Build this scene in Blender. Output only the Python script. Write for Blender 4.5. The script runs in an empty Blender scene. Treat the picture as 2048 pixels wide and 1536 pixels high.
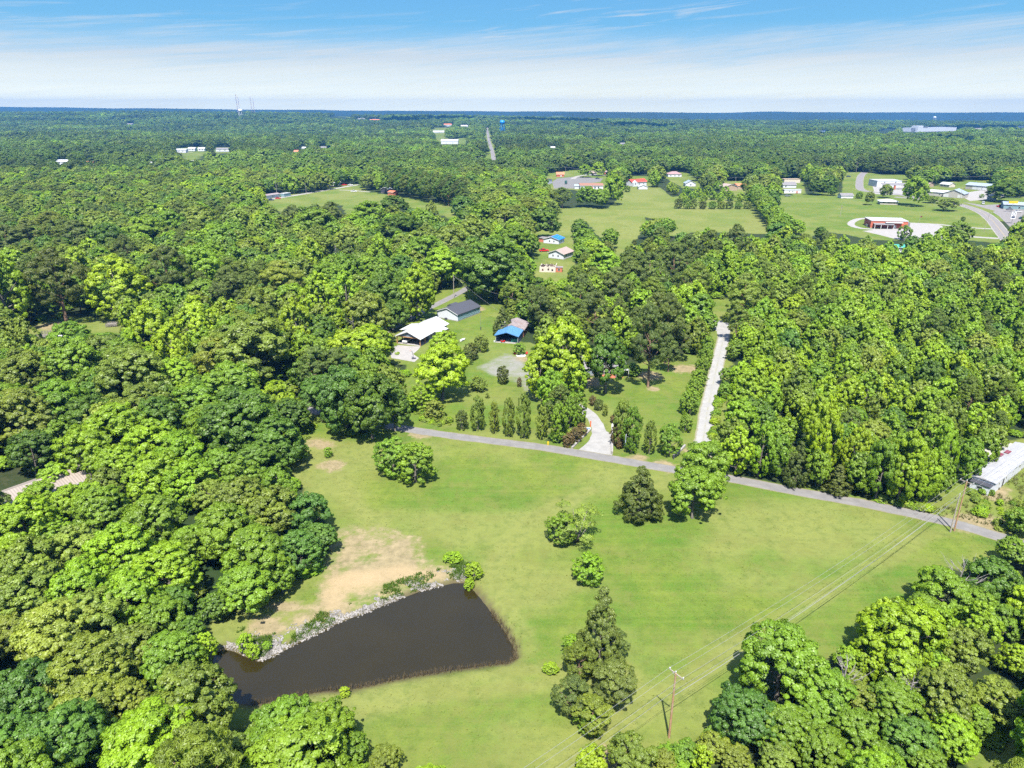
import bpy, math, random
import numpy as np
from mathutils import Vector
R = math.radians
rng = np.random.default_rng(7)
random.seed(7)
scene = bpy.context.scene
COL = scene.collection

# ------------------------------------------------------------------ camera, sky, sun, exposure
CAM_H, PITCH, FPX = 80.0, 21.07, 1422.0
cam = bpy.data.cameras.new('camera')
cam.sensor_width = 36.0
cam.lens = 36.0 * FPX / 2048.0
cam.clip_start, cam.clip_end = 1.0, 60000.0
camo = bpy.data.objects.new('camera', cam)
camo.location = (0, 0, CAM_H)
camo.rotation_euler = (R(90 - PITCH), 0, 0)
COL.objects.link(camo)
scene.camera = camo

SUN_EL, SUN_AZ = 60.0, 3.0            # sun stands behind the camera (south), shadows fall to +Y
EXPOSURE = 1.75
world = bpy.data.worlds.new('World')
scene.world = world
world.use_nodes = True
wt = world.node_tree
for n in list(wt.nodes):
    wt.nodes.remove(n)


class G:
    """tiny node-graph helper"""
    def __init__(s, tree):
        s.t = tree

    def n(s, typ, _op=None, **inp):
        nd = s.t.nodes.new(typ)
        if _op:
            nd.operation = _op
        for k, v in inp.items():
            key = int(k[1:]) if k[0] == 'i' and k[1:].isdigit() else k.replace('_', ' ')
            s.set(nd, key, v)
        return nd

    def set(s, nd, key, v):
        so = nd.inputs[key]
        if isinstance(v, bpy.types.NodeSocket):
            s.t.links.new(v, so)
        else:
            so.default_value = v

    def math(s, op, a, b=None, clamp=False):
        nd = s.t.nodes.new('ShaderNodeMath')
        nd.operation = op
        nd.use_clamp = clamp
        s.set(nd, 0, a)
        if b is not None:
            s.set(nd, 1, b)
        return nd.outputs[0]

    def vmath(s, op, a, b=None):
        nd = s.t.nodes.new('ShaderNodeVectorMath')
        nd.operation = op
        s.set(nd, 0, a)
        if b is not None:
            s.set(nd, 1, b)
        return nd.outputs[0]

    def mix(s, f, a, b, blend='MIX'):
        nd = s.t.nodes.new('ShaderNodeMix')
        nd.data_type = 'RGBA'
        nd.blend_type = blend
        s.set(nd, 0, f)
        for k, v in ((6, a), (7, b)):
            if not isinstance(v, bpy.types.NodeSocket) and len(v) == 3:
                v = (*v, 1)
            s.set(nd, k, v)
        return nd.outputs[2]

    def ramp(s, f, stops, interp='LINEAR'):
        nd = s.t.nodes.new('ShaderNodeValToRGB')
        nd.color_ramp.interpolation = interp
        el = nd.color_ramp.elements
        while len(el) < len(stops):
            el.new(0.5)
        for e, (p, c) in zip(el, stops):
            e.position = p
            if not hasattr(c, '__len__'):
                c = (c, c, c)
            e.color = (*c[:3], 1)
        s.set(nd, 0, f)
        return nd.outputs[0]

    def noise(s, vec, scale, detail=3.0, rough=0.55, dist=0.0):
        nd = s.t.nodes.new('ShaderNodeTexNoise')
        s.set(nd, 'Vector', vec)
        nd.inputs['Scale'].default_value = scale
        nd.inputs['Detail'].default_value = detail
        nd.inputs['Roughness'].default_value = rough
        nd.inputs['Distortion'].default_value = dist
        return nd.outputs[0]

    def mapping(s, vec, scale=(1, 1, 1), rot=(0, 0, 0), loc=(0, 0, 0)):
        nd = s.t.nodes.new('ShaderNodeMapping')
        s.set(nd, 0, vec)
        nd.inputs['Scale'].default_value = scale
        nd.inputs['Rotation'].default_value = rot
        nd.inputs['Location'].default_value = loc
        return nd.outputs[0]


g = G(wt)
sky = wt.nodes.new('ShaderNodeTexSky')
sky.sky_type = 'NISHITA'
sky.sun_disc = False
sky.sun_elevation = R(SUN_EL)
sky.sun_rotation = R(180 + SUN_AZ)
sky.altitude = 200
sky.air_density, sky.dust_density, sky.ozone_density = 1.0, 0.6, 2.0
tc = wt.nodes.new('ShaderNodeTexCoord')
sep = wt.nodes.new('ShaderNodeSeparateXYZ')
wt.links.new(tc.outputs['Generated'], sep.inputs[0])
zz = sep.outputs[2]
SK = 4.9   # the background strength is 0.15
low = g.ramp(g.math('MULTIPLY', zz, 2.0), [
    (0.0, tuple(SK * c for c in (.52, .54, .44))),
    (0.10, tuple(SK * c for c in (.22, .32, .38))),
    (0.20, tuple(SK * c for c in (.085, .225, .36))),
    (0.30, tuple(SK * c for c in (.066, .19, .35))),
    (1.0, tuple(SK * c for c in (.030, .10, .25)))])
base = g.mix(g.ramp(zz, [(0.30, 0), (0.6, 1)]), low, sky.outputs[0])
# high thin cloud: a veil above the horizon and wisps above it
tilt = g.mapping(tc.outputs['Generated'], rot=(0, R(5.0), 0))
cv = g.mapping(tilt, scale=(1.0, 1.0, 9.0))
veil_n = g.noise(g.mapping(cv, scale=(1.4, 1.4, 1.9)), 2.3, 6, .6, .4)
fib = g.noise(g.mapping(cv, scale=(1.1, 1.1, 4.2)), 5.5, 8, .70, .9)
edge = g.math('ADD', g.math('ADD', .092, g.math('MULTIPLY', g.math('SUBTRACT', veil_n, .5), .11)), g.math('MULTIPLY', g.math('SUBTRACT', fib, .5), .055))
vm = g.math('MULTIPLY', g.math('SUBTRACT', edge, zz), 26.0, clamp=True)
veil = g.math('MULTIPLY', vm, g.ramp(fib, [(.25, .70), (.60, 1.0)]))
wn = g.noise(g.mapping(cv, scale=(1.7, 1.7, 3.4), loc=(3, 1, 7)), 4.2, 7, .62, .6)
wn2 = g.noise(g.mapping(cv, scale=(.8, .8, .8), loc=(1, 5, 2)), 3.0, 3, .5)
wisp = g.math('MULTIPLY', g.ramp(wn, [(.54, 0), (.72, .75)]), g.ramp(wn2, [(.42, 0), (.58, 1)]))
cm = g.math('MAXIMUM', veil, wisp, clamp=True)
cloudc = g.ramp(g.math('MULTIPLY', zz, 8.0), [(0.0, tuple(SK * c for c in (.74, .72, .50))), (.10, tuple(SK * c for c in (.68, .66, .48))), (.24, tuple(SK * c for c in (.47, .48, .41))), (.5, tuple(SK * c for c in (.31, .335, .34))), (1, tuple(SK * c for c in (.29, .32, .35)))])
skyc = g.mix(g.math('MULTIPLY', cm, .92), base, cloudc)
bg = wt.nodes.new('ShaderNodeBackground')
bg.inputs[1].default_value = 0.15
wt.links.new(skyc, bg.inputs[0])
wo = wt.nodes.new('ShaderNodeOutputWorld')
wt.links.new(bg.outputs[0], wo.inputs[0])
world.cycles.sampling_method = 'MANUAL'
world.cycles.sample_map_resolution = 512

sun = bpy.data.lights.new('sun', 'SUN')
sun.energy = 4.6
sun.angle = R(0.53)
sun.color = (1.0, 0.955, 0.865)
suno = bpy.data.objects.new('sun', sun)
suno.rotation_euler = (R(90 - SUN_EL), 0, R(-SUN_AZ))
COL.objects.link(suno)
# a sun lamp shines along -Z of its own axes: tilt about X sends the light towards +Y
scene.view_settings.view_transform = 'Standard'
scene.view_settings.look = 'None'
scene.view_settings.exposure = EXPOSURE
scene.view_settings.gamma = 1.0
scene.view_settings.use_curve_mapping = False
cy = scene.cycles
cy.max_bounces = 8
cy.diffuse_bounces = 4
cy.glossy_bounces = 2
cy.transmission_bounces = 3
cy.transparent_max_bounces = 4
cy.volume_bounces = 0
cy.use_adaptive_sampling = True
cy.adaptive_threshold = 0.02
cy.caustics_reflective = False
cy.caustics_refractive = False
cy.sample_clamp_indirect = 4.0
cy.use_denoising = False

# ------------------------------------------------------------------ picture <-> place
cp, sp = math.cos(R(PITCH)), math.sin(R(PITCH))


def ray(px, py):
    u, v = (px - 1024) / FPX, (768 - py) / FPX
    return u, cp + v * sp, -sp + v * cp


def P(px, py, z=0.0):
    """point of the place at height z seen at that pixel of the photograph"""
    dx, dy, dz = ray(px, py)
    t = (z - CAM_H) / dz
    return (dx * t, dy * t, z)


def PD(px, py, D):
    """point at ground distance D seen at that pixel"""
    dx, dy, dz = ray(px, py)
    t = D / dy
    return (dx * t, D, CAM_H + dz * t)


def proj(X, Y, Z):
    Z = Z - CAM_H
    d = Y * cp - Z * sp
    return 1024 + FPX * X / d, 768 - FPX * (Y * sp + Z * cp) / d, d


def vnoise(x, y, seed=0):
    """smooth value noise 0..1 (numpy)"""
    x = np.asarray(x, float); y = np.asarray(y, float)
    xi, yi = np.floor(x).astype(np.int64), np.floor(y).astype(np.int64)
    fx, fy = x - xi, y - yi
    fx, fy = fx * fx * (3 - 2 * fx), fy * fy * (3 - 2 * fy)

    def h(a, b):
        n = (a * 374761393 + b * 668265263 + seed * 974634777) & 0x7fffffff
        n = ((n ^ (n >> 13)) * 1274126177) & 0x7fffffff
        return ((n ^ (n >> 16)) & 0xffff) / 65535.0
    return (h(xi, yi) * (1 - fx) + h(xi + 1, yi) * fx) * (1 - fy) + (h(xi, yi + 1) * (1 - fx) + h(xi + 1, yi + 1) * fx) * fy


def fbm(x, y, seed=0, o=4):
    s, a, t = 0, .5, 0
    for i in range(o):
        s = s + a * vnoise(x * 2 ** i, y * 2 ** i, seed + i); t += a; a *= .5
    return s / t


def sstep(a, b, x):
    t = np.clip((np.asarray(x, float) - a) / (b - a), 0, 1)
    return t * t * (3 - 2 * t)


def inpoly(x, y, poly):
    x = np.asarray(x, float); y = np.asarray(y, float)
    r = np.zeros(x.shape, bool)
    n = len(poly)
    for i in range(n):
        x0, y0 = poly[i][:2]; x1, y1 = poly[(i + 1) % n][:2]
        if y0 == y1:
            continue
        c = ((y0 > y) != (y1 > y)) & (x < (x1 - x0) * (y - y0) / (y1 - y0) + x0)
        r ^= c
    return r


def sdist(x, y, poly, closed=True):
    """signed distance to a polygon, negative inside"""
    x = np.asarray(x, float); y = np.asarray(y, float)
    d = np.full(x.shape, 1e18)
    n = len(poly)
    for i in range(n if closed else n - 1):
        ax, ay = poly[i][:2]; bx, by = poly[(i + 1) % n][:2]
        ex, ey = bx - ax, by - ay
        L = ex * ex + ey * ey + 1e-12
        t = np.clip(((x - ax) * ex + (y - ay) * ey) / L, 0, 1)
        d = np.minimum(d, (x - ax - t * ex) ** 2 + (y - ay - t * ey) ** 2)
    d = np.sqrt(d)
    if closed:
        d = np.where(inpoly(x, y, poly), -d, d)
    return d


def W(pts, z=0.0):
    return [P(a, b, z)[:2] for a, b in pts]


# ------------------------------------------------------------------ meshes and objects
def new_mesh(name, V, F, mats=(), mi=None, smooth=False, attrs=None):
    V = np.asarray(V, np.float32)
    me = bpy.data.meshes.new(name)
    if isinstance(F, np.ndarray):
        k = F.shape[1]
        me.vertices.add(len(V)); me.vertices.foreach_set('co', V.ravel())
        me.loops.add(F.size); me.loops.foreach_set('vertex_index', F.astype(np.int32).ravel())
        me.polygons.add(len(F)); me.polygons.foreach_set('loop_start', np.arange(0, F.size, k, dtype=np.int32))
        me.update(calc_edges=True)
    else:
        me.from_pydata([tuple(map(float, v)) for v in V], [], F)
        me.update()
    for m in mats:
        me.materials.append(m)
    if mi is not None:
        me.polygons.foreach_set('material_index', np.asarray(mi, np.int32))
    if smooth:
        me.polygons.foreach_set('use_smooth', np.ones(len(me.polygons), bool))
    for an, (dom, typ, dat) in (attrs or {}).items():
        a = me.attributes.new(an, typ, dom)
        a.data.foreach_set('color' if 'COLOR' in typ else ('vector' if typ == 'FLOAT_VECTOR' else 'value'), np.asarray(dat, np.float32 if typ != 'INT' else np.int32).ravel())
    return me


def link(name, data, parent=None, loc=None, rotz=None):
    o = bpy.data.objects.new(name, data)
    COL.objects.link(o)
    if parent:
        o.parent = parent
    if loc is not None:
        o.location = loc
    if rotz is not None:
        o.rotation_euler = (0, 0, rotz)
    return o


def tag(o, label=None, cat=None, group=None, kind=None):
    if label: o['label'] = label
    if cat: o['category'] = cat
    if group: o['group'] = group
    if kind: o['kind'] = kind
    return o


def thing(name, label, cat, loc=(0, 0, 0), rotz=0.0, group=None):
    return tag(link(name, None, None, loc, rotz), label, cat, group)


class MB:
    """collects simple solids and links them as ONE mesh object"""
    def __init__(s):
        s.V, s.F, s.M = [], [], []

    def add(s, V, F, m=0):
        b = len(s.V)
        s.V += [tuple(v) for v in V]
        s.F += [tuple(i + b for i in f) for f in F]
        s.M += [m] * len(F)
        return s

    def box(s, x0, x1, y0, y1, z0, z1, m=0):
        V = [(x, y, z) for z in (z0, z1) for y in (y0, y1) for x in (x0, x1)]
        return s.add(V, [(0, 2, 3, 1), (4, 5, 7, 6), (0, 1, 5, 4), (2, 6, 7, 3), (0, 4, 6, 2), (1, 3, 7, 5)], m)

    def tube(s, pts, radii, k=6, m=0, caps=True):
        pts = [Vector(p) for p in pts]
        rings = []
        for i, p in enumerate(pts):
            d = (pts[min(i + 1, len(pts) - 1)] - pts[max(i - 1, 0)]).normalized()
            a = d.orthogonal().normalized() if abs(d.z) < .9 else Vector((1, 0, 0))
            a = (a - d * a.dot(d)).normalized()
            b = d.cross(a)
            r = radii[i] if hasattr(radii, '__len__') else radii
            rings.append([p + (a * math.cos(2 * math.pi * j / k) + b * math.sin(2 * math.pi * j / k)) * r for j in range(k)])
        V = [tuple(v) for rg in rings for v in rg]
        F = []
        for i in range(len(rings) - 1):
            for j in range(k):
                F.append((i * k + j, i * k + (j + 1) % k, (i + 1) * k + (j + 1) % k, (i + 1) * k + j))
        if caps:
            F.append(tuple(range(k))[::-1]); F.append(tuple((len(rings) - 1) * k + j for j in range(k)))
        return s.add(V, F, m)

    def prism(s, poly, z0, z1, m=0):
        """vertical prism over a polygon (ccw)"""
        n = len(poly)
        V = [(x, y, z0) for x, y in poly] + [(x, y, z1) for x, y in poly]
        F = [tuple(range(n))[::-1], tuple(range(n, 2 * n))] + [(i, (i + 1) % n, n + (i + 1) % n, n + i) for i in range(n)]
        return s.add(V, F, m)

    def yprism(s, prof, y0, y1, m=0):
        """profile in xz pulled along y"""
        n = len(prof)
        V = [(x, y0, z) for x, z in prof] + [(x, y1, z) for x, z in prof]
        F = [tuple(range(n)), tuple(range(n, 2 * n))[::-1]] + [(i, n + i, n + (i + 1) % n, (i + 1) % n) for i in range(n)]
        return s.add(V, F, m)

    def ball(s, c, r, k=10, rings=6, m=0, sz=1.0, zmin=-1.0):
        V, F = [], []
        for i in range(rings + 1):
            t = -math.pi / 2 + math.pi * i / rings
            zc = max(math.sin(t), zmin)
            for j in range(k):
                a = 2 * math.pi * j / k
                V.append((c[0] + r * math.cos(t) * math.cos(a), c[1] + r * math.cos(t) * math.sin(a), c[2] + r * zc * sz))
        for i in range(rings):
            for j in range(k):
                F.append((i * k + j, i * k + (j + 1) % k, (i + 1) * k + (j + 1) % k, (i + 1) * k + j))
        return s.add(V, F, m)

    def mesh(s, name, mats, smooth=False):
        me = new_mesh(name, s.V, s.F, mats if isinstance(mats, (list, tuple)) else [mats], s.M, smooth)
        return me

    def build(s, name, mats, parent=None, smooth=False):
        return link(name, s.mesh(name, mats, smooth), parent)


# ------------------------------------------------------------------ materials
MATS = {}


def mat(name, col, rough=.8, metal=0.0, noise=0.0, nscale=1.0, bump=0.0, bscale=5.0, spec=.3, wave=None, stain=None):
    m = bpy.data.materials.new(name)
    m.use_nodes = True
    t = m.node_tree
    b = t.nodes['Principled BSDF']
    col = tuple(x * .76 for x in col)
    gg = G(t)
    b.inputs['Roughness'].default_value = rough
    b.inputs['Metallic'].default_value = metal
    b.inputs['Specular IOR Level'].default_value = spec
    co = t.nodes.new('ShaderNodeTexCoord').outputs['Object']
    c = (*col, 1)
    if noise:
        nn = gg.noise(co, nscale, 5, .6)
        c = gg.mix(gg.ramp(nn, [(.3, 0), (.7, 1)]), tuple(x * (1 - noise) for x in col), tuple(min(1, x * (1 + noise)) for x in col))
    if stain:
        scol, ssc, th = stain
        sn = gg.noise(gg.mapping(co, scale=(1, 1, .5)), ssc, 5, .65)
        c = gg.mix(gg.ramp(sn, [(th, 0), (th + .12, .75)]), c, scol)
    if isinstance(c, bpy.types.NodeSocket):
        t.links.new(c, b.inputs['Base Color'])
    else:
        b.inputs['Base Color'].default_value = c
    h = None
    if bump:
        h = gg.noise(co, bscale, 4, .6)
    if wave:
        wv = t.nodes.new('ShaderNodeTexWave')
        wv.bands_direction = wave[0]
        wv.inputs['Scale'].default_value = wave[1]
        t.links.new(co, wv.inputs['Vector'])
        h = wv.outputs['Fac']
        bump = wave[2]
    if h is not None:
        bp = t.nodes.new('ShaderNodeBump')
        bp.inputs['Strength'].default_value = bump
        bp.inputs['Distance'].default_value = .1
        t.links.new(h, bp.inputs['Height'])
        t.links.new(bp.outputs[0], b.inputs['Normal'])
    MATS[name] = m
    return m


def leaf_material(name, source, rough=.5, transl=.46):
    """source: 'OBJECT' takes the object's colour, 'INSTANCER' the tint of each far tree, or a colour"""
    m = bpy.data.materials.new(name)
    m.use_nodes = True
    t = m.node_tree
    for n in list(t.nodes):
        t.nodes.remove(n)
    gg = G(t)
    if source == 'OBJECT':
        c = t.nodes.new('ShaderNodeObjectInfo').outputs['Color']
    elif source == 'INSTANCER':
        a = t.nodes.new('ShaderNodeAttribute'); a.attribute_type = 'INSTANCER'; a.attribute_name = 'tint'
        c = a.outputs['Color']
    else:
        r = t.nodes.new('ShaderNodeRGB'); r.outputs[0].default_value = (*source, 1); c = r.outputs[0]
    at = t.nodes.new('ShaderNodeAttribute'); at.attribute_type = 'GEOMETRY'; at.attribute_name = 'v'
    v = at.outputs['Fac']
    # young growth is lighter and yellower, old leaves darker and bluer
    c1 = gg.mix(1.0, c, (.68, .70, .78), 'MULTIPLY')
    c2 = gg.mix(1.0, c, (1.30, 1.24, .95), 'MULTIPLY')
    cc = gg.mix(v, c1, c2)
    d = t.nodes.new('ShaderNodeBsdfDiffuse'); t.links.new(cc, d.inputs[0])
    tr = t.nodes.new('ShaderNodeBsdfTranslucent')
    t.links.new(gg.mix(1.0, cc, (1.25, 1.2, .5), 'MULTIPLY'), tr.inputs[0])
    mx = t.nodes.new('ShaderNodeMixShader'); mx.inputs[0].default_value = transl
    t.links.new(d.outputs[0], mx.inputs[1]); t.links.new(tr.outputs[0], mx.inputs[2])
    gl = t.nodes.new('ShaderNodeBsdfGlossy'); gl.inputs['Roughness'].default_value = rough
    gl.inputs[0].default_value = (1, 1, 1, 1)
    mx2 = t.nodes.new('ShaderNodeMixShader'); mx2.inputs[0].default_value = .02
    t.links.new(mx.outputs[0], mx2.inputs[1]); t.links.new(gl.outputs[0], mx2.inputs[2])
    o = t.nodes.new('ShaderNodeOutputMaterial'); t.links.new(mx2.outputs[0], o.inputs[0])
    return m
# ------------------------------------------------------------------ what lies where (traced on the photograph, used as points of the ground)
POND_PX = [(426, 1324), (434, 1303), (451, 1296), (479, 1303), (502, 1313), (526, 1322), (554, 1310), (591, 1289), (639, 1267), (680, 1245), (728, 1228),
           (793, 1201), (844, 1182), (906, 1167), (933, 1167), (960, 1197), (981, 1224), (1008, 1262), (1025, 1293), (1029, 1317), (1015, 1325), (947, 1334),
           (878, 1344), (793, 1358), (708, 1377), (639, 1382), (502, 1411), (461, 1402), (434, 1358)]
WATER_Z = -0.55
POND = W(POND_PX, WATER_Z)
OPEN = {   # what the photograph shows of open ground and buildings (image space outlines)
    'meadow': [(600, 840), (640, 835), (690, 875), (730, 885), (760, 862), (800, 850), (1000, 876), (1200, 905), (1340, 935), (1450, 955), (1600, 985), (1800, 1020),
               (1900, 1040), (2030, 1085), (2010, 1100), (1950, 1108), (1900, 1125), (1830, 1140), (1800, 1190), (1745, 1195), (1718, 1205), (1712, 1240),
               (1700, 1280), (1660, 1295), (1620, 1262), (1545, 1258), (1500, 1290), (1475, 1340), (1440, 1390), (1405, 1450), (1395, 1480), (1330, 1490), (1230, 1495),
               (1170, 1500), (1150, 1536), (815, 1536), (790, 1500), (745, 1490), (720, 1440), (680, 1385), (500, 1405), (450, 1400), (425, 1330), (440, 1290),
               (460, 1225), (560, 1185), (640, 1155), (688, 1110), (672, 1060), (640, 990), (600, 960), (585, 930), (600, 880)],
    'house_yard': [(780, 662), (830, 610), (870, 590), (930, 562), (960, 585), (1000, 600), (1000, 640), (992, 680), (1050, 690), (1055, 740), (1050, 780), (1080, 800),
                   (1090, 875), (900, 858), (835, 840), (830, 800), (822, 760), (830, 725), (795, 725), (785, 700)],
    'east_yard': [(1165, 800), (1172, 765), (1260, 745), (1300, 724), (1390, 712), (1425, 740), (1410, 830), (1390, 905), (1350, 940), (1150, 912), (1170, 860)],
    'gravel_lane': [(1425, 600), (1455, 600), (1472, 650), (1462, 700), (1442, 780), (1425, 880), (1405, 945), (1375, 930), (1380, 880), (1405, 740), (1420, 680), (1415, 645)],
    'weedy_lot': [(1870, 1015), (1925, 965), (1960, 975), (1990, 920), (2048, 885), (2120, 870), (2120, 1100), (2030, 1085), (1850, 1035)],
    'mid_houses': [(1072, 462), (1145, 462), (1150, 500), (1146, 530), (1120, 562), (1072, 560), (1070, 490)],
    'west_field': [(510, 405), (560, 388), (620, 388), (700, 368), (725, 370), (728, 384), (760, 388), (800, 392), (850, 400), (908, 410), (908, 440), (880, 425),
                   (830, 418), (760, 412), (705, 432), (680, 405), (640, 412), (600, 416), (575, 428), (540, 410)],
    'mid_field': [(1120, 418), (1225, 414), (1240, 400), (1235, 380), (1262, 376), (1320, 376), (1335, 395), (1345, 418), (1380, 412), (1525, 415), (1530, 466), (1395, 462),
                  (1345, 470), (1340, 440), (1285, 432), (1280, 462), (1262, 478), (1240, 515), (1205, 470), (1180, 445), (1150, 445), (1140, 470), (1125, 470)],
    'town_field': [(1558, 392), (1640, 386), (1700, 384), (1745, 388), (1800, 388), (1850, 380), (1950, 400), (2060, 395), (2060, 440), (1980, 440), (2010, 485), (1960, 482),
                   (1930, 480), (1900, 460), (1860, 465), (1800, 478), (1740, 478), (1660, 462), (1625, 470), (1600, 478), (1575, 440)],
    'town_road': [(1690, 345), (1735, 345), (1760, 350), (1815, 350), (1820, 372), (1860, 375), (1930, 360), (1985, 362), (1990, 385), (1740, 390), (1690, 385)],
    'shops': [(1092, 348), (1110, 344), (1130, 344), (1150, 340), (1215, 336), (1212, 382), (1150, 380), (1100, 378)],
    'red_house': [(1258, 352), (1298, 352), (1300, 382), (1258, 380)],
    'east_houses': [(1335, 344), (1368, 344), (1395, 360), (1392, 378), (1370, 375), (1335, 356)],
    'tan_shops': [(1448, 362), (1508, 362), (1508, 386), (1448, 386)],
    'grey_shop': [(1563, 358), (1604, 358), (1604, 388), (1563, 388)],
    'west_yard': [(50, 662), (100, 640), (200, 634), (240, 640), (250, 664), (220, 668), (90, 672), (60, 674)],
    'long_road': [(970, 262), (980, 262), (995, 322), (980, 322)],
    'west_roof': [(0, 965), (40, 958), (48, 975), (30, 990), (0, 1006)],
    'west_town': [(352, 296), (412, 293), (412, 306), (388, 322), (366, 322), (364, 305)],
    'west_town2': [(430, 294), (460, 294), (460, 306), (430, 306)],
    'town_gap': [(866, 262), (888, 262), (890, 280), (930, 276), (932, 288), (880, 292)],
    'corner': [(2048, 1478), (2048, 1536), (1975, 1536), (1990, 1505)],
}
SM = [(352, 305, 372, 12, 'white', 'white store at the west end of the far west street'), (376, 302, 390, 12, 'white', 'middle white house on the far west street'), (396, 302, 409, 12, 'white', 'easternmost white house on the far west street'), (432, 303, 458, 14, 'grey', 'grey-roofed house east of the far west street'), (297, 334, 310, 10, 'white', 'white-roofed house hidden in the far west woods'),
      (174, 330, 202, 12, 'red', 'red-roofed house at the far left among the woods'), (112, 329, 136, 12, 'white', 'pale house at the far left edge of the woods'), (882, 288, 916, 22, 'white', 'large white building west of the long straight road'), (866, 268, 888, 20, 'white', 'white building on the rise far west of the blue water tower'),
      (889, 253, 904, 16, 'red', 'red-roofed house on the far rise'), (922, 256, 936, 18, 'white', 'white house left of the blue water tower'), (881, 243, 889, 16, 'white', 'tiny white house near the far ridge'), (740, 243, 760, 26, 'red', 'red-roofed farm house near the far ridge'),
      (716, 241, 730, 26, 'grey', 'grey-roofed farm house near the far ridge'), (1952, 262, 1964, 24, 'grey', 'grey barn on the far east slope'), (2035, 258, 2060, 30, 'white', 'white farm shed at the far right edge'), (604, 301, 611, 12, 'white', 'small white chapel-like house in the far woods'),
      (588, 308, 596, 12, 'red', 'small reddish house in the far woods'), (950, 318, 964, 12, 'grey', 'grey-roofed house beside the foot of the long straight road'), (715, 352, 728, 10, 'white', 'pale house above the western field pines'),
      (640, 300, 654, 14, 'grey', 'grey roof among the far woods west of the long road'), (780, 300, 792, 14, 'white', 'white roof among the woods above the dark pine stand'), (1100, 300, 1110, 14, 'white', 'small white roof in the woods east of the blue water tower'),
      (1640, 268, 1654, 24, 'white', 'white roof on the far east slope left of the pale fields'), (1240, 292, 1250, 16, 'grey', 'grey roof in the far central woods'), (60, 268, 78, 20, 'white', 'white roof high in the far west woods'), (250, 252, 264, 24, 'grey', 'grey roof below the western skyline')]
for _i, (_a, _y, _b, *_r) in enumerate(SM):
    if 'sm%d' % _i not in OPEN:
        _h = 9 if _y > 290 else 5
        OPEN['sm%d' % _i] = [(_a - 2, _y - _h), (_b + 2, _y - _h), (_b + 1, _y - 3), (_a - 1, _y - 3)]
OPEN['shed'] = [(1012, 642), (1048, 634), (1060, 660), (1052, 690), (1018, 690)]
OPEN['factory'] = [(1824, 255), (1914, 255), (1914, 263), (1830, 265)]
OPEN['pale_field'] = [(1752, 263), (1775, 258), (1792, 258), (1788, 262), (1762, 268)]
OPEN['pale_field2'] = [(1802, 262), (1826, 259), (1826, 266), (1806, 266)]
OPEN['pale_field3'] = [(655, 233), (700, 231), (700, 235), (660, 236)]
OPEN['nursery'] = [(1340, 394), (1500, 388), (1505, 421), (1345, 421)]
GROUND_OPEN = ['nursery', 'meadow', 'house_yard', 'east_yard', 'gravel_lane', 'weedy_lot', 'mid_houses', 'west_field', 'mid_field', 'town_field', 'town_road', 'shops', 'red_house',
               'east_houses', 'tan_shops', 'grey_shop', 'west_yard', 'long_road', 'west_town', 'west_town2', 'town_gap', 'corner']
OPEN_W = {k: W(OPEN[k]) for k in GROUND_OPEN}
FAR_FIELDS = [  # pale fields between the far woods: (px, py, half width m, half depth m, colour)
    (1745, 262, 60, 110, 0), (1785, 265, 40, 60, 0), (1745, 241, 150, 90, 0), (560, 232, 160, 160, 0), (380, 228, 220, 100, 0), (40, 232, 120, 90, 0), (1440, 238, 70, 60, 0),
    (872, 262, 35, 60, 1), (720, 245, 140, 70, 0), (1980, 240, 120, 70, 1), (1120, 236, 90, 70, 0), (1600, 246, 70, 50, 0)]
DIRT = W([(673, 1067), (759, 1066), (841, 1078), (846, 1105), (892, 1129), (940, 1139), (925, 1160), (850, 1178), (800, 1195), (730, 1222), (690, 1238),
          (640, 1258), (600, 1275), (560, 1290), (538, 1279), (526, 1259), (564, 1231), (622, 1211), (653, 1156), (660, 1136)])
SAND = W([(652, 1160), (720, 1140), (790, 1130), (870, 1138), (905, 1150), (850, 1166), (790, 1180), (720, 1200), (680, 1222), (650, 1235), (636, 1200)])
GRAVEL_YARD = W([(948, 738), (975, 728), (1005, 708), (1040, 722), (1066, 738), (1075, 765), (1068, 790), (1100, 806), (1060, 780), (1020, 758), (985, 752)])
MOWN_PATH = W([(700, 1400), (820, 1384), (950, 1368), (1100, 1352), (1240, 1345)])
BARE = [(655, 935, 3.4), (630, 888, 3.0), (1300, 752, 5), (1372, 735, 5), (1392, 905, 3), (880, 690, 3), (520, 1262, 3.0), (560, 1215, 2),
        (1960, 1050, 5), (1990, 985, 4), (1305, 775, 2), (960, 618, 3), (905, 668, 3), (1185, 765, 5), (640, 815, 6), (400, 990, 6), (290, 1140, 4), (300, 1220, 5), (110, 650, 7),
        (1040, 720, 4), (1330, 935, 3), (1270, 918, 3), (860, 868, 3), (1240, 1500, 3)]


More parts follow.
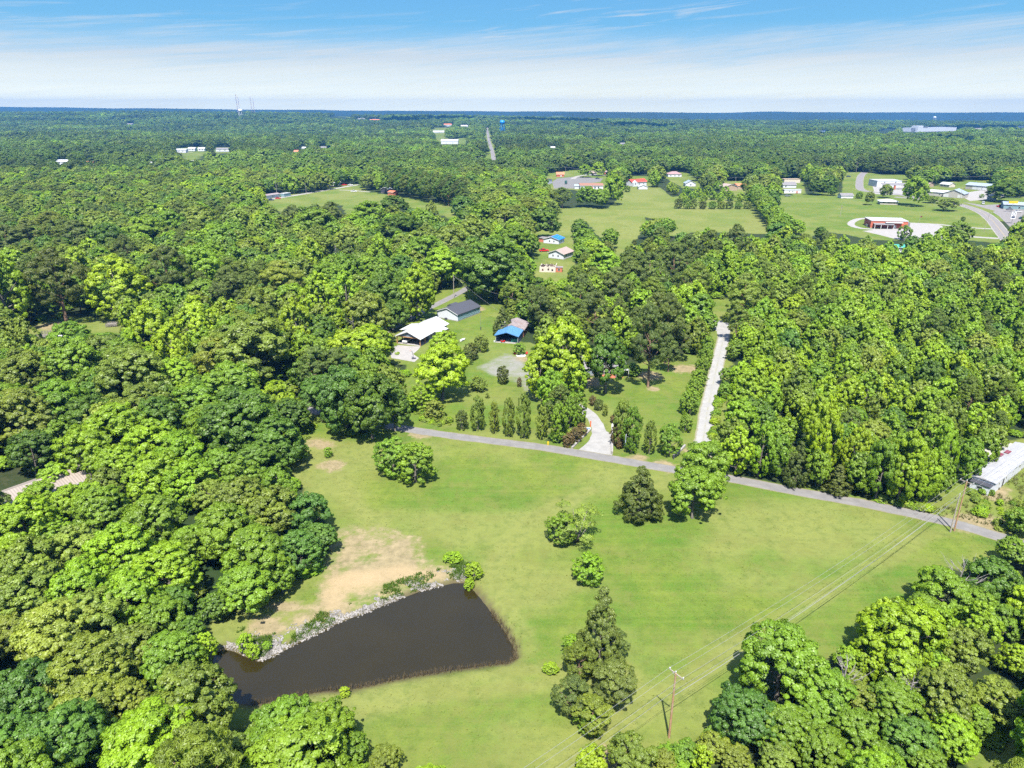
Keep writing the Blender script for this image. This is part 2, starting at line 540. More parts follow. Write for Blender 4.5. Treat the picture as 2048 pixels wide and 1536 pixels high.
def hgt(X, Y):
    X = np.asarray(X, float); Y = np.asarray(Y, float)
    b = X / np.maximum(Y, 1.0)
    A = np.interp(b, [-.8, -.45, -.3, -.1, .1, .3, .6, .8], [52, 52, 46, 36, 26, 14, 2, 0])
    h = A * sstep(2400, 4500, Y)
    h = h + (fbm(X / 800, Y / 520, 3) - .5) * (56 - 34 * sstep(2800, 4000, Y)) * sstep(1300, 3000, Y) * (1 - .55 * np.exp(-((X + 60) / 260) ** 2))
    h = h - (A + 34) * sstep(4600, 5800, Y)
    ridge = np.interp(b, [-.9, -.7, -.35, -.1, .2, .9], [160, 147, 112, 92, 82, 78])
    rn = (fbm(b * 14 + 5, Y / 5000, 9) - .5) * 16
    h = h + (ridge + 6 + rn) * sstep(5800, 8600, Y) + (fbm(X / 1500, Y / 1100, 21) - .5) * 60 * sstep(5400, 6400, Y) * (1 - sstep(7600, 8500, Y))
    h = h - 7 * sstep(-.1, .25, b) * sstep(2500, 4000, Y) * (1 - sstep(4600, 5800, Y))
    # pond basin with a low bank
    if np.any((np.abs(X) < 90) & (Y > 60) & (Y < 160)):
        d = sdist(X, Y, POND)
        bank = np.where(d < 0, WATER_Z + np.maximum(d, -4) * .42, WATER_Z + d * .30)
        k = np.minimum(bank, 0.0)
        near = (np.abs(X) < 120) & (Y < 200)
        h = np.where(near, h + k, h)
    return h


def hz(x, y):
    return float(hgt(np.array([x]), np.array([y]))[0])


# ------------------------------------------------------------------ ground: one sheet to the horizon
def axis(a, b, s, grow, lo, hi):
    mid = list(np.arange(a, b + s * .5, s))
    up, x, st = [], mid[-1], s
    while x < hi:
        st = s + grow * (x - b); x += st; up.append(x)
    dn, x = [], mid[0]
    while x > lo:
        st = s + grow * (a - x); x -= st; dn.append(x)
    return np.array(dn[::-1] + mid + up)


gx = axis(-120, 180, 1.15, .03, -9400, 9400)
gy = axis(52, 340, 1.15, .03, -120, 9300)
GX, GY = np.meshgrid(gx, gy)
gX, gY = GX.ravel(), GY.ravel()
gH = hgt(gX, gY)
wx = gX + (fbm(gX / 9, gY / 9, 11) - .5) * 7
wy = gY + (fbm(gX / 9, gY / 9, 12) - .5) * 7
opn = np.zeros(len(gX))
for k, poly in OPEN_W.items():
    soft = 2.2 if k not in ('long_road', 'town_gap') else 8
    dd = sdist(wx, wy, poly)
    opn = np.maximum(opn, 1 - sstep(soft * .5, soft * 2.2, dd))
for (fx, fy, hw, hd, c) in FAR_FIELDS:
    Dg = P(fx, fy, 12)[1]
    cx, cyy, _ = PD(fx, fy, Dg)
    hd = hd * 4; e = ((gX - cx) / hw) ** 2 + ((gY - cyy - hd * .6) / hd) ** 2
    opn = np.maximum(opn, 1 - sstep(.9, 1.3, e))
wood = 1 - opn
dirt = (1 - sstep(-4.5, 3.0, sdist(wx, wy, DIRT))) * np.clip(3.2 * (fbm(gX / 7, gY / 5, 31) * .6 + fbm(gX / 2.4, gY / 2.4, 32) * .4 - .33), 0, 1)
for bx, by, br in BARE:
    cx, cyy, _ = P(bx, by)
    dirt = np.maximum(dirt, (1 - sstep(.25, 1.15, np.hypot((wx - cx) * .8, (wy - cyy)) / br)) * .8)
sand = .85 * (1 - sstep(-2.4, 1.5, sdist(wx, wy, SAND))) * (.4 + 1.0 * fbm(gX / 3, gY / 3, 37))
dp = sdist(gX, gY, POND)
mud = (1 - sstep(.2, 1.7, dp)) * 1.0
grav = (1 - sstep(-2.4, 1.6, sdist(wx, wy, GRAVEL_YARD))) * (.05 + 1.45 * fbm(gX / 3, gY / 3, 33))
dry = 1.1 * np.clip((fbm(gX / 24, gY / 18, 41) - .45) * 4.2, 0, .8)
mp_ = sdist(gX, gY, MOWN_PATH, closed=False)
dry = dry + .8 * (1 - sstep(.5, 1.7, np.abs(mp_ - 1.4))) + .35 * (1 - sstep(2, 5, mp_))
for tr_ in ([(1115, 1536), (1250, 1440), (1420, 1330), (1620, 1200), (1800, 1105), (1880, 1062)], [(1020, 1330), (1060, 1290), (1020, 1230), (985, 1180), (990, 1120), (1060, 1040), (1180, 980)], [(600, 870), (680, 960), (720, 1020), (760, 1050)]):
    dry = dry + .60 * (1 - sstep(.4, 1.6, np.abs(sdist(wx * .3 + gX * .7, wy * .3 + gY * .7, W(tr_), closed=False) - .9)))
dry = dry + .5 * (1 - sstep(-4, 9, sdist(gX, gY, OPEN_W['mid_field'])))
dry = dry + .45 * (1 - sstep(-4, 4, sdist(gX, gY, OPEN_W['weedy_lot'])))
dry = dry + .25 * sstep(96, 66, gY)
dry = dry - .3 * (1 - sstep(-6, 4, sdist(gX, gY, OPEN_W['house_yard']))) - .18 * (1 - sstep(-6, 4, sdist(gX, gY, OPEN_W['east_yard']))) - .25 * (1 - sstep(-10, 10, sdist(gX, gY, OPEN_W['town_field'])))
lush = np.clip((fbm(gX / 12, gY / 16, 51) - .47) * 5, 0, 1) * (.5 + .5 * vnoise(gX / 50, gY / 50, 4))
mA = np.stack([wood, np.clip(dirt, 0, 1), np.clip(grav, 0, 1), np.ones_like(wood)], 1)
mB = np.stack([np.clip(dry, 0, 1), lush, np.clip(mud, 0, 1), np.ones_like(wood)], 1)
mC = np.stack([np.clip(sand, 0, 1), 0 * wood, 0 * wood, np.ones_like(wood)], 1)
nx, ny = len(gx), len(gy)
ii = (np.arange(ny - 1)[:, None] * nx + np.arange(nx - 1)[None, :]).ravel()
gF = np.stack([ii, ii + 1, ii + nx + 1, ii + nx], 1)


def ground_material():
    m = bpy.data.materials.new('ground'); m.use_nodes = True
    t = m.node_tree; b = t.nodes['Principled BSDF']; q = G(t)
    co = t.nodes.new('ShaderNodeTexCoord').outputs['Object']

    def attr(nm):
        a = t.nodes.new('ShaderNodeAttribute'); a.attribute_name = nm
        s = t.nodes.new('ShaderNodeSeparateColor'); t.links.new(a.outputs['Color'], s.inputs[0])
        return s.outputs
    A, B, C = attr('mA'), attr('mB'), attr('mC')
    n1 = q.noise(q.mapping(co, rot=(0, 0, R(35)), scale=(1, .6, 1)), .085, 7, .68)          # 10 m patches
    n2 = q.noise(co, .55, 6, .68)          # 2 m tufts
    n3 = q.noise(co, 3.2, 4, .7)           # fine grain
    st = q.noise(q.mapping(co, scale=(.03, .42, 1), rot=(0, 0, R(6))), 1.0, 4, .6)     # mowing streaks across the meadow
    st2 = q.noise(q.mapping(co, scale=(.5, .03, 1), rot=(0, 0, R(-12))), 1.0, 3, .6)
    grass = q.mix(q.ramp(n1, [(.40, 0), (.60, 1)]), (.058, .122, .011), (.142, .180, .022))
    grass = q.mix(q.math('MULTIPLY', B[1], .9), grass, (.055, .142, .010))
    grass = q.mix(q.math('MULTIPLY', q.ramp(st, [(.44, 0), (.62, 1)]), .32), grass, (.165, .190, .032))
    grass = q.mix(q.math('MULTIPLY', q.ramp(st2, [(.46, 0), (.66, 1)]), .3), grass, (.100, .158, .014))
    dryc = q.mix(q.ramp(n2, [(.3, 0), (.7, 1)]), (.175, .185, .040), (.29, .26, .10))
    grass = q.mix(q.math('MULTIPLY', B[0], .85), grass, dryc)
    grass = q.mix(q.math('MULTIPLY', q.ramp(n2, [(.42, 0), (.62, 1)]), .62), grass, (.072, .108, .014))
    grass = q.mix(q.math('MULTIPLY', q.ramp(n3, [(.40, 0), (.66, 1)]), .38), grass, (.20, .205, .05))
    br = q.noise(q.mapping(co, loc=(40, 11, 3)), .17, 6, .72)
    grass = q.mix(q.math('MULTIPLY', q.ramp(br, [(.48, 0), (.62, 1)]), .6), grass, (.150, .152, .038))
    dk = q.noise(co, .23, 5, .7)
    grass = q.mix(q.math('MULTIPLY', q.ramp(dk, [(.56, 0), (.72, 1)]), .55), grass, (.058, .098, .014))
    lines = q.noise(q.mapping(co, scale=(.012, 1.1, 1), rot=(0, 0, R(3))), 1.0, 2, .5)
    grass = q.mix(q.math('MULTIPLY', q.math('MULTIPLY', q.ramp(lines, [(.45, 0), (.6, 1)]), q.ramp(n1, [(.4, .2), (.6, 1)])), .25), grass, (.19, .20, .042))
    dirtc = q.mix(q.ramp(n2, [(.3, 0), (.7, 1)]), (.18, .14, .075), (.33, .25, .14))
    d = q.math('MULTIPLY', q.math('ADD', A[1], q.math('MULTIPLY', q.math('SUBTRACT', n2, .5), 1.7)), 1.9, clamp=True)
    d = q.math('MULTIPLY', d, q.ramp(A[1], [(.02, 0), (.15, 1)]))
    c = q.mix(d, grass, dirtc)
    s = q.math('MULTIPLY', q.math('ADD', C[0], q.math('MULTIPLY', q.math('SUBTRACT', n3, .5), .8)), q.ramp(C[0], [(.02, 0), (.2, 1.0)]), clamp=True)
    c = q.mix(s, c, q.mix(n3, (.31, .205, .105), (.44, .32, .19)))
    gr = q.math('MULTIPLY', q.math('ADD', A[2], q.math('MULTIPLY', q.math('SUBTRACT', n2, .5), 1.6)), q.ramp(A[2], [(.03, 0), (.3, 1)]), clamp=True)
    c = q.mix(gr, c, q.mix(n3, (.17, .155, .13), (.30, .28, .25)))
    c = q.mix(B[2], c, q.mix(n3, (.06, .045, .025), (.13, .10, .05)))
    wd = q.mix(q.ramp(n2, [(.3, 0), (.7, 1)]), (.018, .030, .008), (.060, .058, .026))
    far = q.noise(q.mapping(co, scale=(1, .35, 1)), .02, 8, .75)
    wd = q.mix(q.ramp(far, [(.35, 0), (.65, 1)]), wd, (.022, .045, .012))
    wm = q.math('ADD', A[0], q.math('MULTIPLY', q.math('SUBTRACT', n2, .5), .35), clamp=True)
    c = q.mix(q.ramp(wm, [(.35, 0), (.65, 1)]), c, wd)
    c = q.mix(1.0, c, (.62, .66, .66), 'MULTIPLY')
    t.links.new(c, b.inputs['Base Color'])
    b.inputs['Roughness'].default_value = .95
    b.inputs['Specular IOR Level'].default_value = .1
    bp = t.nodes.new('ShaderNodeBump'); bp.inputs['Strength'].default_value = .6; bp.inputs['Distance'].default_value = .16
    hh = q.math('ADD', q.math('MULTIPLY', n2, 1.0), q.math('MULTIPLY', n3, .8))
    t.links.new(hh, bp.inputs['Height']); t.links.new(bp.outputs[0], b.inputs['Normal'])
    return m


M_GROUND = ground_material()
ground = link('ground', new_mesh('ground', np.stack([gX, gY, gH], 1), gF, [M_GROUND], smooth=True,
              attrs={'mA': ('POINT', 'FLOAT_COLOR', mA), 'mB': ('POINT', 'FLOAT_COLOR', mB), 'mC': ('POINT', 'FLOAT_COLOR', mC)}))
tag(ground, kind='structure')

# ------------------------------------------------------------------ pond water
M_WATER = bpy.data.materials.new('pond_water'); M_WATER.use_nodes = True
t = M_WATER.node_tree; b = t.nodes['Principled BSDF']; q = G(t)
co = t.nodes.new('ShaderNodeTexCoord').outputs['Object']
t.links.new(q.mix(q.noise(co, .12, 3, .5), (.012, .0095, .003), (.019, .0145, .004)), b.inputs['Base Color'])
b.inputs['Roughness'].default_value = .09
b.inputs['Specular IOR Level'].default_value = .28
bp = t.nodes.new('ShaderNodeBump'); bp.inputs['Strength'].default_value = .25; bp.inputs['Distance'].default_value = .02
t.links.new(q.noise(co, 2.2, 3, .6), bp.inputs['Height']); t.links.new(bp.outputs[0], b.inputs['Normal'])
cxp, cyp = np.mean(np.array(POND), 0)
pw = [(x + (x - cxp) * .04, y + (y - cyp) * .06) for x, y in POND]
wb = MB(); wb.add([(x, y, WATER_Z) for x, y in pw], [tuple(range(len(pw)))])
wo_ = wb.build('pond_water', M_WATER); tag(wo_, kind='structure')
if wo_.data.polygons[0].normal.z < 0:
    wo_.data.flip_normals()

# ------------------------------------------------------------------ roads, drives and pads: sheets a few mm above the ground


def resample(pts, step):
    pts = [np.array(p[:2], float) for p in pts]
    # Catmull-Rom through the traced points
    out = []
    for i in range(len(pts) - 1):
        p0, p1, p2, p3 = pts[max(i - 1, 0)], pts[i], pts[i + 1], pts[min(i + 2, len(pts) - 1)]
        n = max(1, int(np.linalg.norm(p2 - p1) / step))
        for k in range(n):
            s = k / n
            out.append(.5 * ((2 * p1) + (-p0 + p2) * s + (2 * p0 - 5 * p1 + 4 * p2 - p3) * s * s + (-p0 + 3 * p1 - 3 * p2 + p3) * s ** 3))
    out.append(pts[-1])
    return out


def ribbon(name, px, width, z, material, step=2.0, jitter=.12, cols=4, wpts=None, label=None):
    line = resample(wpts or W(px), step)
    V, F, E = [], [], []
    n = len(line)
    for i, p in enumerate(line):
        d = line[min(i + 1, n - 1)] - line[max(i - 1, 0)]
        d = d / (np.linalg.norm(d) + 1e-9); nn = np.array([-d[1], d[0]])
        wv = width(i / (n - 1)) if callable(width) else width
        for k in range(cols + 1):
            s = (k / cols - .5)
            off = s * wv + (random.uniform(-jitter, jitter) if k in (0, cols) else 0)
            x, y = p + nn * off
            V.append((x, y, hz(x, y) * (1 if y > 500 else 0) + z)); E.append(abs(s) * 2)
    for i in range(n - 1):
        for k in range(cols):
            a = i * (cols + 1) + k
            F.append((a, a + 1, a + cols + 2, a + cols + 1))
    me = new_mesh(name, V, np.array(F), [material], attrs={'edge': ('POINT', 'FLOAT', E)})
    if me.polygons[0].normal.z < 0:
        me.flip_normals()
    o = link(name, me); tag(o, label=label, kind='structure')
    return o


def sheet(name, px, z, material, wpts=None, jitter=0.0, step=1.5):
    pts = wpts or W(px)
    out = []
    n = len(pts)
    for i in range(n):
        a, b2 = np.array(pts[i]), np.array(pts[(i + 1) % n])
        m_ = max(1, int(np.linalg.norm(b2 - a) / step)) if jitter else 1
        for k in range(m_):
            p = a + (b2 - a) * k / m_
            out.append((p[0] + random.uniform(-jitter, jitter), p[1] + random.uniform(-jitter, jitter), z + (hz(*p) if p[1] > 1000 else 0)))
    me = new_mesh(name, out, [tuple(range(len(out)))], [material])
    if me.polygons[0].normal.z < 0:
        me.flip_normals()
    o = link(name, me); tag(o, kind='structure')
    return o


def road_material(name, ca, cb, edgec, edge=.8, patch=None, nscale=.4, track=None):
    m = bpy.data.materials.new(name); m.use_nodes = True
    ca, cb, edgec = (tuple(x * .76 for x in k) for k in (ca, cb, edgec))
    t = m.node_tree; b = t.nodes['Principled BSDF']; q = G(t)
    co = t.nodes.new('ShaderNodeTexCoord').outputs['Object']
    n1, n2 = q.noise(co, nscale, 5, .65), q.noise(co, 4.0, 4, .7)
    c = q.mix(q.ramp(n1, [(.3, 0), (.7, 1)]), ca, cb)
    c = q.mix(q.math('MULTIPLY', q.ramp(n2, [(.3, 0), (.7, 1)]), .3), c, tuple(x * .6 for x in ca))
    at = t.nodes.new('ShaderNodeAttribute'); at.attribute_name = 'edge'
    e = q.math('ADD', at.outputs['Fac'], q.math('MULTIPLY', q.math('SUBTRACT', q.noise(co, 1.1, 4, .7), .5), .5))
    if track:
        tr = q.ramp(at.outputs['Fac'], [(.0, 1), (.16, .2), (.5, 0)])
        c = q.mix(q.math('MULTIPLY', tr, q.ramp(n1, [(.42, 0), (.62, .8)])), c, track)
    c = q.mix(q.ramp(e, [(edge, 0), (min(1, edge + .14), 1)]), c, edgec)
    t.links.new(c, b.inputs['Base Color'])
    b.inputs['Roughness'].default_value = .9
    b.inputs['Specular IOR Level'].default_value = .2
    bp = t.nodes.new('ShaderNodeBump'); bp.inputs['Strength'].default_value = .5; bp.inputs['Distance'].default_value = .03
    t.links.new(n2, bp.inputs['Height']); t.links.new(bp.outputs[0], b.inputs['Normal'])
    return m


M_ASPH = road_material('asphalt', (.140, .134, .130), (.215, .205, .195), (.17, .15, .09), .80, track=(.10, .096, .09))
M_GRAV = road_material('pale_gravel', (.235, .23, .22), (.33, .32, .305), (.19, .18, .11), .74, track=(.15, .145, .09))
M_GRAV2 = road_material('drive_gravel', (.22, .215, .205), (.32, .31, .295), (.2, .19, .12), 2)
M_CONC = road_material('concrete', (.25, .235, .22), (.32, .30, .285), (.25, .24, .2), 2)
M_ASPH2 = road_material('pale_asphalt', (.17, .155, .15), (.22, .205, .195), (.24, .22, .16), .86)
M_PAINT = mat('road_paint', (.34, .33, .30), .7)
M_YEL = mat('yellow_paint', (.36, .27, .12), .7)
ribbon('country_road', [(560, 806), (640, 824), (720, 840), (800, 856), (900, 871), (1000, 884), (1100, 897), (1200, 914), (1300, 931), (1400, 948), (1480, 961), (1600, 984),
                        (1700, 1002), (1800, 1022), (1900, 1045), (2000, 1074), (2120, 1112), (2300, 1170)], 3.9, .012, M_ASPH)
ribbon('upper_road', [(700, 700), (780, 658), (815, 640), (850, 620), (885, 603), (920, 585), (955, 566), (1000, 556)], 4.2, .012, M_ASPH)
DRIVE = [(1140, 903), (1160, 898), (1176, 884), (1184, 870), (1184, 853), (1176, 838), (1166, 825), (1148, 806), (1122, 796), (1100, 796), (1098, 804), (1120, 808), (1148, 818),
         (1163, 830)]
sheet('gravel_driveway', None, .008, M_GRAV2, wpts=W([(1146, 907), (1166, 893), (1179, 880), (1184, 868), (1183, 853), (1176, 838), (1160, 826), (1128, 806), (1096, 800), (1064, 775), (1062, 762),
      (1110, 783), (1150, 803), (1180, 818), (1196, 832), (1207, 848), (1213, 862), (1224, 868), (1224, 914)]), jitter=.12)
lane_c = [(1400, 932), (1402, 905), (1408, 870), (1415, 820), (1427, 765), (1438, 715), (1447, 675), (1447, 648)]
ribbon('gravel_lane', lane_c, lambda s: 4.6 + 1.3 * (s > .93) + 1.2 * max(0, .12 - s) * 8, .008, M_GRAV)
sheet('lane_turnaround', [(1413, 644), (1432, 640), (1452, 642), (1466, 656), (1455, 672), (1436, 668), (1428, 656)], .016, M_GRAV2, jitter=.3)
sheet('concrete_pad', [(790, 690), (841, 693), (836, 700), (826, 708), (838, 716), (829, 724), (783, 716), (780, 704)], .012, M_CONC)
# town
ribbon('town_highway', [(2120, 560), (2040, 505), (2008, 470), (1985, 441), (1962, 424), (1930, 412), (1900, 405), (1850, 399), (1790, 394)], 9.5, .02, M_ASPH2, step=8)
ribbon('town_street', [(1850, 399), (1790, 388), (1745, 384), (1722, 379), (1719, 365), (1722, 352), (1730, 344)], 8.5, .03, M_ASPH2, step=6)
ribbon('brick_building_drive', [(1740, 436), (1718, 438), (1704, 444), (1704, 451), (1725, 457), (1760, 459)], 5.0, .02, M_CONC, step=4)
sheet('brick_building_parking', [(1725, 462), (1820, 452), (1816, 445), (1870, 448), (1885, 452), (1885, 462), (1900, 480), (1840, 485), (1790, 478), (1760, 470)], .012, M_CONC)
ribbon('brick_building_access', [(1816, 446), (1880, 449), (1920, 454), (1985, 458)], 5.0, .024, M_CONC, step=6)
ribbon('lower_access', [(1936, 473), (1965, 475), (2000, 477)], 6.0, .02, M_CONC, step=6)
sheet('restaurant_parking', [(1925, 404), (1965, 410), (2010, 408), (2070, 412), (2110, 450), (2075, 478), (2024, 458), (1998, 432), (1985, 424), (1990, 422), (1955, 412)], .012, M_ASPH2)
sheet('storage_yard', [(1915, 388), (1990, 376), (2010, 388), (2006, 396), (1940, 402)], .012, M_CONC)
sheet('town_forecourt', [(1745, 372), (1822, 370), (1826, 392), (1750, 388)], .012, M_CONC)
sheet('shop_forecourt', [(1104, 364), (1114, 357), (1150, 353), (1206, 357), (1200, 364), (1160, 368), (1150, 377), (1108, 377)], .012, M_ASPH)
ribbon('shop_access', [(1145, 358), (1158, 352), (1185, 350), (1230, 352)], 6, .02, M_CONC, step=6)
ribbon('field_track', [(505, 404), (545, 398), (600, 389), (660, 379), (700, 372), (740, 367), (790, 364)], 6.0, .012, M_CONC, step=8)
ribbon('long_straight_road', [(988, 330), (986, 310), (982, 295), (977, 276), (974, 262)], 8.0, .3, M_ASPH2, step=20)
ribbon('driveway_track', [(678, 380), (705, 381), (740, 384)], 4.0, .02, M_CONC, step=6)
sheet('west_town_yard', [(366, 305), (386, 304), (388, 322), (368, 322)], .05, M_CONC)
# painted lines of the highway
for k_, off in enumerate((-4.3, 4.3)):
    ln = resample(W([(2120, 560), (2040, 505), (2008, 470), (1985, 441), (1962, 424), (1930, 412), (1900, 405)]), 8)
    pts = []
    for i, p in enumerate(ln):
        d = ln[min(i + 1, len(ln) - 1)] - ln[max(i - 1, 0)]; d = d / np.linalg.norm(d)
        pts.append(p + np.array([-d[1], d[0]]) * off)
    ribbon('road_marking', None, .22, .034, M_PAINT, step=8, wpts=pts, jitter=0, cols=1)
ribbon('road_marking', [(2120, 560), (2040, 505), (2008, 470), (1985, 441), (1962, 424), (1930, 412), (1900, 405)], .25, .034, M_YEL, step=8, jitter=0, cols=1)
# ------------------------------------------------------------------ tree kinds: crowns of many leaf-sized faces in clumps on lobes, tapered trunks with limbs


def unit(v):
    return v / (np.linalg.norm(v, axis=-1, keepdims=True) + 1e-9)


def leaf_quads(c, n, la, lb, r):
    """diamond leaves at c facing n, half lengths la, lb"""
    m = len(c)
    q = unit(r.normal(size=(m, 3)))
    a = unit(np.cross(n, q)); b = np.cross(n, a)
    la = la[:, None]; lb = lb[:, None]
    k = r.uniform(-.25, .25, (m, 1)) * la * n
    V = np.stack([c - a * la, c - b * lb + k, c + a * la, c + b * lb + k], 1).reshape(-1, 3)
    F = np.arange(m * 4, dtype=np.int32).reshape(m, 4)
    return V, F


ENV = {
    'oak': lambda t: np.sqrt(np.clip(1 - ((t - .42) / .62) ** 2, .02, 1)),
    'upright': lambda t: np.clip(np.sin(np.pi * (t * .86 + .12)), .05, 1) ** .75,
    'cedar': lambda t: np.clip((1.02 - t), .02, 1) ** .8 * np.clip(.45 + t * 6, 0, 1),
    'oval': lambda t: np.sqrt(np.clip(1 - ((t - .45) / .58) ** 2, .03, 1)),
    'pine': lambda t: np.clip(np.sin(np.pi * (t * .80 + .17)), .08, 1) ** .9,
    'feather': lambda t: np.sqrt(np.clip(1 - ((t - .5) / .6) ** 2, .02, 1)),
}
# reference size: crown radius 5, tree height 12
SPEC = {  # z0, z1, majors, major radius, clumps per major, clump radius, leaves per clump, leaf half length, half width, flatten
    'oak': (2.6, 12, 21, 1.62, 15, .60, 44, .25, .17, .85),
    'upright': (1.0, 12, 27, 1.15, 13, .50, 36, .26, .19, 1.3),
    'pine': (3.4, 12, 24, 1.30, 10, .60, 50, .34, .07, .55),
    'cedar': (.1, 12, 52, 1.15, 12, .46, 30, .25, .09, .9),
    'oval': (.2, 12, 22, 1.6, 13, .56, 44, .24, .16, 1.15),
    'feather': (1.5, 12, 15, 1.05, 8, .55, 15, .34, .08, .75),
}


def crown_np(kind, seed, dens=1.0, big=1.0):
    r = np.random.default_rng(seed)
    z0, z1, nm, rm, nc, rc, nl, la, lb, fl = SPEC[kind]
    env = ENV[kind]
    ga = 2.39996
    cen, rad = [], []
    ecc = r.uniform(.86, 1.14); rot = r.uniform(0, 6.28)
    for i in range(nm):
        t = (i + .5 + r.uniform(-.4, .4)) / nm
        if kind == 'cedar':
            t = t ** 1.7
        R_ = 5.0 * env(np.array(t))
        rr = rm * r.uniform(.62, 1.4) * (1 if kind not in ('cedar', 'upright', 'oval') else (.55 + .45 * R_ / 5))
        d = max(0.0, R_ - rr * .85) * r.uniform(.72, 1.08)
        a = ga * i + r.uniform(-.5, .5)
        x, y = d * math.cos(a) * ecc, d * math.sin(a) / ecc
        cen.append((x * math.cos(rot) - y * math.sin(rot), x * math.sin(rot) + y * math.cos(rot), z0 + rr * fl * .7 + t * (z1 - z0 - rr * fl * 1.4)))
        rad.append(rr)
    for i in range(3 if kind != 'pine' else 2):       # heart of the crown
        cen.append((r.uniform(-.6, .6), r.uniform(-.6, .6), z0 + (z1 - z0) * (.35 + .22 * i))); rad.append(rm * (1.15 - .2 * i) * (1 if kind != 'cedar' else .9))
    cen = np.array(cen); rad = np.array(rad)
    mid = np.array([0, 0, z0 + (z1 - z0) * .42])
    # clumps on the lobes
    C, Rc, O, Vm = [], [], [], []
    for c, rr in zip(cen, rad):
        k = int(nc * (rr / rm) ** 1.3 + .5)
        d = unit(r.normal(size=(k * 2, 3)) + np.array([0, 0, .35]))
        out = unit(c - mid + np.array([0, 0, .8]))
        keep = np.argsort(-(d @ out) + r.uniform(0, .9, len(d)))[:k]
        d = d[keep]
        far_ = r.uniform(.72, 1.12, (k, 1)) + (r.random((k, 1)) < .16) * r.uniform(.12, .5, (k, 1))
        C.append(c + d * rr * np.array([1, 1, fl]) * far_)
        Rc.append(rc * r.uniform(.55, 1.35, k) * np.where(far_[:, 0] > 1.12, .7, 1.0)); O.append(unit(d * .7 + out * .5)); Vm.append(np.full(k, r.uniform(-.22, .22)))
    C = np.concatenate(C); Rc = np.concatenate(Rc); O = np.concatenate(O); Vm = np.concatenate(Vm) + r.uniform(-.18, .18, len(C))
    # leaves on the clumps
    n = max(4, int(nl * dens))
    d = unit(r.normal(size=(len(C), n, 3)) + O[:, None, :] * .55 + np.array([0, 0, .35]))
    pos = C[:, None, :] + d * Rc[:, None, None] * np.array([1, 1, fl if kind == 'pine' else .85]) * r.uniform(.45, 1.12, (len(C), n, 1)) ** .5
    nor = unit(d * .75 + O[:, None, :] * .35 + r.normal(size=d.shape) * (.30 if kind != 'pine' else .5))
    pos = pos.reshape(-1, 3); nor = nor.reshape(-1, 3)
    m = len(pos)
    sz = r.uniform(.65, 1.3, m) * big
    V, F = leaf_quads(pos, nor, la * sz, lb * sz, r)
    v = np.clip(.5 + np.repeat(Vm, n) + r.uniform(-.10, .10, m), 0, 1)
    V[:, 2] = np.maximum(V[:, 2], .05)
    return V, F, v, cen


def trunk_mb(kind, cen, seed, r0=.30):
    r = random.Random(seed)
    mb = MB()
    top = 10.5 if kind not in ('feather',) else 6
    if kind == 'feather':
        for k in range(5):
            a = k * 1.26 + r.uniform(-.3, .3); q = r.uniform(2, 3.6)
            mb.tube([(.2 * math.cos(a), .2 * math.sin(a), -.2), (q * .4 * math.cos(a), q * .4 * math.sin(a), 3), (q * math.cos(a), q * math.sin(a), 8.5)], [.2, .15, .05], 5)
        return mb
    bx, by = r.uniform(-.3, .3), r.uniform(-.3, .3)
    mb.tube([(0, 0, -.4), (0, 0, .25), (bx * .5, by * .5, 3), (bx, by, 6.5), (bx * .4, by * .4, top)], [r0 * 1.5, r0 * 1.05, r0 * .85, r0 * .55, .05], 7)
    for i, c in enumerate(cen[::2] if kind != 'cedar' else cen[::6]):
        zt = max(1.6, min(c[2] - 1.0, c[2] * .7))
        if math.hypot(c[0], c[1]) < .8:
            continue
        mb.tube([(bx * .6, by * .6, zt), (c[0] * .5, c[1] * .5, zt * .45 + c[2] * .5), (c[0], c[1], c[2])], [r0 * .42, r0 * .26, .04], 4, caps=False)
    return mb


def bark(name, col, scol):
    return mat(name, col, .95, noise=.35, nscale=3.0, bump=.8, bscale=9.0, stain=(scol + (1,), 1.7, .52))


M_BARK = bark('grey_bark', (.13, .115, .095), (.22, .21, .19))
M_BARKP = bark('pine_bark', (.165, .105, .07), (.22, .15, .10))
M_DEAD = bark('dead_wood', (.20, .185, .17), (.20, .18, .16))
M_LEAF = leaf_material('foliage', 'OBJECT')
M_LEAFI = leaf_material('far_foliage', 'INSTANCER')
NVAR = {'oak': 7, 'upright': 5, 'pine': 5, 'cedar': 3, 'oval': 4, 'feather': 2}
PROTO, LOWP = {}, {}
for kind, nv in NVAR.items():
    PROTO[kind] = []
    for i in range(nv):
        V, F, v, cen = crown_np(kind, 100 + i * 17 + len(kind) * 1000, 2.3, .66)
        cm_ = new_mesh(kind + '_crown', V, F, [M_LEAF], attrs={'v': ('FACE', 'FLOAT', v)})
        tm_ = trunk_mb(kind, cen, i).mesh(kind + '_trunk', M_BARKP if kind == 'pine' else M_BARK, True)
        PROTO[kind].append((cm_, tm_, (V, F, v)))

# palette of foliage colours (base colours)
PAL = {
    'lime': (.238, .352, .011), 'bright': (.184, .306, .013), 'green': (.140, .240, .016), 'dark': (.084, .158, .014),
    'bluegreen': (.084, .174, .022), 'olive': (.160, .216, .026), 'pale': (.198, .256, .034), 'pinegreen': (.120, .165, .034), 'cedar': (.092, .124, .018), 'russet': (.14, .105, .035)}
CNAME = {'lime': 'lime-green', 'bright': 'bright green', 'green': 'mid-green', 'dark': 'dark green', 'bluegreen': 'bluish green', 'olive': 'olive-green',
         'pale': 'pale yellow-green', 'pinegreen': 'grey-green', 'cedar': 'brownish green', 'russet': 'reddish brown'}
TREES = []      # dicts: x y h r kind col label(optional)


def jit(c, s=.12):
    f = 1 + random.uniform(-s, s); q = 1 + random.uniform(-s * .6, s * .6)
    return (c[0] * f * q, c[1] * f, c[2] * f / q)


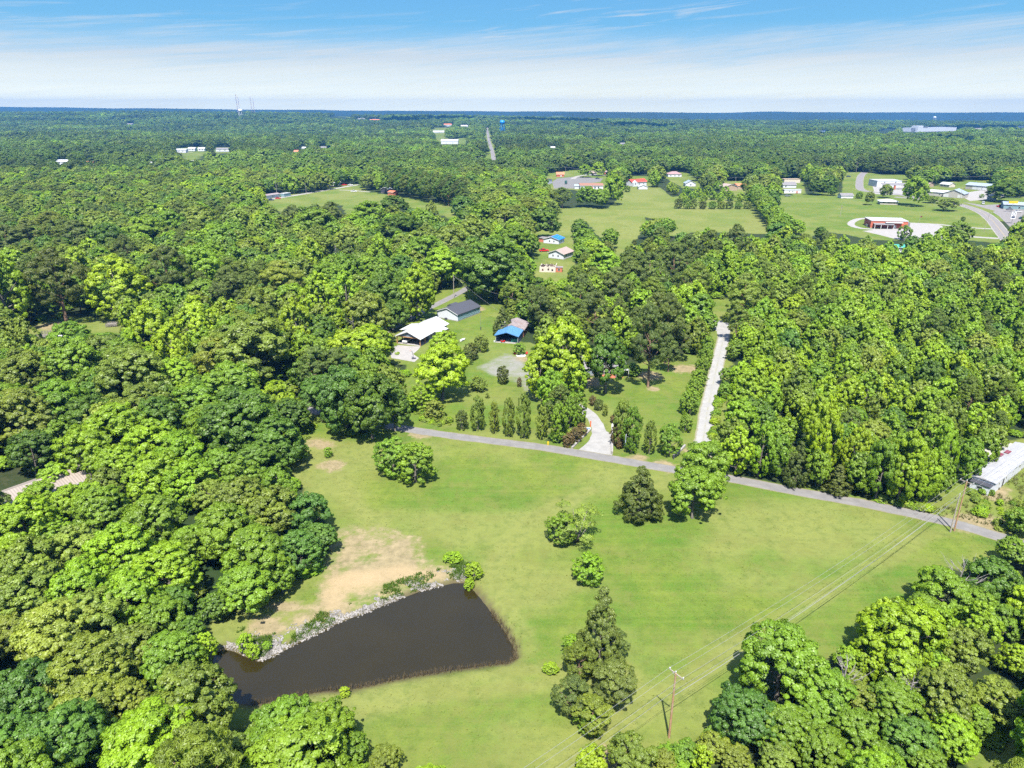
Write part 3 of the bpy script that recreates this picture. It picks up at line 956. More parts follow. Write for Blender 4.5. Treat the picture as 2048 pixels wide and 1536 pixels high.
def add_tree(x, y, r, h, kind, col, label=None, name=None, group=None, hand=True):
    TREES.append(dict(x=x, y=y, r=r, h=h, kind=kind, col=col, label=label, name=name, group=group, hand=hand, var=random.randrange(NVAR[kind])))


def Bt(px, pyb, pyt, w, kind, col, label=None, **k):
    w = w * (.98 if k.get('name') == 'hedge_tree' else {'cedar': 1.2, 'oval': 1.12}.get(kind, 1.0))
    """tree whose foot and top are both seen"""
    X, Y, _ = P(px, pyb)
    d = Y * cp + CAM_H * sp
    r = w / FPX * d / 2
    dx, dy, dz = ray(px, pyt)
    # the visible top is the top of the far side of a rounded crown: take half the radius
    h = CAM_H + dz * (Y + r * .25) / dy
    add_tree(X, Y, r, max(h, .6), kind, col, label, **k)


def Ct(px, pyc, w, kind, col, label=None, hf=None, **k):
    """tree known by the middle of its crown and its width in the photograph"""
    hf = hf or {'oak': 2.0, 'upright': 3.0, 'pine': 3.0, 'cedar': 2.6, 'oval': 1.9, 'feather': 1.8}[kind]
    zc = 6.0
    for _ in range(4):
        X, Y, _z = P(px, pyc, zc)
        d = Y * cp + (CAM_H - zc) * sp
        r = w / FPX * d / 2
        h = min(max(r * hf, 2.5), 21)
        zc = h * (.62 if kind in ('oak', 'pine', 'upright') else .5)
    add_tree(X, Y, r, h, kind, col, label, **k)


# --- single trees and shrubs of the meadow and the yards
Bt(787, 948, 874, 78, 'oval', 'green', 'rounded green bush, western half of the joined pair standing alone in the meadow')
Bt(831, 964, 886, 70, 'oval', 'green', 'rounded green bush, eastern half of the joined pair standing alone in the meadow')
Bt(1278, 1034, 930, 96, 'cedar', 'cedar', 'brownish-green conical cedar standing in the meadow below the road')
Bt(1402, 990, 880, 112, 'oak', 'green', 'upper oak overhanging the road next to the conical meadow cedar')
Bt(1384, 1036, 935, 104, 'oak', 'green', 'dense dark-green oak standing in the meadow just below the country road')
Bt(1122, 1083, 1028, 60, 'oval', 'green', 'low dark bushy western side of the wispy willow clump')
Bt(1152, 1084, 1002, 96, 'feather', 'pale', 'wispy pale willow-like tree with bare limbs in mid-meadow')
Bt(1177, 1160, 1108, 64, 'oval', 'bright', 'small rounded bright-green bush alone in the middle of the meadow')
Bt(1101, 1345, 1325, 30, 'oval', 'lime', 'small lime shrub at the west foot of the meadow pines')
Bt(657, 914, 894, 16, 'oval', 'bright', 'tiny sapling by the bare earth patch on the western meadow')
Bt(1196, 1336, 1172, 84, 'cedar', 'pinegreen', 'topmost conical pine of the pine clump standing in the meadow', name='pine_tree')
Ct(1232, 1282, 62, 'pine', 'pinegreen', 'eastern upper pine of the pine clump standing in the meadow', hf=2.2)
Ct(1160, 1318, 70, 'pine', 'olive', 'slender pine at the west side of the meadow pine clump', hf=2.6)
Ct(1230, 1356, 104, 'pine', 'pinegreen', 'broad eastern pine of the meadow pine clump', hf=2.0)
Ct(1143, 1388, 80, 'pine', 'pinegreen', 'western lower pine of the meadow pine clump', hf=2.3)
Ct(1186, 1424, 84, 'pine', 'olive', 'lowest pine of the meadow pine clump, beside the wires', hf=2.0)
Bt(1176, 1462, 1415, 50, 'oval', 'green', 'leafy green undergrowth bush at the foot of the meadow pines')
Bt(1150, 1310, 1268, 46, 'oval', 'bright', 'bright leafy bush on the upper west flank of the meadow pines')
Bt(745, 876, 752, 116, 'oak', 'dark', 'big dark oak beside the western end of the visible country road')
Bt(790, 862, 770, 70, 'oak', 'dark', 'dark oak overhanging the country road where it leaves the woods')
Bt(697, 868, 735, 118, 'oak', 'bluegreen', 'big bluish-green oak with visible trunk at the western meadow edge')
Bt(885, 800, 690, 98, 'oak', 'lime', 'big lime-green tree in front of the white-roofed house')
Bt(893, 745, 664, 62, 'oak', 'lime', 'smaller lime-green tree against the corner of the white-roofed house')
Bt(846, 822, 768, 46, 'oval', 'lime', 'lime thicket bush at the foot of the big lime tree by the road')
Bt(870, 838, 800, 40, 'oval', 'pale', 'tangled pale scrub bush just above the western roadside')
Bt(1006, 767, 731, 26, 'oval', 'cedar', 'small dark cone-shaped evergreen at the edge of the gravel yard')
Bt(1039, 774, 755, 9, 'oval', 'russet', 'slim reddish shrub at the edge of the gravel yard')
Bt(957, 781, 752, 30, 'oval', 'olive', 'round olive bush on the lawn west of the gravel yard')
Bt(975, 796, 786, 8, 'oval', 'olive', 'tiny shrub on the lawn above the road hedge')
Bt(961, 703, 669, 28, 'oval', 'olive', 'bushy olive evergreen on the lawn beside the white boat')
Bt(943, 718, 686, 28, 'oval', 'cedar', 'dark shrub second from the boat, in a row of three')
Bt(932, 728, 700, 26, 'oval', 'cedar', 'dark shrub farthest from the boat, in a row of three')
Bt(1006, 668, 612, 42, 'cedar', 'cedar', 'dark cedar just behind the blue carport')
Bt(1025, 640, 598, 36, 'cedar', 'olive', 'olive cedar up the slope behind the blue carport')
Bt(1038, 708, 686, 22, 'oval', 'green', 'small bush in front of the blue carport corner')
Bt(1125, 786, 640, 118, 'upright', 'lime', 'tall lime-green tree in front of the grey-roofed house, with bare pale trunk')
Bt(1080, 800, 690, 70, 'upright', 'lime', 'leafy lime tree at the east edge of the gravel yard')
Bt(1098, 830, 742, 62, 'oak', 'bright', 'bright green tree behind the roadside hedge trees')
Bt(1152, 794, 720, 44, 'upright', 'bright', 'slim bright tree with visible trunk above the driveway')
Bt(1211, 786, 668, 78, 'oak', 'dark', 'dark green maple in front of the grey-roofed house')
Bt(1296, 774, 612, 92, 'pine', 'pinegreen', 'tall lone pine with long bare trunk on the east lawn')
Bt(1330, 726, 590, 84, 'pine', 'pinegreen', 'tall pine behind the lone lawn pine')
Bt(1267, 752, 726, 28, 'oval', 'green', 'small bush beside the east end of the grey-roofed house')
# columnar hedge trees along the road
for i, (x, yb, yt, w, c, lb) in enumerate([
        (924, 859, 820, 27, 'cedar', 'short conical evergreen at the west end of the roadside hedge row'),
        (956, 861, 792, 31, 'olive', 'columnar evergreen, first tall one from the west in the roadside row'),
        (989, 866, 803, 23, 'olive', 'narrow columnar evergreen, second tall one from the west in the roadside row'),
        (1018, 872, 797, 28, 'olive', 'columnar evergreen, third tall one from the west in the roadside row'),
        (1048, 875, 788, 33, 'olive', 'wide columnar evergreen, fourth tall one from the west in the roadside row'),
        (1084, 878, 811, 27, 'olive', 'columnar evergreen, fifth tall one from the west in the roadside row'),
        (1118, 884, 806, 36, 'green', 'columnar evergreen nearest the mailbox side of the driveway mouth'),
        (1138, 868, 796, 36, 'green', 'columnar evergreen, second up the west side of the driveway'),
        (1156, 852, 784, 34, 'green', 'columnar evergreen, uppermost on the west side of the driveway'),
        (1242, 893, 800, 42, 'olive', 'columnar evergreen just east of the driveway retaining wall'),
        (1262, 903, 815, 42, 'green', 'columnar evergreen, second east of the driveway mouth'),
        (1298, 908, 842, 28, 'olive', 'narrow columnar evergreen, third east of the driveway mouth')]):
    Bt(x, yb, yt, w, 'oval', c, lb, name='hedge_tree', group='columnar evergreens along the country road')
Bt(1338, 912, 850, 42, 'oval', 'green', 'round-headed small tree between the hedge row and the gravel lane')
for x, yb, yt, w, lb in [(1137, 893, 866, 20, 'reddish shrub lowest on the west driveway bank'), (1151, 884, 854, 22, 'reddish shrub midway up the west driveway bank'),
                         (1163, 872, 846, 20, 'reddish shrub uppermost on the west driveway bank'), (1232, 890, 846, 24, 'reddish shrub against the east driveway wall'),
                         (1239, 897, 866, 16, 'reddish shrub at the lower end of the east driveway wall'), (1226, 846, 830, 12, 'dark little shrub at the upper end of the east driveway wall')]:
    Bt(x, yb, yt, w, 'oval', 'russet', lb, name='shrub', group='shrubs beside the driveway')
for x, yb, yt, w, c, lb in [(1185, 811, 791, 13, 'russet', 'uppermost of three small shrubs above the driveway bend'), (1197, 820, 798, 17, 'cedar', 'middle of three small shrubs above the driveway bend'),
                            (1210, 832, 808, 12, 'olive', 'lowest of three small shrubs above the driveway bend')]:
    Bt(x, yb, yt, w, 'oval', c, lb, name='shrub')
for i, (x, yb, yt, w) in enumerate([(1371, 863, 828, 24), (1379, 828, 779, 38), (1388, 796, 754, 33), (1396, 772, 738, 30), (1404, 752, 714, 28), (1409, 735, 694, 26), (1413, 715, 672, 24)]):
    od = ['lowest', 'second lowest', 'third', 'fourth', 'fifth', 'sixth', 'uppermost'][i]
    Bt(x, yb, yt, w, 'oval', 'green', 'round small tree, %s of the row lining the west side of the gravel lane' % od, group='row of small trees beside the gravel lane')
for x, yb, yt, w in [(1452, 770, 735, 26), (1448, 800, 765, 24), (1470, 720, 680, 34)]:
    Bt(x, yb, yt, w, 'oval', 'green')
# pond edge shrubs
Bt(416, 1320, 1262, 46, 'oval', 'lime', 'lime bush overhanging the western tip of the pond')
Bt(404, 1345, 1295, 34, 'oval', 'lime', 'lower lime bush at the western tip of the pond')
Bt(492, 1300, 1262, 30, 'oval', 'lime', 'lime bush on the stones at the pond bank, nearer the western tip')
Bt(508, 1310, 1282, 26, 'oval', 'lime', 'low lime bush at the point of the stone bank')
Bt(535, 1298, 1282, 18, 'oval', 'bright', 'small green clump on the stone bank')
Bt(948, 1156, 1124, 30, 'oval', 'lime', 'bright weedy bush at the northeast corner of the pond')
Bt(938, 1172, 1150, 22, 'oval', 'lime', 'low weedy clump just above the pond corner')
Bt(906, 1122, 1104, 34, 'oval', 'bright', 'low grassy clump behind the pond corner stones')
Bt(690, 1392, 1374, 22, 'oval', 'lime', 'small lime shrub at the south pond bank')
# --- western woods
H = [(50, 1385, 135, 'oak', 'bluegreen'), (118, 1480, 160, 'oak', 'bluegreen'), (18, 1480, 120, 'oak', 'bluegreen'), (78, 990, 66, 'oak', 'bright'), (112, 1268, 150, 'oak', 'pale'), (196, 1232, 130, 'oak', 'olive'),
     (182, 1336, 150, 'oak', 'olive'), (262, 1300, 110, 'oak', 'olive'), (172, 1408, 120, 'oak', 'olive'), (250, 1400, 90, 'oak', 'olive'), (385, 1405, 186, 'oak', 'olive'),
     (300, 1500, 200, 'oak', 'bright'), (452, 1512, 96, 'oak', 'olive'), (372, 1520, 90, 'oak', 'green'), (572, 1445, 130, 'oak', 'green'), (650, 1452, 120, 'oak', 'green'), (610, 1512, 180, 'oak', 'green'),
     (515, 1490, 80, 'oak', 'green'), (700, 1500, 70, 'oak', 'green'), (770, 1515, 64, 'oak', 'olive'), (42, 1042, 118, 'oak', 'lime'), (95, 1060, 70, 'oak', 'bright'), (28, 1120, 104, 'oak', 'bright'),
     (152, 1092, 104, 'oak', 'pale'), (44, 1190, 112, 'oak', 'olive'), (18, 1270, 92, 'oak', 'olive'), (246, 1100, 130, 'oak', 'bright'), (332, 1138, 118, 'oak', 'bright'),
     (160, 1172, 124, 'oak', 'bright'), (256, 1190, 120, 'oak', 'bright'), (318, 1232, 96, 'oak', 'green'), (335, 1310, 112, 'oak', 'green'), (352, 1200, 70, 'oak', 'dark'), (200, 1018, 104, 'oak', 'green'),
     (306, 1040, 120, 'oak', 'green'), (440, 1060, 126, 'oak', 'green'), (506, 1108, 134, 'oak', 'green'), (492, 1172, 104, 'oak', 'green'), (470, 1000, 116, 'oak', 'olive'), (548, 1020, 104, 'oak', 'olive'),
     (620, 1022, 86, 'oak', 'bluegreen'), (600, 1100, 92, 'oak', 'bluegreen'), (640, 1070, 62, 'oak', 'bluegreen'), (560, 1150, 70, 'oak', 'green'), (428, 1212, 60, 'oak', 'dark'), (385, 1085, 80, 'oak', 'green'),
     (376, 1260, 60, 'oak', 'dark'), (512, 688, 170, 'oak', 'olive'), (440, 715, 100, 'oak', 'pale'), (575, 665, 80, 'oak', 'olive'), (256, 752, 140, 'oak', 'olive'), (285, 812, 112, 'oak', 'olive'),
     (150, 722, 120, 'oak', 'green'), (205, 700, 80, 'oak', 'olive'), (52, 745, 112, 'oak', 'olive'), (38, 828, 122, 'oak', 'olive'), (112, 806, 112, 'oak', 'green'), (190, 770, 80, 'oak', 'green'), (180, 830, 90, 'oak', 'dark'),
     (352, 752, 84, 'oak', 'bright'), (390, 800, 90, 'oak', 'green'), (462, 770, 112, 'oak', 'green'), (492, 835, 150, 'oak', 'dark'), (552, 880, 110, 'oak', 'dark'), (430, 852, 110, 'oak', 'green'),
     (578, 830, 74, 'oak', 'dark'), (520, 925, 96, 'oak', 'dark'), (590, 895, 50, 'oak', 'dark'), (240, 858, 128, 'oak', 'bright'), (305, 884, 110, 'oak', 'bright'), (168, 896, 112, 'oak', 'bright'), (358, 905, 104, 'oak', 'bright'),
     (235, 925, 90, 'oak', 'bright'), (60, 900, 90, 'oak', 'dark'), (110, 950, 60, 'oak', 'bright'), (140, 1000, 70, 'oak', 'bright'), (62, 1010, 60, 'oak', 'olive'), (212, 972, 84, 'oak', 'olive'), (308, 950, 112, 'oak', 'bright'),
     (382, 966, 104, 'oak', 'bright'), (440, 930, 80, 'oak', 'green'), (565, 786, 44, 'upright', 'lime'), (584, 806, 36, 'upright', 'lime'), (640, 790, 90, 'oak', 'bluegreen'), (655, 730, 76, 'oak', 'bluegreen'), (606, 745, 60, 'oak', 'dark'),
     (300, 655, 92, 'upright', 'lime'), (385, 640, 84, 'upright', 'lime'), (345, 690, 76, 'upright', 'lime'), (448, 628, 56, 'upright', 'lime'), (262, 690, 56, 'upright', 'lime'), (300, 715, 50, 'oak', 'bright'), (410, 690, 60, 'upright', 'bright'),
     (455, 575, 76, 'pine', 'pinegreen'), (566, 560, 104, 'pine', 'pale'), (515, 608, 84, 'oak', 'olive'), (20, 700, 44, 'upright', 'pale'), (8, 660, 60, 'oak', 'olive'), (140, 672, 70, 'oak', 'green'), (200, 690, 60, 'oak', 'green'),
     (210, 480, 76, 'oak', 'dark'), (290, 462, 80, 'oak', 'green'), (150, 470, 70, 'pine', 'pinegreen'), (60, 470, 80, 'pine', 'pinegreen'), (10, 480, 70, 'pine', 'pinegreen'), (105, 448, 66, 'pine', 'olive'),
     (250, 500, 50, 'pine', 'pinegreen'), (160, 530, 66, 'upright', 'lime'), (340, 450, 70, 'oak', 'green'), (395, 440, 80, 'oak', 'olive'), (445, 480, 66, 'oak', 'green'), (530, 452, 50, 'upright', 'bright'),
     (470, 440, 60, 'oak', 'olive'), (500, 500, 56, 'oak', 'olive'), (620, 506, 52, 'upright', 'lime'), (590, 540, 60, 'oak', 'olive'), (655, 560, 80, 'oak', 'green'), (700, 540, 70, 'oak', 'green'), (640, 590, 74, 'upright', 'lime'), (690, 585, 70, 'upright', 'bright'),
     (770, 585, 96, 'oak', 'dark'), (760, 545, 70, 'oak', 'green'), (805, 540, 66, 'oak', 'bluegreen'), (790, 625, 60, 'oak', 'dark'), (728, 628, 104, 'oak', 'olive'), (663, 640, 52, 'upright', 'lime'), (592, 645, 80, 'upright', 'lime'), (600, 690, 50, 'upright', 'bright'),
     (630, 700, 76, 'oak', 'green'), (700, 690, 84, 'oak', 'lime'), (742, 688, 88, 'oak', 'lime'), (755, 728, 52, 'oak', 'bright'), (800, 458, 104, 'oak', 'dark'), (738, 428, 76, 'oak', 'green'), (785, 416, 62, 'oak', 'dark'), (660, 428, 54, 'pine', 'pinegreen'),
     (588, 434, 46, 'pine', 'pinegreen'), (634, 446, 70, 'oak', 'green'), (850, 446, 60, 'oak', 'green'), (862, 418, 26, 'upright', 'olive'), (760, 500, 66, 'upright', 'bright'), (700, 478, 66, 'oak', 'pale'), (850, 500, 70, 'oak', 'green'), (900, 480, 70, 'oak', 'olive'),
     (880, 530, 76, 'oak', 'bright'), (928, 416, 50, 'oak', 'bluegreen'), (970, 430, 60, 'oak', 'green'), (1010, 440, 70, 'oak', 'olive'), (1060, 420, 76, 'pine', 'olive'), (1090, 440, 60, 'oak', 'dark'), (1030, 480, 70, 'oak', 'green'), (1060, 486, 42, 'oak', 'dark'),
     (1050, 532, 44, 'oak', 'bright'), (950, 470, 70, 'oak', 'olive'), (915, 520, 60, 'oak', 'dark'), (1040, 560, 60, 'oak', 'dark'), (960, 545, 90, 'oak', 'dark')]
for a in H:
    Ct(a[0], a[1], a[2], a[3], a[4])
Bt(30, 662, 500, 92, 'upright', 'lime', 'tall lime-green tree at the left edge beside the dark pine')
Bt(134, 646, 498, 108, 'pine', 'cedar', 'very large dark pine above the small west yard')
Bt(246, 642, 512, 108, 'upright', 'lime', 'big lime-green tree right behind the west yard')
Bt(342, 620, 490, 86, 'pine', 'pinegreen', 'tall grey-green pine with visible trunk west of the lime thicket')
Bt(404, 602, 492, 98, 'oak', 'bright', 'wide bright green tree with dark shade under it, next to the tall grey-green pine')
Bt(835, 640, 528, 80, 'upright', 'lime', 'tall lime-green tree beside the upper road behind the two houses')
Bt(992, 600, 480, 142, 'oak', 'dark', 'huge dark spreading oak with a pale trunk beside the upper road')
# --- pines and trees between the yards
for a in [(1078, 612, 64, 'pine', 'pinegreen'), (1096, 650, 44, 'pine', 'pinegreen'), (1157, 580, 60, 'pine', 'pinegreen'), (1232, 575, 76, 'pine', 'pinegreen'), (1190, 622, 70, 'pine', 'pinegreen'), (1200, 665, 50, 'pine', 'pinegreen'),
          (1318, 628, 74, 'pine', 'pinegreen'), (1352, 672, 56, 'pine', 'pinegreen'), (1305, 542, 80, 'pine', 'pinegreen'), (1262, 548, 60, 'pine', 'pinegreen'), (1390, 565, 74, 'pine', 'olive'), (1350, 520, 66, 'pine', 'pinegreen'), (1136, 614, 46, 'upright', 'lime'),
          (1135, 655, 56, 'upright', 'lime'), (1236, 640, 46, 'upright', 'lime'), (1256, 668, 50, 'upright', 'bright'), (1206, 532, 74, 'upright', 'bright'), (1168, 512, 48, 'oak', 'green'), (1178, 485, 44, 'oak', 'green'), (1217, 506, 38, 'pine', 'pinegreen'),
          (1220, 474, 38, 'oak', 'green'), (1159, 454, 34, 'oak', 'dark'), (1267, 500, 32, 'cedar', 'cedar'), (1303, 496, 34, 'cedar', 'cedar'), (1300, 456, 36, 'oak', 'bright'), (1331, 452, 38, 'oak', 'green'), (1287, 604, 56, 'oak', 'bright'), (1300, 585, 50, 'oak', 'green'),
          (1366, 600, 50, 'upright', 'lime'), (1378, 640, 56, 'upright', 'bright'), (1400, 612, 60, 'oak', 'green'), (1398, 660, 44, 'upright', 'bright'), (1420, 640, 34, 'oak', 'green'), (1124, 578, 42, 'oak', 'bright'), (1100, 580, 40, 'upright', 'bright'),
          (1152, 545, 36, 'oak', 'dark'), (1130, 600, 40, 'oak', 'dark'), (1420, 540, 60, 'oak', 'dark'), (1490, 588, 70, 'pine', 'pale'), (1476, 640, 50, 'pine', 'olive'), (1505, 640, 54, 'oak', 'green'), (1440, 560, 44, 'oak', 'dark'), (1455, 520, 50, 'upright', 'bright'),
          (1380, 500, 54, 'pine', 'pinegreen'), (1420, 490, 50, 'pine', 'pinegreen'), (1470, 480, 50, 'pine', 'pinegreen'), (1340, 700, 50, 'pine', 'pinegreen'), (1240, 620, 40, 'pine', 'pinegreen'), (1270, 640, 46, 'pine', 'pinegreen')]:
    Ct(*a)
# --- eastern forest edge along the road and the cedars in it
Bt(1588, 970, 880, 54, 'cedar', 'cedar', 'dark conical cedar at the forest edge, just above the country road')
Bt(1672, 985, 925, 56, 'cedar', 'cedar', 'wide brownish cedar at the forest edge above the country road')
for x, yb, yt, w, k, c in [(1470, 948, 850, 60, 'upright', 'lime'), (1515, 955, 845, 64, 'upright', 'bright'), (1552, 962, 870, 48, 'oak', 'green'), (1628, 978, 900, 46, 'oak', 'green'), (1712, 990, 905, 56, 'oak', 'green'), (1700, 965, 850, 60, 'upright', 'lime'),
                          (1750, 1000, 880, 64, 'oak', 'green'), (1792, 1008, 860, 80, 'upright', 'lime'), (1838, 1012, 900, 60, 'oak', 'bright'), (1870, 1005, 915, 50, 'oak', 'green'), (1876, 980, 840, 60, 'upright', 'bright'), (1640, 960, 800, 60, 'upright', 'lime'),
                          (1930, 965, 880, 50, 'oak', 'green'), (1960, 940, 860, 50, 'oak', 'green')]:
    Bt(x, yb, yt, w, k, c)
# --- south-eastern wood
for a in [(1566, 1318, 170, 'oak', 'green'), (1490, 1424, 124, 'oak', 'bluegreen'), (1565, 1450, 112, 'oak', 'green'), (1648, 1385, 110, 'oak', 'green'), (1622, 1440, 80, 'oak', 'green'), (1815, 1262, 150, 'oak', 'lime'), (1760, 1240, 80, 'upright', 'lime'),
          (1740, 1300, 70, 'upright', 'lime'), (1790, 1325, 100, 'oak', 'bright'), (1700, 1318, 56, 'oak', 'bright'), (1880, 1178, 104, 'oak', 'green'), (1848, 1215, 70, 'oak', 'green'), (1985, 1160, 104, 'oak', 'dark'), (1955, 1205, 70, 'oak', 'green'),
          (1893, 1385, 124, 'oak', 'olive'), (1930, 1300, 104, 'oak', 'olive'), (2012, 1240, 76, 'oak', 'green'), (2036, 1320, 70, 'oak', 'lime'), (1996, 1400, 96, 'oak', 'olive'), (1790, 1410, 104, 'oak', 'green'), (1720, 1400, 76, 'oak', 'olive'),
          (1716, 1462, 104, 'oak', 'green'), (1820, 1475, 96, 'oak', 'bluegreen'), (1905, 1470, 90, 'oak', 'bright'), (1640, 1495, 100, 'oak', 'green'), (1560, 1520, 80, 'oak', 'olive'), (1404, 1512, 44, 'upright', 'lime'), (1430, 1490, 60, 'oak', 'olive'),
          (1470, 1515, 60, 'oak', 'olive'), (1370, 1500, 50, 'oak', 'green'), (1185, 1520, 66, 'oak', 'lime'), (1268, 1512, 104, 'oak', 'olive'), (1330, 1520, 50, 'oak', 'olive'), (1950, 1440, 70, 'oak', 'green'), (2030, 1100, 60, 'oak', 'green'), (2044, 1040, 56, 'oak', 'green'),
          (2040, 1180, 60, 'oak', 'dark'), (1870, 1310, 70, 'oak', 'bright'), (1880, 1245, 60, 'upright', 'bright'), (2036, 1420, 60, 'oak', 'green'), (1760, 1520, 70, 'oak', 'green'), (1690, 1530, 60, 'oak', 'bright'), (1860, 1530, 70, 'oak', 'green')]:
    Ct(*a)
# --- trees standing by the town and in the far fields
for x, yb, yt, w, k, c, lb in [
        (1633, 390, 361, 40, 'oak', 'dark', 'dark round tree right beside the grey-roofed shop in the town field'), (1662, 391, 376, 24, 'oak', 'dark', 'low round tree at the upper edge of the town field'),
        (1738, 410, 384, 20, 'oak', 'olive', 'small olive tree west of the white ranch house'), (1824, 412, 354, 52, 'oak', 'bright', 'big bright tree beside the white ranch house'),
        (1893, 422, 397, 38, 'oak', 'olive', 'spreading olive tree alone on the town lawn by the highway'), (1862, 406, 392, 28, 'oak', 'olive', 'small greyish tree in front of the long metal shed'),
        (1718, 397, 383, 14, 'oval', 'green', 'round bush beside the small grey garage'), (1771, 396, 370, 26, 'oak', 'olive', 'olive tree between town street and ranch house'),
        (1925, 443, 433, 9, 'oval', 'dark', 'tiny dark sapling on the lawn above the access road'), (1565, 478, 440, 44, 'oak', 'green', 'mid-green tree at the lower west corner of the town field'),
        (1640, 480, 455, 28, 'oak', 'dark', 'dark small tree at the lower edge of the town field'), (1912, 492, 442, 52, 'upright', 'green', 'tall green tree beside the lower access road'),
        (1806, 480, 450, 30, 'upright', 'green', 'tree in front of the red brick building corner'), (1170, 355, 330, 26, 'oak', 'bright', 'light green roadside tree left of the tan brick house'),
        (1196, 352, 325, 26, 'oak', 'lime', 'yellow-green roadside tree nearest the tan brick house'), (1255, 384, 371, 12, 'oval', 'green', 'small round tree below the red-roofed house'),
        (2005, 404, 362, 70, 'oak', 'dark', 'large dark tree behind the restaurant'), (1963, 396, 388, 10, 'oval', 'green', 'small bush at the highway bend'),
        (1592, 470, 440, 34, 'oak', 'bright', 'bright tree beside the hedge line end'), (1226, 410, 350, 40, 'oak', 'bright', 'bright tall tree at the corner of the middle field'),
        (1200, 416, 378, 40, 'oak', 'green', 'green tree on the upper edge of the middle field'), (1172, 414, 374, 44, 'oak', 'green', 'second green tree on the upper edge of the middle field')]:
    Bt(x, yb, yt, w, k, c, lb)
ORD = ['first', 'second', 'third', 'fourth', 'fifth', 'sixth', 'seventh', 'eighth', 'ninth', 'tenth', 'eleventh', 'twelfth', 'thirteenth', 'fourteenth', 'fifteenth', 'sixteenth', 'seventeenth', 'eighteenth', 'nineteenth', 'twentieth', 'twenty-first', 'twenty-second', 'twenty-third', 'twenty-fourth', 'twenty-fifth', 'twenty-sixth', 'twenty-seventh', 'twenty-eighth', 'twenty-ninth', 'thirtieth']
for i, x in enumerate([1356, 1373, 1387, 1405, 1424, 1442, 1458, 1476, 1494]):
    Bt(x, 418 - (i == 0), 402 if i > 2 else 397, 14 + (i < 2) * 3, 'oval', ['cedar', 'green', 'olive'][i % 3], 'small clipped shrub, %s from the west in the nursery row' % ORD[i], name='shrub', group='nursery row of shrubs')
for i, (x, y) in enumerate([(1365, 405), (1385, 402), (1405, 406), (1425, 400), (1440, 405), (1460, 402), (1395, 394), (1372, 392), (1415, 390), (1450, 392), (1480, 404), (1498, 406), (1350, 390), (1435, 382), (1340, 384)]):
    Bt(x, y, y - 20, 18, 'upright', 'bright' if i % 2 else 'lime')
# tree line between the two fields
for i in range(16):
    s = i / 15
    Bt(1500 + 62 * s + random.uniform(-3, 3), 392 + 78 * s, 392 + 78 * s - 34 - random.uniform(0, 8), 34 + 6 * s, random.choice(['oak', 'upright']), random.choice(['green', 'olive', 'bright', 'green']))
# pine stand beyond the western field
for i in range(26):
    s = (i % 13) / 12
    Ct(775 + 150 * s + random.uniform(-4, 4), 362 + 24 * s - (i // 13) * 14, 32, 'pine', 'cedar' if i % 2 else 'dark', hf=4)

# --- fill the woods, keeping what the photograph shows as open visibly open
OPX = list(OPEN.values())


def blocked(X, Y, r, h, hb=0.0):
    """does the silhouette of trees at X,Y cover ground that the photograph shows open?"""
    zt = hgt(X, Y)
    bad = np.zeros(X.shape, bool)
    for fx, fz in ((0, .5), (0, .96), (-.8, .6), (.8, .6), (-.55, .85), (.55, .85), (-.6, .3), (.6, .3), (0, .05)):
        px, py, _ = proj(X + fx * r, Y, zt + fz * h)
        for poly in OPX:
            bad |= inpoly(px, py, poly)
    for k in GROUND_OPEN:
        bad |= sdist(X, Y, OPEN_W[k]) < r * .3
    return bad


def species(X, Y, n, seed):
    """colour and kind by region, in drifts"""
    r = np.random.default_rng(seed)
    q = fbm(X / 45, Y / 45, 77)
    px, py, _ = proj(X, Y, 8.0)
    out = []
    for i in range(n):
        u = r.random(); lime = .10; pine = .10; dark = .18
        if px[i] > 1440 and py[i] > 470:
            lime, pine, dark = .55, .07, .07
        elif 1040 < px[i] <= 1440 and py[i] > 480:
            lime, pine, dark = .2, .42, .08
        elif px[i] < 420 and py[i] < 520:
            lime, pine, dark = .06, .30, .16
        elif Y[i] > 900:
            lime, pine, dark = .04, .10, .34
        pine *= 2 * q[i] ** .9
        if u < lime: out.append(('upright' if r.random() < .5 else 'oak', 'lime' if r.random() < .5 else 'bright'))
        elif u < lime + pine: out.append(('pine', 'pinegreen' if r.random() < .7 else 'olive'))
        elif u < lime + pine + dark: out.append(('oak', 'dark' if r.random() < .6 else 'bluegreen'))
        else: out.append((('oak', 'upright', 'oak')[r.integers(3)], ('green', 'green', 'olive', 'bright', 'olive', 'pale')[r.integers(6)]))
    return out


def scatter(y0, y1, s_fn, seed, margin=1.12):
    r = np.random.default_rng(seed)
    X, Y, S = [], [], []
    y = y0
    while y < y1:
        s = s_fn(y)
        hw = (y * .78 + 22) * margin
        n = int(2 * hw / s)
        X.append(-hw + (np.arange(n) + r.uniform(.08, .92, n)) * s); Y.append(y + r.uniform(-.45, .45, n) * s); S.append(np.full(n, s))
        y += s * .92
    return np.concatenate(X), np.concatenate(Y), np.concatenate(S)


nx_, ny_, ns_ = scatter(46, 900, lambda y: 6.9 if y < 240 else 6.9 + min(5.6, (y - 240) * .016), 5)
east = (nx_ > 60) & (ny_ > 130)
nr = rng.uniform(3.4, 5.9, len(nx_)) * np.where(east & (ny_ < 420), .80, 1.0) * (1 + np.clip((ny_ - 200) / 500, 0, 1) * 1.0)
nh = np.clip(nr * rng.uniform(2.1, 3.0, len(nx_)), 8, 16) * np.where(east, 1.1, 1.0)
nh = np.minimum(nh, 14 + np.clip((ny_ - 200) / 200, 0, 5))
ok = ~blocked(nx_, ny_, nr, nh)
hx = np.array([t_['x'] for t_ in TREES]); hy = np.array([t_['y'] for t_ in TREES]); hr = np.array([t_['r'] for t_ in TREES])
acc = []
cell = {}


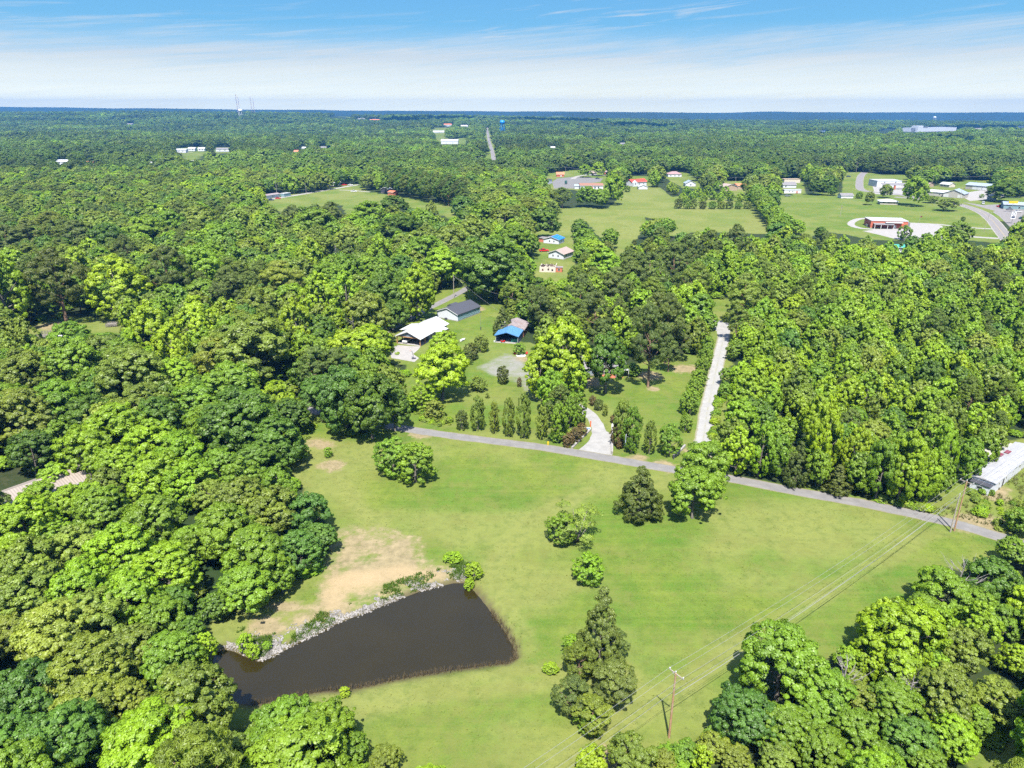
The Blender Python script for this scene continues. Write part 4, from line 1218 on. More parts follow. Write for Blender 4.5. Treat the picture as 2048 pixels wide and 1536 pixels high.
def near_ok(x, y, r):
    d = np.hypot(hx - x, hy - y)
    if np.any(d < (hr + r) * .62):
        return False
    c0, c1 = int(x // 12), int(y // 12)
    for a in (-1, 0, 1):
        for b_ in (-1, 0, 1):
            for (x2, y2, r2) in cell.get((c0 + a, c1 + b_), ()):
                if math.hypot(x - x2, y - y2) < (r + r2) * .66:
                    return False
    cell.setdefault((c0, c1), []).append((x, y, r))
    return True


BUILD_W = []   # filled by the building list: (x, y, radius)
BUILD_PX = [(841, 690, 14), (907, 640, 9), (1022, 685, 9), (1212, 735, 11), (1100, 487, 9), (1115, 515, 9), (1098, 544, 8), (2000, 960, 12), (1268, 367, 14), (20, 985, 14), (265, 690, 7), (1755, 450, 22), (1100, 780, 1)]
for a, b_, c in BUILD_PX:
    BUILD_W.append((*P(a, b_)[:2], c))
lane_w = W(lane_c)
roadw = W([(560, 806), (720, 840), (900, 871), (1100, 897), (1300, 931), (1480, 961), (1700, 1002), (1900, 1045), (2120, 1112), (2300, 1170)])
uproad = W([(700, 700), (780, 658), (850, 620), (920, 585), (1000, 556)])
ok &= sdist(nx_, ny_, roadw, False) > nr * .4 + 3.4
ok &= sdist(nx_, ny_, lane_w, False) > nr * .4 + 3.0
ok &= sdist(nx_, ny_, uproad, False) > nr * .4 + 2.6
ok &= sdist(nx_, ny_, POND) > nr * .6
idx = [i for i in np.nonzero(ok)[0] if all(math.hypot(nx_[i] - a, ny_[i] - b_) > c for a, b_, c in BUILD_W)]
idx = [i for i in idx if near_ok(nx_[i], ny_[i], nr[i])]
spc = species(nx_[idx], ny_[idx], len(idx), 3)
for i, (k, c) in zip(idx, spc):
    add_tree(nx_[i], ny_[i], nr[i], nh[i] * (1.08 if k != 'oak' else .95), k, c, hand=False)
# ------------------------------------------------------------------ plant the trees: those that show largest as things of their own, the rest as one wood
LANDMARKS = [(840, 690, 'the white-roofed house'), (905, 640, 'the dark-roofed white house'), (1020, 685, 'the blue carport'), (1212, 740, 'the grey house among trees'), (1100, 487, 'the blue-tarped house'),
             (1098, 544, 'the burned house'), (2000, 960, 'the white mobile home'), (10, 990, 'the pale roof at the left edge'), (265, 690, 'the white shed roof in the west woods'), (70, 662, 'the wooden pen in the west yard'),
             (420, 1330, "the pond's west tip"), (600, 1385, "the pond's south bank"), (650, 1100, 'the sandy bank above the pond'), (1338, 1470, 'the meadow power pole'), (1907, 1062, 'the roadside power pole'),
             (620, 830, 'the west end of the country road'), (1440, 645, 'the lane turnaround'), (1415, 820, 'the middle of the gravel lane'), (1600, 985, 'the eastern roadside'), (1300, 455, 'the tree pair in the middle field'),
             (640, 410, 'the western field'), (960, 600, 'the upper road'), (1600, 470, 'the town field corner'), (1790, 460, 'the red brick building'), (2040, 1500, 'the lower right grass corner'), (1750, 1200, 'the lower east meadow edge'),
             (300, 1140, 'the bare clearing in the west woods'), (1700, 700, 'the middle of the east forest'), (1900, 600, 'the upper end of the east forest'), (60, 1480, 'the bottom left corner'), (200, 480, 'the upper west woods'), (60, 420, 'the far left end of the west woods'), (400, 450, 'the woods left of the western field'), (560, 520, 'the olive treetops below the western field'), (100, 560, 'the very large dark pine'), (900, 490, 'the upper middle woods'), (1300, 600, 'the pine grove'), (480, 880, 'the dark oaks of the west woods')]
LMW = [(*P(a, b)[:2], c) for a, b, c in LANDMARKS]
for t_ in TREES:
    t_['z'] = hz(t_['x'], t_['y'])
    px, py, d = proj(t_['x'], t_['y'], t_['z'] + t_['h'] * .6)
    m_ = 1.0
    if px < -60 or px > 2110 or py > 1640:
        m_ = .25
    t_['big'] = t_['r'] / d * m_
    t_['px'], t_['py'], t_['d'] = px, py, d
    if not t_['name']:
        t_['name'] = {'pine': 'pine_tree', 'cedar': 'cedar_tree'}.get(t_['kind'], 'broadleaf_tree')
        if t_['h'] < 4.2 and t_['kind'] in ('oval', 'oak', 'feather'):
            t_['name'] = 'shrub'
order = sorted(TREES, key=lambda q_: (-(q_['label'] is not None), -q_['big']))
count, own, rest = {}, [], []
for t_ in order:
    n_ = {'upright': 'b', 'oak': 'b'}.get(t_['kind'], t_['kind'])
    lim = 298 if t_['name'] == 'broadleaf_tree' else 250
    if count.get(t_['name'], 0) < lim and (t_['d'] < 640 or t_['label']):
        count[t_['name']] = count.get(t_['name'], 0) + 1
        own.append(t_)
    else:
        rest.append(t_)
# labels by look and nearest landmark
buck = {}
TENS = ['thirty', 'forty', 'fifty']


def ORDS(k):
    return ORD[k] if k < 30 else '%s-%s' % (TENS[min(2, (k - 30) // 10)], ORD[(k - 30) % 10])


for t_ in own:
    if not t_['label']:
        j = min(range(len(LMW)), key=lambda k: math.hypot(LMW[k][0] - t_['x'], LMW[k][1] - t_['y']))
        t_['lm'] = j
        buck.setdefault((j, t_['col'], t_['name']), []).append(t_)
SHAPE = {'oak': 'broad-crowned', 'upright': 'upright', 'pine': '', 'cedar': 'conical', 'oval': 'rounded', 'feather': 'wispy'}
for (j, c, nm), L in buck.items():
    L.sort(key=lambda q_: math.hypot(LMW[j][0] - q_['x'], LMW[j][1] - q_['y']))
    kindn = nm.replace('_', ' ')
    for k, t_ in enumerate(L):
        if len(L) == 1:
            t_['label'] = 'only %s %s near %s' % (CNAME[c], kindn, LMW[j][2])
        else:
            t_['label'] = '%s %s, %s in distance from %s' % (CNAME[c], kindn, ORDS(k) if k else 'nearest', LMW[j][2])
        side = 'woods'
        t_['label'] = t_['label'].replace('nearest in distance from', 'nearest to')
GRP = {'broadleaf_tree': 'broadleaf trees of the woods', 'pine_tree': 'pines of the woods', 'shrub': None, 'cedar_tree': None}
CAT = {'broadleaf_tree': 'tree', 'pine_tree': 'pine', 'cedar_tree': 'cedar', 'shrub': 'shrub', 'hedge_tree': 'hedge tree'}
def colf(c, s=.14):
    b_ = jit(PAL[c], s)
    return tuple(v_ * .78 + m_ * .22 for v_, m_ in zip(b_, PAL['green']))


for t_ in own:
    cm_, tm_, _ = PROTO[t_['kind']][t_['var']]
    e = thing(t_['name'], t_['label'], CAT[t_['name']], (t_['x'], t_['y'], t_['z']), random.uniform(0, 6.28), t_['group'] or (GRP.get(t_['name']) if not t_['hand'] or t_['h'] > 5 else None))
    sx = t_['r'] / 5.0
    w_ = .03 if t_['name'] == 'hedge_tree' else .12
    e.scale = (sx * random.uniform(1 - w_, 1 + w_), sx * random.uniform(1 - w_, 1 + w_), t_['h'] / 12.0)
    if t_['h'] > 6 and not t_['group']:
        e.rotation_euler = (random.uniform(-.07, .07), random.uniform(-.07, .07), e.rotation_euler[2])
    c = link('crown', cm_, e)
    c.color = (*(colf(t_['col'], .12) if not t_['hand'] else jit(PAL[t_['col']])), 1)
    if t_['d'] < 500 or t_['kind'] == 'pine':
        link('trunk', tm_, e)

# far trees: instances inside ONE object
far_x, far_y, far_s = scatter(900, 5200, lambda y: 14.0 + max(0, y - 900) / 170.0, 15, 1.3)
fr = (rng.uniform(5.5, 11.5, len(far_x)) + 5.0 * (rng.random(len(far_x)) < .18)) * (1 + np.clip((far_y - 1500) / 4000, 0, 1) * .8)
fh = rng.uniform(9, 21, len(far_x))
okf = ~blocked(far_x, far_y, fr, fh)
fz = hgt(far_x, far_y)
for (fx, fy, hw, hd, c) in FAR_FIELDS:
    Dg = P(fx, fy, 12)[1]
    cx, cyy, _ = PD(fx, fy, Dg)
    hd = hd * 4; okf &= ((far_x - cx) / hw) ** 2 + ((far_y - cyy - hd * .6) / hd) ** 2 > 1.0
# thinning of a few streets and glades
okf &= ~((fbm(far_x / 120, far_y / 200, 61) > .73) & (far_y < 3000))
far_x, far_y, fr, fh, fz = far_x[okf], far_y[okf], fr[okf], fh[okf], fz[okf]
fs = species(far_x, far_y, len(far_x), 8)
stand = fbm(far_x / 260, far_y / 420, 91)
KEYS = [(k, i) for k in ('oak', 'upright', 'pine') for i in range(NVAR[k])]
protoc = bpy.data.collections.new('far_tree_kinds')
KI = {}
for lvl, (dens, big) in enumerate(((.62, 1.25), (.16, 2.5))):
    for n_, (k, i) in enumerate(KEYS):
        if lvl == 1 and i > 2:
            continue
        V, F, v, cen = crown_np(k, 100 + i * 17 + len(k) * 1000, dens, big)
        me = new_mesh('far_crown', V, F, [M_LEAFI], attrs={'v': ('FACE', 'FLOAT', v)})
        nmx = 'far_kind_%02d' % len(KI)
        o = bpy.data.objects.new(nmx, me); protoc.objects.link(o)
        KI[(lvl, k, i)] = len(KI)


def instancer(name, X, Y, Z, RR, HH, kinds, cols, lvl):
    n = len(X)
    me = bpy.data.meshes.new(name)
    me.vertices.add(n)
    me.vertices.foreach_set('co', np.stack([X, Y, Z], 1).astype(np.float32).ravel())
    r = np.random.default_rng(4)

    def at(nm, typ, dat):
        a = me.attributes.new(nm, typ, 'POINT')
        a.data.foreach_set('color' if 'COLOR' in typ else 'vector' if 'VECTOR' in typ else 'value', np.asarray(dat, np.int32 if typ == 'INT' else np.float32).ravel())
    at('pick', 'INT', [KI[(L_, k, int(r.integers(NVAR[k] if L_ == 0 else min(3, NVAR[k]))))] for k, L_ in zip(kinds, lvl)])
    at('turn', 'FLOAT_VECTOR', np.stack([np.zeros(n), np.zeros(n), r.uniform(0, 6.28, n)], 1))
    at('size', 'FLOAT_VECTOR', np.stack([RR / 5, RR / 5, HH / 12], 1))
    at('tint', 'FLOAT_COLOR', np.concatenate([np.array(cols), np.ones((n, 1))], 1))
    ob = link(name, me)
    ng = bpy.data.node_groups.new('plant_far_trees', 'GeometryNodeTree')
    ng.interface.new_socket('Geometry', in_out='INPUT', socket_type='NodeSocketGeometry')
    ng.interface.new_socket('Geometry', in_out='OUTPUT', socket_type='NodeSocketGeometry')
    gi, go = ng.nodes.new('NodeGroupInput'), ng.nodes.new('NodeGroupOutput')
    ip = ng.nodes.new('GeometryNodeInstanceOnPoints')
    ci = ng.nodes.new('GeometryNodeCollectionInfo')
    ci.inputs['Collection'].default_value = protoc
    ci.inputs['Separate Children'].default_value = True
    ci.inputs['Reset Children'].default_value = True
    ip.inputs['Pick Instance'].default_value = True

    def na(nm, typ):
        a = ng.nodes.new('GeometryNodeInputNamedAttribute'); a.data_type = typ; a.inputs['Name'].default_value = nm
        return a.outputs['Attribute']
    ng.links.new(gi.outputs[0], ip.inputs['Points'])
    ng.links.new(ci.outputs[0], ip.inputs['Instance'])
    ng.links.new(na('pick', 'INT'), ip.inputs['Instance Index'])
    ng.links.new(na('turn', 'FLOAT_VECTOR'), ip.inputs['Rotation'])
    ng.links.new(na('size', 'FLOAT_VECTOR'), ip.inputs['Scale'])
    ng.links.new(ip.outputs[0], go.inputs[0])
    md = ob.modifiers.new('plant', 'NODES'); md.node_group = ng
    return ob


rx = np.array([q_['x'] for q_ in rest]); ry = np.array([q_['y'] for q_ in rest])
wood_near = instancer('mid_distance_woods', rx, ry, hgt(rx, ry), np.array([q_['r'] for q_ in rest]), np.array([q_['h'] for q_ in rest]),
                      [q_['kind'] if q_['kind'] in ('oak', 'upright', 'pine') else 'oak' for q_ in rest], [colf(q_['col']) for q_ in rest], [0] * len(rest))
tag(wood_near, 'woods of mixed green trees between the fields and the town', 'woods', kind='stuff')
tone = fbm(far_x / 210, far_y / 190, 95)
fcols = []
for (k, c), s_, yy in zip(fs, stand, far_y):
    if s_ > .60: c = 'dark' if random.random() < .6 else 'cedar'
    k_ = (.28 + 1.25 * tone[len(fcols)]) * random.uniform(.78, 1.24)
    fcols.append(tuple((v_ * .5 + m_ * .5) * k_ for v_, m_ in zip(colf(c, .16), (.118, .200, .030))))
wood_far = instancer('distant_forest', far_x, far_y, fz, fr, fh, [a for a, _ in fs], fcols, [0 if yy < 1500 else 1 for yy in far_y])
tag(wood_far, 'endless rolling forest reaching to the horizon behind the town', 'forest', kind='stuff')
print('TREES own', len(own), count, 'mid', len(rest), 'far', len(far_x))
# undergrowth: low leafy scrub under the woods, too dense to count
ux, uy, us = scatter(46, 420, lambda y: 5.2, 25)
oku = np.ones(len(ux), bool)
for k in GROUND_OPEN:
    oku &= sdist(ux, uy, OPEN_W[k]) > 1.5
oku &= (sdist(ux, uy, roadw, False) > 4.5) & (sdist(ux, uy, lane_w, False) > 5) & (sdist(ux, uy, uproad, False) > 5) & (sdist(ux, uy, POND) > 2.5)
oku &= rng.random(len(ux)) < .62
for a, b_, c in BUILD_W:
    oku &= np.hypot(ux - a, uy - b_) > c
ux, uy = ux[oku], uy[oku]
KI2 = KI
ug = instancer('undergrowth', ux, uy, hgt(ux, uy) - .3, rng.uniform(1.2, 2.8, len(ux)), rng.uniform(1.0, 3.2, len(ux)), ['oak'] * len(ux), [colf(random.choice(['green', 'dark', 'bright', 'olive'])) for _ in ux], [1] * len(ux))
tag(ug, 'low leafy scrub growing under the trees of the woods', 'undergrowth', kind='stuff')
# ------------------------------------------------------------------ materials of built things
m_white = mat('white_siding', (.52, .54, .58), .6, noise=.06, nscale=1.5, wave=('Z', 2.2, .08))
m_cream = mat('cream_wall', (.50, .45, .37), .8, noise=.12, nscale=.8)
m_greysid = mat('grey_siding', (.20, .24, .28), .7, wave=('Z', 3.0, .25))
m_bluesid = mat('blue_grey_siding', (.17, .27, .29), .7, wave=('Z', 3.0, .25))
m_tan = mat('tan_wall', (.34, .25, .18), .8, noise=.12)
m_beige = mat('beige_metal', (.36, .34, .30), .5, noise=.05, wave=('X', 2.0, .2))
m_whroof = mat('white_metal_roof', (.46, .46, .46), .35, spec=.5, noise=.04, nscale=.6, wave=('X', 1.3, .25))
m_shingle = mat('charcoal_shingle', (.050, .052, .066), .85, noise=.25, nscale=4, bump=.4, bscale=12)
m_brownsh = mat('brown_shingle', (.24, .12, .08), .9, noise=.2, nscale=1.5, bump=.4, bscale=10)
m_tansh = mat('tan_shingle', (.28, .215, .19), .9, noise=.15, nscale=1.2, bump=.4, bscale=10)
m_pinksh = mat('rose_shingle', (.27, .17, .17), .9, noise=.15, nscale=1.2)
m_greysh = mat('grey_shingle', (.17, .16, .165), .9, noise=.2, nscale=1.2, bump=.3, bscale=10)
m_blueroof = mat('blue_metal_roof', (.075, .20, .40), .4, spec=.5, noise=.08, nscale=.8, wave=('Y', 2.0, .3))
m_redroof = mat('red_metal_roof', (.50, .055, .03), .5, noise=.08, wave=('Y', 1.5, .2))
m_orangeroof = mat('orange_roof', (.50, .17, .08), .6, noise=.1)
m_greymet = mat('grey_metal_roof', (.26, .30, .36), .4, spec=.5, noise=.1, nscale=.5, wave=('X', 1.2, .25))
m_rust = mat('rusty_metal_roof', (.24, .20, .20), .7, noise=.15, nscale=.8, wave=('Y', 1.5, .3), stain=((.13, .07, .045, 1), .7, .55))
m_brick = mat('red_brick', (.42, .115, .065), .9, noise=.2, nscale=6)
m_obrick = mat('orange_brick', (.40, .13, .07), .9, noise=.2, nscale=3)
m_teal = mat('teal_roof', (.05, .26, .20), .5)
m_glass = mat('dark_glass', (.02, .028, .035), .12, spec=.6)
m_trim = mat('white_trim', (.50, .50, .49), .6)
m_dtrim = mat('dark_trim', (.05, .05, .06), .6)
m_wood = mat('honey_wood', (.36, .20, .09), .7, noise=.15, nscale=4)
m_grey = mat('weathered_wood', (.20, .18, .155), .9, noise=.3, nscale=3)
m_pole = mat('pole_wood', (.30, .18, .095), .9, noise=.3, nscale=1.2, stain=((.30, .25, .19, 1), .8, .5))
m_polegrey = mat('grey_pole_wood', (.30, .26, .21), .9, noise=.25, nscale=1.5)
m_steel = mat('galvanised_steel', (.34, .35, .36), .4, metal=.6, spec=.5)
m_wire = mat('wire', (.24, .24, .23), .5, spec=.4)
m_ins = mat('porcelain', (.5, .5, .5), .3)
m_tarp = mat('blue_tarp', (.02, .16, .62), .45, noise=.25, nscale=1.2, bump=.6, bscale=1.5)
m_char = mat('charred_timber', (.035, .028, .03), .95, noise=.4, nscale=2, stain=((.20, .09, .06, 1), .9, .5))
m_concw = mat('concrete_wall', (.27, .25, .22), .9, noise=.15, nscale=2, bump=.3, bscale=8)
m_red = mat('red_paint', (.50, .02, .02), .3, spec=.5)
m_wpaint = mat('white_paint', (.60, .60, .60), .25, spec=.5)
m_navy = mat('navy_paint', (.015, .03, .09), .25, spec=.5)
m_dgreen = mat('dark_green_paint', (.02, .08, .07), .35, spec=.5)
m_silver = mat('silver_paint', (.33, .35, .38), .25, metal=.5, spec=.5)
m_tyre = mat('tyre_rubber', (.015, .015, .016), .8)
m_blue = mat('blue_tank_paint', (.01, .22, .62), .35, spec=.5)
m_yellow = mat('yellow_paint_gloss', (.62, .42, .02), .4)
m_orange = mat('orange_plastic', (.70, .12, .02), .4)
m_rock = mat('pale_rock', (.20, .185, .17), .9, noise=.5, nscale=1.0, bump=.4, bscale=6)
m_patio = mat('grey_patio', (.30, .29, .28), .9, noise=.1)


def gh(px, py):
    """ground point of the terrain under that pixel"""
    dx, dy, dz = ray(px, py)
    t = 50.0
    for _ in range(4000):
        X, Y, Z = dx * t, dy * t, CAM_H + dz * t
        h_ = hz(X, Y)
        if Z <= h_:
            break
        t += max(1.0, (Z - h_) * .5)
    return X, Y, h_


def frame_of(p0, p1):
    a, b2 = Vector(p0[:2]), Vector(p1[:2])
    return math.atan2(b2.y - a.y, b2.x - a.x), (b2 - a).length


def window(side, u, zc, w, h, L, Dp, root, y0=0.0, fm=None, pm=None, name='window', x0=0.0):
    """frame part with its pane as a sub-part, set into wall faces (walls at x 0..L, y y0..Dp)"""
    f, pn = MB(), MB()
    t_ = .07

    def put(mb, a0, a1, z0, z1, d0, d1):
        if side == 'f': mb.box(x0 + a0, x0 + a1, y0 - d1, y0 - d0, z0, z1)
        elif side == 'b': mb.box(x0 + a0, x0 + a1, Dp + d0, Dp + d1, z0, z1)
        elif side == 'l': mb.box(x0 - d1, x0 - d0, y0 + a0, y0 + a1, z0, z1)
        else: mb.box(x0 + L + d0, x0 + L + d1, y0 + a0, y0 + a1, z0, z1)
    ln = L if side in 'fb' else Dp - y0
    c = u * ln
    a0, a1, z0, z1 = c - w / 2, c + w / 2, zc - h / 2, zc + h / 2
    put(f, a0, a0 + t_, z0, z1, .004, .06); put(f, a1 - t_, a1, z0, z1, .004, .06)
    put(f, a0 + t_, a1 - t_, z0, z0 + t_, .004, .06); put(f, a0 + t_, a1 - t_, z1 - t_, z1, .004, .06)
    put(pn, a0 + t_, a1 - t_, z0 + t_, z1 - t_, .002, .03)
    fo = f.build(name, fm or m_trim, root)
    pn.build('pane', pm or m_glass, fo)
    return fo


def door(side, u, w, h, L, Dp, root, m, y0=0.0, x0=0.0):
    d = MB()
    ln = L if side in 'fb' else Dp - y0
    c = u * ln
    a0, a1 = c - w / 2, c + w / 2
    if side == 'f': d.box(x0 + a0, x0 + a1, y0 - .06, y0 - .003, .05, h)
    elif side == 'b': d.box(x0 + a0, x0 + a1, Dp + .003, Dp + .06, .05, h)
    elif side == 'l': d.box(x0 - .06, x0 - .003, y0 + a0, y0 + a1, .05, h)
    else: d.box(x0 + L + .003, x0 + L + .06, y0 + a0, y0 + a1, .05, h)
    do = d.build('door', m, root)
    if w < 1.4:
        k = MB()
        if side in 'fb': k.ball((x0 + a1 - .12, y0 - .09 if side == 'f' else Dp + .09, 1.0), .05, 6, 4)
        else: k.ball((x0 - .09 if side == 'l' else x0 + L + .09, y0 + a1 - .12, 1.0), .05, 6, 4)
        k.build('handle', m_steel, do)
    return do


def gable_roof(root, L, D, eave, rise, ridge, rm, over=.5, y0=0.0, x0=0.0, name='roof', th=.16, fascia=m_trim):
    """two sloping slabs that meet at the ridge"""
    mb = MB()
    if ridge == 'y':
        hw = L / 2
        s = rise / hw
        xl, xr, xm = x0 - over, x0 + L + over, x0 + hw
        z0 = eave - s * over
        mb.yprism([(xl, z0), (xm, eave + rise), (xm, eave + rise + th), (xl, z0 + th)], y0 - over, D + over)
        mb.yprism([(xm + .001, eave + rise), (xr, z0), (xr, z0 + th), (xm + .001, eave + rise + th)], y0 - over, D + over)
        ro = mb.build(name, rm, root)
        fb = MB()
        for yy in (y0 - over - .05, D + over + .002):
            fb.yprism([(xl, z0 - .12), (xm, eave + rise - .12), (xm, eave + rise + th * .8), (xl, z0 + th * .8)], yy, yy + .045)
            fb.yprism([(xm + .001, eave + rise - .12), (xr, z0 - .12), (xr, z0 + th * .8), (xm + .001, eave + rise + th * .8)], yy, yy + .045)
        fb.build('fascia', fascia, ro)
    else:
        hw = (D - y0) / 2
        s = rise / hw
        yl, yr, ym = y0 - over, D + over, y0 + hw
        z0 = eave - s * over
        xa, xb = x0 - over, x0 + L + over
        V = lambda y, z: [(xa, y, z), (xb, y, z)]
        for (ya, za, yb, zb) in ((yl, z0, ym, eave + rise), (ym + .001, eave + rise, yr, z0)):
            vs = [(xa, ya, za), (xb, ya, za), (xb, yb, zb), (xa, yb, zb), (xa, ya, za + th), (xb, ya, za + th), (xb, yb, zb + th), (xa, yb, zb + th)]
            mb.add(vs, [(0, 3, 2, 1), (4, 5, 6, 7), (0, 1, 5, 4), (2, 3, 7, 6), (1, 2, 6, 5), (0, 4, 7, 3)])
        ro = mb.build(name, rm, root)
        fb = MB()
        fb.box(xa, xb, yl - .05, yl - .002, z0 - .1, z0 + th * .8)
        fb.box(xa, xb, yr + .002, yr + .05, z0 - .1, z0 + th * .8)
        fb.build('fascia', fascia, ro)
    return ro


def hip_roof(root, L, D, eave, rise, rm, over=.5, th=.15):
    mb = MB()
    a, b2, c, d = (-over, -over), (L + over, -over), (L + over, D + over), (-over, D + over)
    ins = D / 2
    e, f = (ins, D / 2), (L - ins, D / 2)
    for dz, flip in ((0, True), (th, False)):
        V = [(*a, eave - .15 + dz), (*b2, eave - .15 + dz), (*c, eave - .15 + dz), (*d, eave - .15 + dz), (*e, eave + rise + dz), (*f, eave + rise + dz)]
        F = [(0, 1, 5, 4), (1, 2, 5), (2, 3, 4, 5), (3, 0, 4)]
        mb.add(V, [q_[::-1] for q_ in F] if flip else F)
    V = [(*p_, eave - .15 + z_) for z_ in (0, th) for p_ in (a, b2, c, d)]
    mb.add(V, [(0, 1, 5, 4), (1, 2, 6, 5), (2, 3, 7, 6), (3, 0, 4, 7)])
    return mb.build('roof', rm, root)


def walls(root, L, D, eave, rise, ridge, wm, y0=0.0, x0=0.0, name='wall', gable=True):
    mb = MB()
    if not gable:
        mb.box(x0, x0 + L, y0, D, 0, eave)
    elif ridge == 'y':
        mb.yprism([(x0, -.2), (x0 + L, -.2), (x0 + L, eave - .02), (x0 + L / 2, eave + rise - .03), (x0, eave - .02)], y0, D)
    else:
        n = [(y0, -.2), (D, -.2), (D, eave - .02), ((y0 + D) / 2, eave + rise - .03), (y0, eave - .02)]
        V = [(x0, y, z) for y, z in n] + [(x0 + L, y, z) for y, z in n]
        mb.add(V, [tuple(range(5))[::-1], tuple(range(5, 10))] + [(i, (i + 1) % 5, 5 + (i + 1) % 5, 5 + i) for i in range(5)])
    return mb.build(name, wm, root)


def house(name, label, cat, a, b2, depth, eave, rise, ridge, wm, rm, wins=(), doors=(), over=.5, hip=False, flat=False, plinth=True, group=None, far=False):
    p0, p1 = (gh(*a), gh(*b2)) if far else (P(*a), P(*b2))
    rz, L = frame_of(p0, p1)
    root = thing(name, label, cat, (p0[0], p0[1], p0[2]), rz, group)
    root['L'] = L
    walls(root, L, depth, eave, rise, ridge, wm, gable=not (hip or flat))
    if hip: hip_roof(root, L, depth, eave, rise, rm, over)
    elif flat:
        r_ = MB(); r_.box(-.25, L + .25, -.25, depth + .25, eave, eave + .35); r_.build('roof', rm, root)
    else: gable_roof(root, L, depth, eave, rise, ridge, rm, over)
    for (s_, u, zc, w, h) in wins:
        window(s_, u, zc, w, h, L, depth, root)
    for (s_, u, w, h, m) in doors:
        door(s_, u, w, h, L, depth, root, m)
    if plinth and not far:
        f = MB(); f.box(-.06, L + .06, -.06, depth + .06, -.3, .32); f.build('foundation', m_concw, root)
    return root, L


def vehicle(name, label, cat, px, py, heading, m, kind='car', loc=None, s=1.0, group=None):
    x, y, z = loc or P(px, py)
    root = thing(name, label, cat, (x, y, z), heading, group)
    root.scale = (s, s, s)
    b_ = MB()
    W2 = .9
    if kind == 'pickup':
        prof = [(-2.7, .45), (2.7, .45), (2.75, .85), (2.6, 1.08), (1.3, 1.18), (-.25, 1.18), (-.25, 1.1), (-2.7, 1.1)]
        cab = [(.95, 1.17), (.45, 1.75), (-.75, 1.78), (-.95, 1.17)]
    elif kind == 'van':
        prof = [(-2.3, .4), (2.3, .4), (2.4, .8), (2.2, 1.1), (1.5, 1.2), (-2.3, 1.2)]
        cab = [(1.5, 1.19), (.8, 1.85), (-2.0, 1.9), (-2.3, 1.19)]
    else:
        prof = [(-2.25, .4), (2.25, .4), (2.3, .72), (2.15, .88), (1.0, .98), (-1.5, 1.0), (-2.2, .95), (-2.3, .7)]
        cab = [(1.0, .97), (.35, 1.42), (-1.0, 1.45), (-1.75, .99)]
    b_.yprism(prof, -W2, W2)
    b_.build('body', m, root)
    c_ = MB(); c_.yprism([(x_, z_ + .002) for x_, z_ in cab], -W2 + .12, W2 - .12); c_.build('cabin_glass', m_glass, root)
    r_ = MB()
    t0, t1 = cab[1], cab[2]
    r_.box(t1[0] + .05, t0[0] - .05, -W2 + .1, W2 - .1, max(t0[1], t1[1]) + .0, max(t0[1], t1[1]) + .06)
    r_.build('roof_panel', m, root)
    if kind == 'pickup':
        bed = MB(); bed.box(-2.55, -.35, -W2 + .1, W2 - .1, 1.102, 1.112); bed.build('truck_bed', m_dtrim, root)
    wh = MB(); wh.tube([(0, -.11, 0), (0, .11, 0)], .34, 12)
    me = wh.mesh('wheel', m_tyre, False)
    rim = MB(); rim.tube([(0, -.12, 0), (0, .12, 0)], .19, 8); rme = rim.mesh('rim', m_steel)
    for sx in (-1.45, 1.45):
        for sy in (-W2 + .02, W2 - .02):
            w_ = link('wheel', me, root, (sx, sy, .34)); link('rim', rme, w_)
    for sy in (-.62, .62):
        h_ = MB(); h_.box(2.28 if kind != 'pickup' else 2.7, 2.33 if kind != 'pickup' else 2.77, sy - .16, sy + .16, .66, .8); h_.build('headlight', m_ins, root)
    return root


# ------------------------------------------------------------------ the white-roofed house with its carport
p0, p1 = P(793.6, 686.5), P(841, 693)
rz, L = frame_of(p0, p1)
root = thing('house', 'white metal-roofed house with a gabled open carport at its front', 'house', p0, rz)
D_, CP, EV, RS = 21.0, 7.2, 3.0, 2.1
walls(root, L - .5, D_, EV, RS, 'y', m_greysid, y0=CP, x0=.25)
gable_roof(root, L, D_, EV, RS, 'y', m_whroof, .6)
gb = MB(); gb.yprism([(.1, EV), (L - .1, EV), (L / 2, EV + RS - .08)], .12, .27); gb.build('gable_panel', m_greysid, root)
bm_ = MB(); bm_.box(0, L, .05, .32, EV - .32, EV - .005); bm_.box(0, .25, .32, CP - .01, EV - .32, EV - .005); bm_.box(L - .25, L, .32, CP - .01, EV - .32, EV - .005); bm_.build('beam', m_wood, root)
for x_ in (.02, L - .3):
    for y_ in (.04, 3.6):
        q_ = MB(); q_.box(x_, x_ + .28, y_, y_ + .28, 0, EV - .33); q_.build('post', m_wood, root)
fl = MB(); fl.box(.1, L - .1, .1, CP - .05, -.1, .035); fl.build('carport_floor', M_CONC, root)
# wing on the far side and porch on the near side
wl = MB(); wl.box(-2.6, .2, 8.4, 15.6, -.1, 2.7); wl.build('wing_wall', m_greysid, root)
wr = MB(); wr.add([(-3.4, 7.6, 2.62), (-3.4, 16.4, 2.62), (1.8, 7.6, 3.55), (1.8, 16.4, 3.55), (-.6, 12, 4.2), (3.2, 12, 4.3),
                   (-3.4, 7.6, 2.5), (-3.4, 16.4, 2.5)], [(0, 2, 5, 4), (4, 5, 3, 1), (0, 4, 1), (0, 1, 7, 6)])
wr.build('wing_roof', m_whroof, root)
pr = MB(); pr.add([(L + .3, 9.5, 3.05), (L + 2.9, 9.5, 2.55), (L + 2.9, 16.5, 2.55), (L + .3, 16.5, 3.05), (L + .3, 9.5, 3.17), (L + 2.9, 9.5, 2.67), (L + 2.9, 16.5, 2.67), (L + .3, 16.5, 3.17)],
                  [(0, 3, 2, 1), (4, 5, 6, 7), (0, 1, 5, 4), (1, 2, 6, 5), (2, 3, 7, 6), (3, 0, 4, 7)]); pr.build('porch_roof', m_whroof, root)
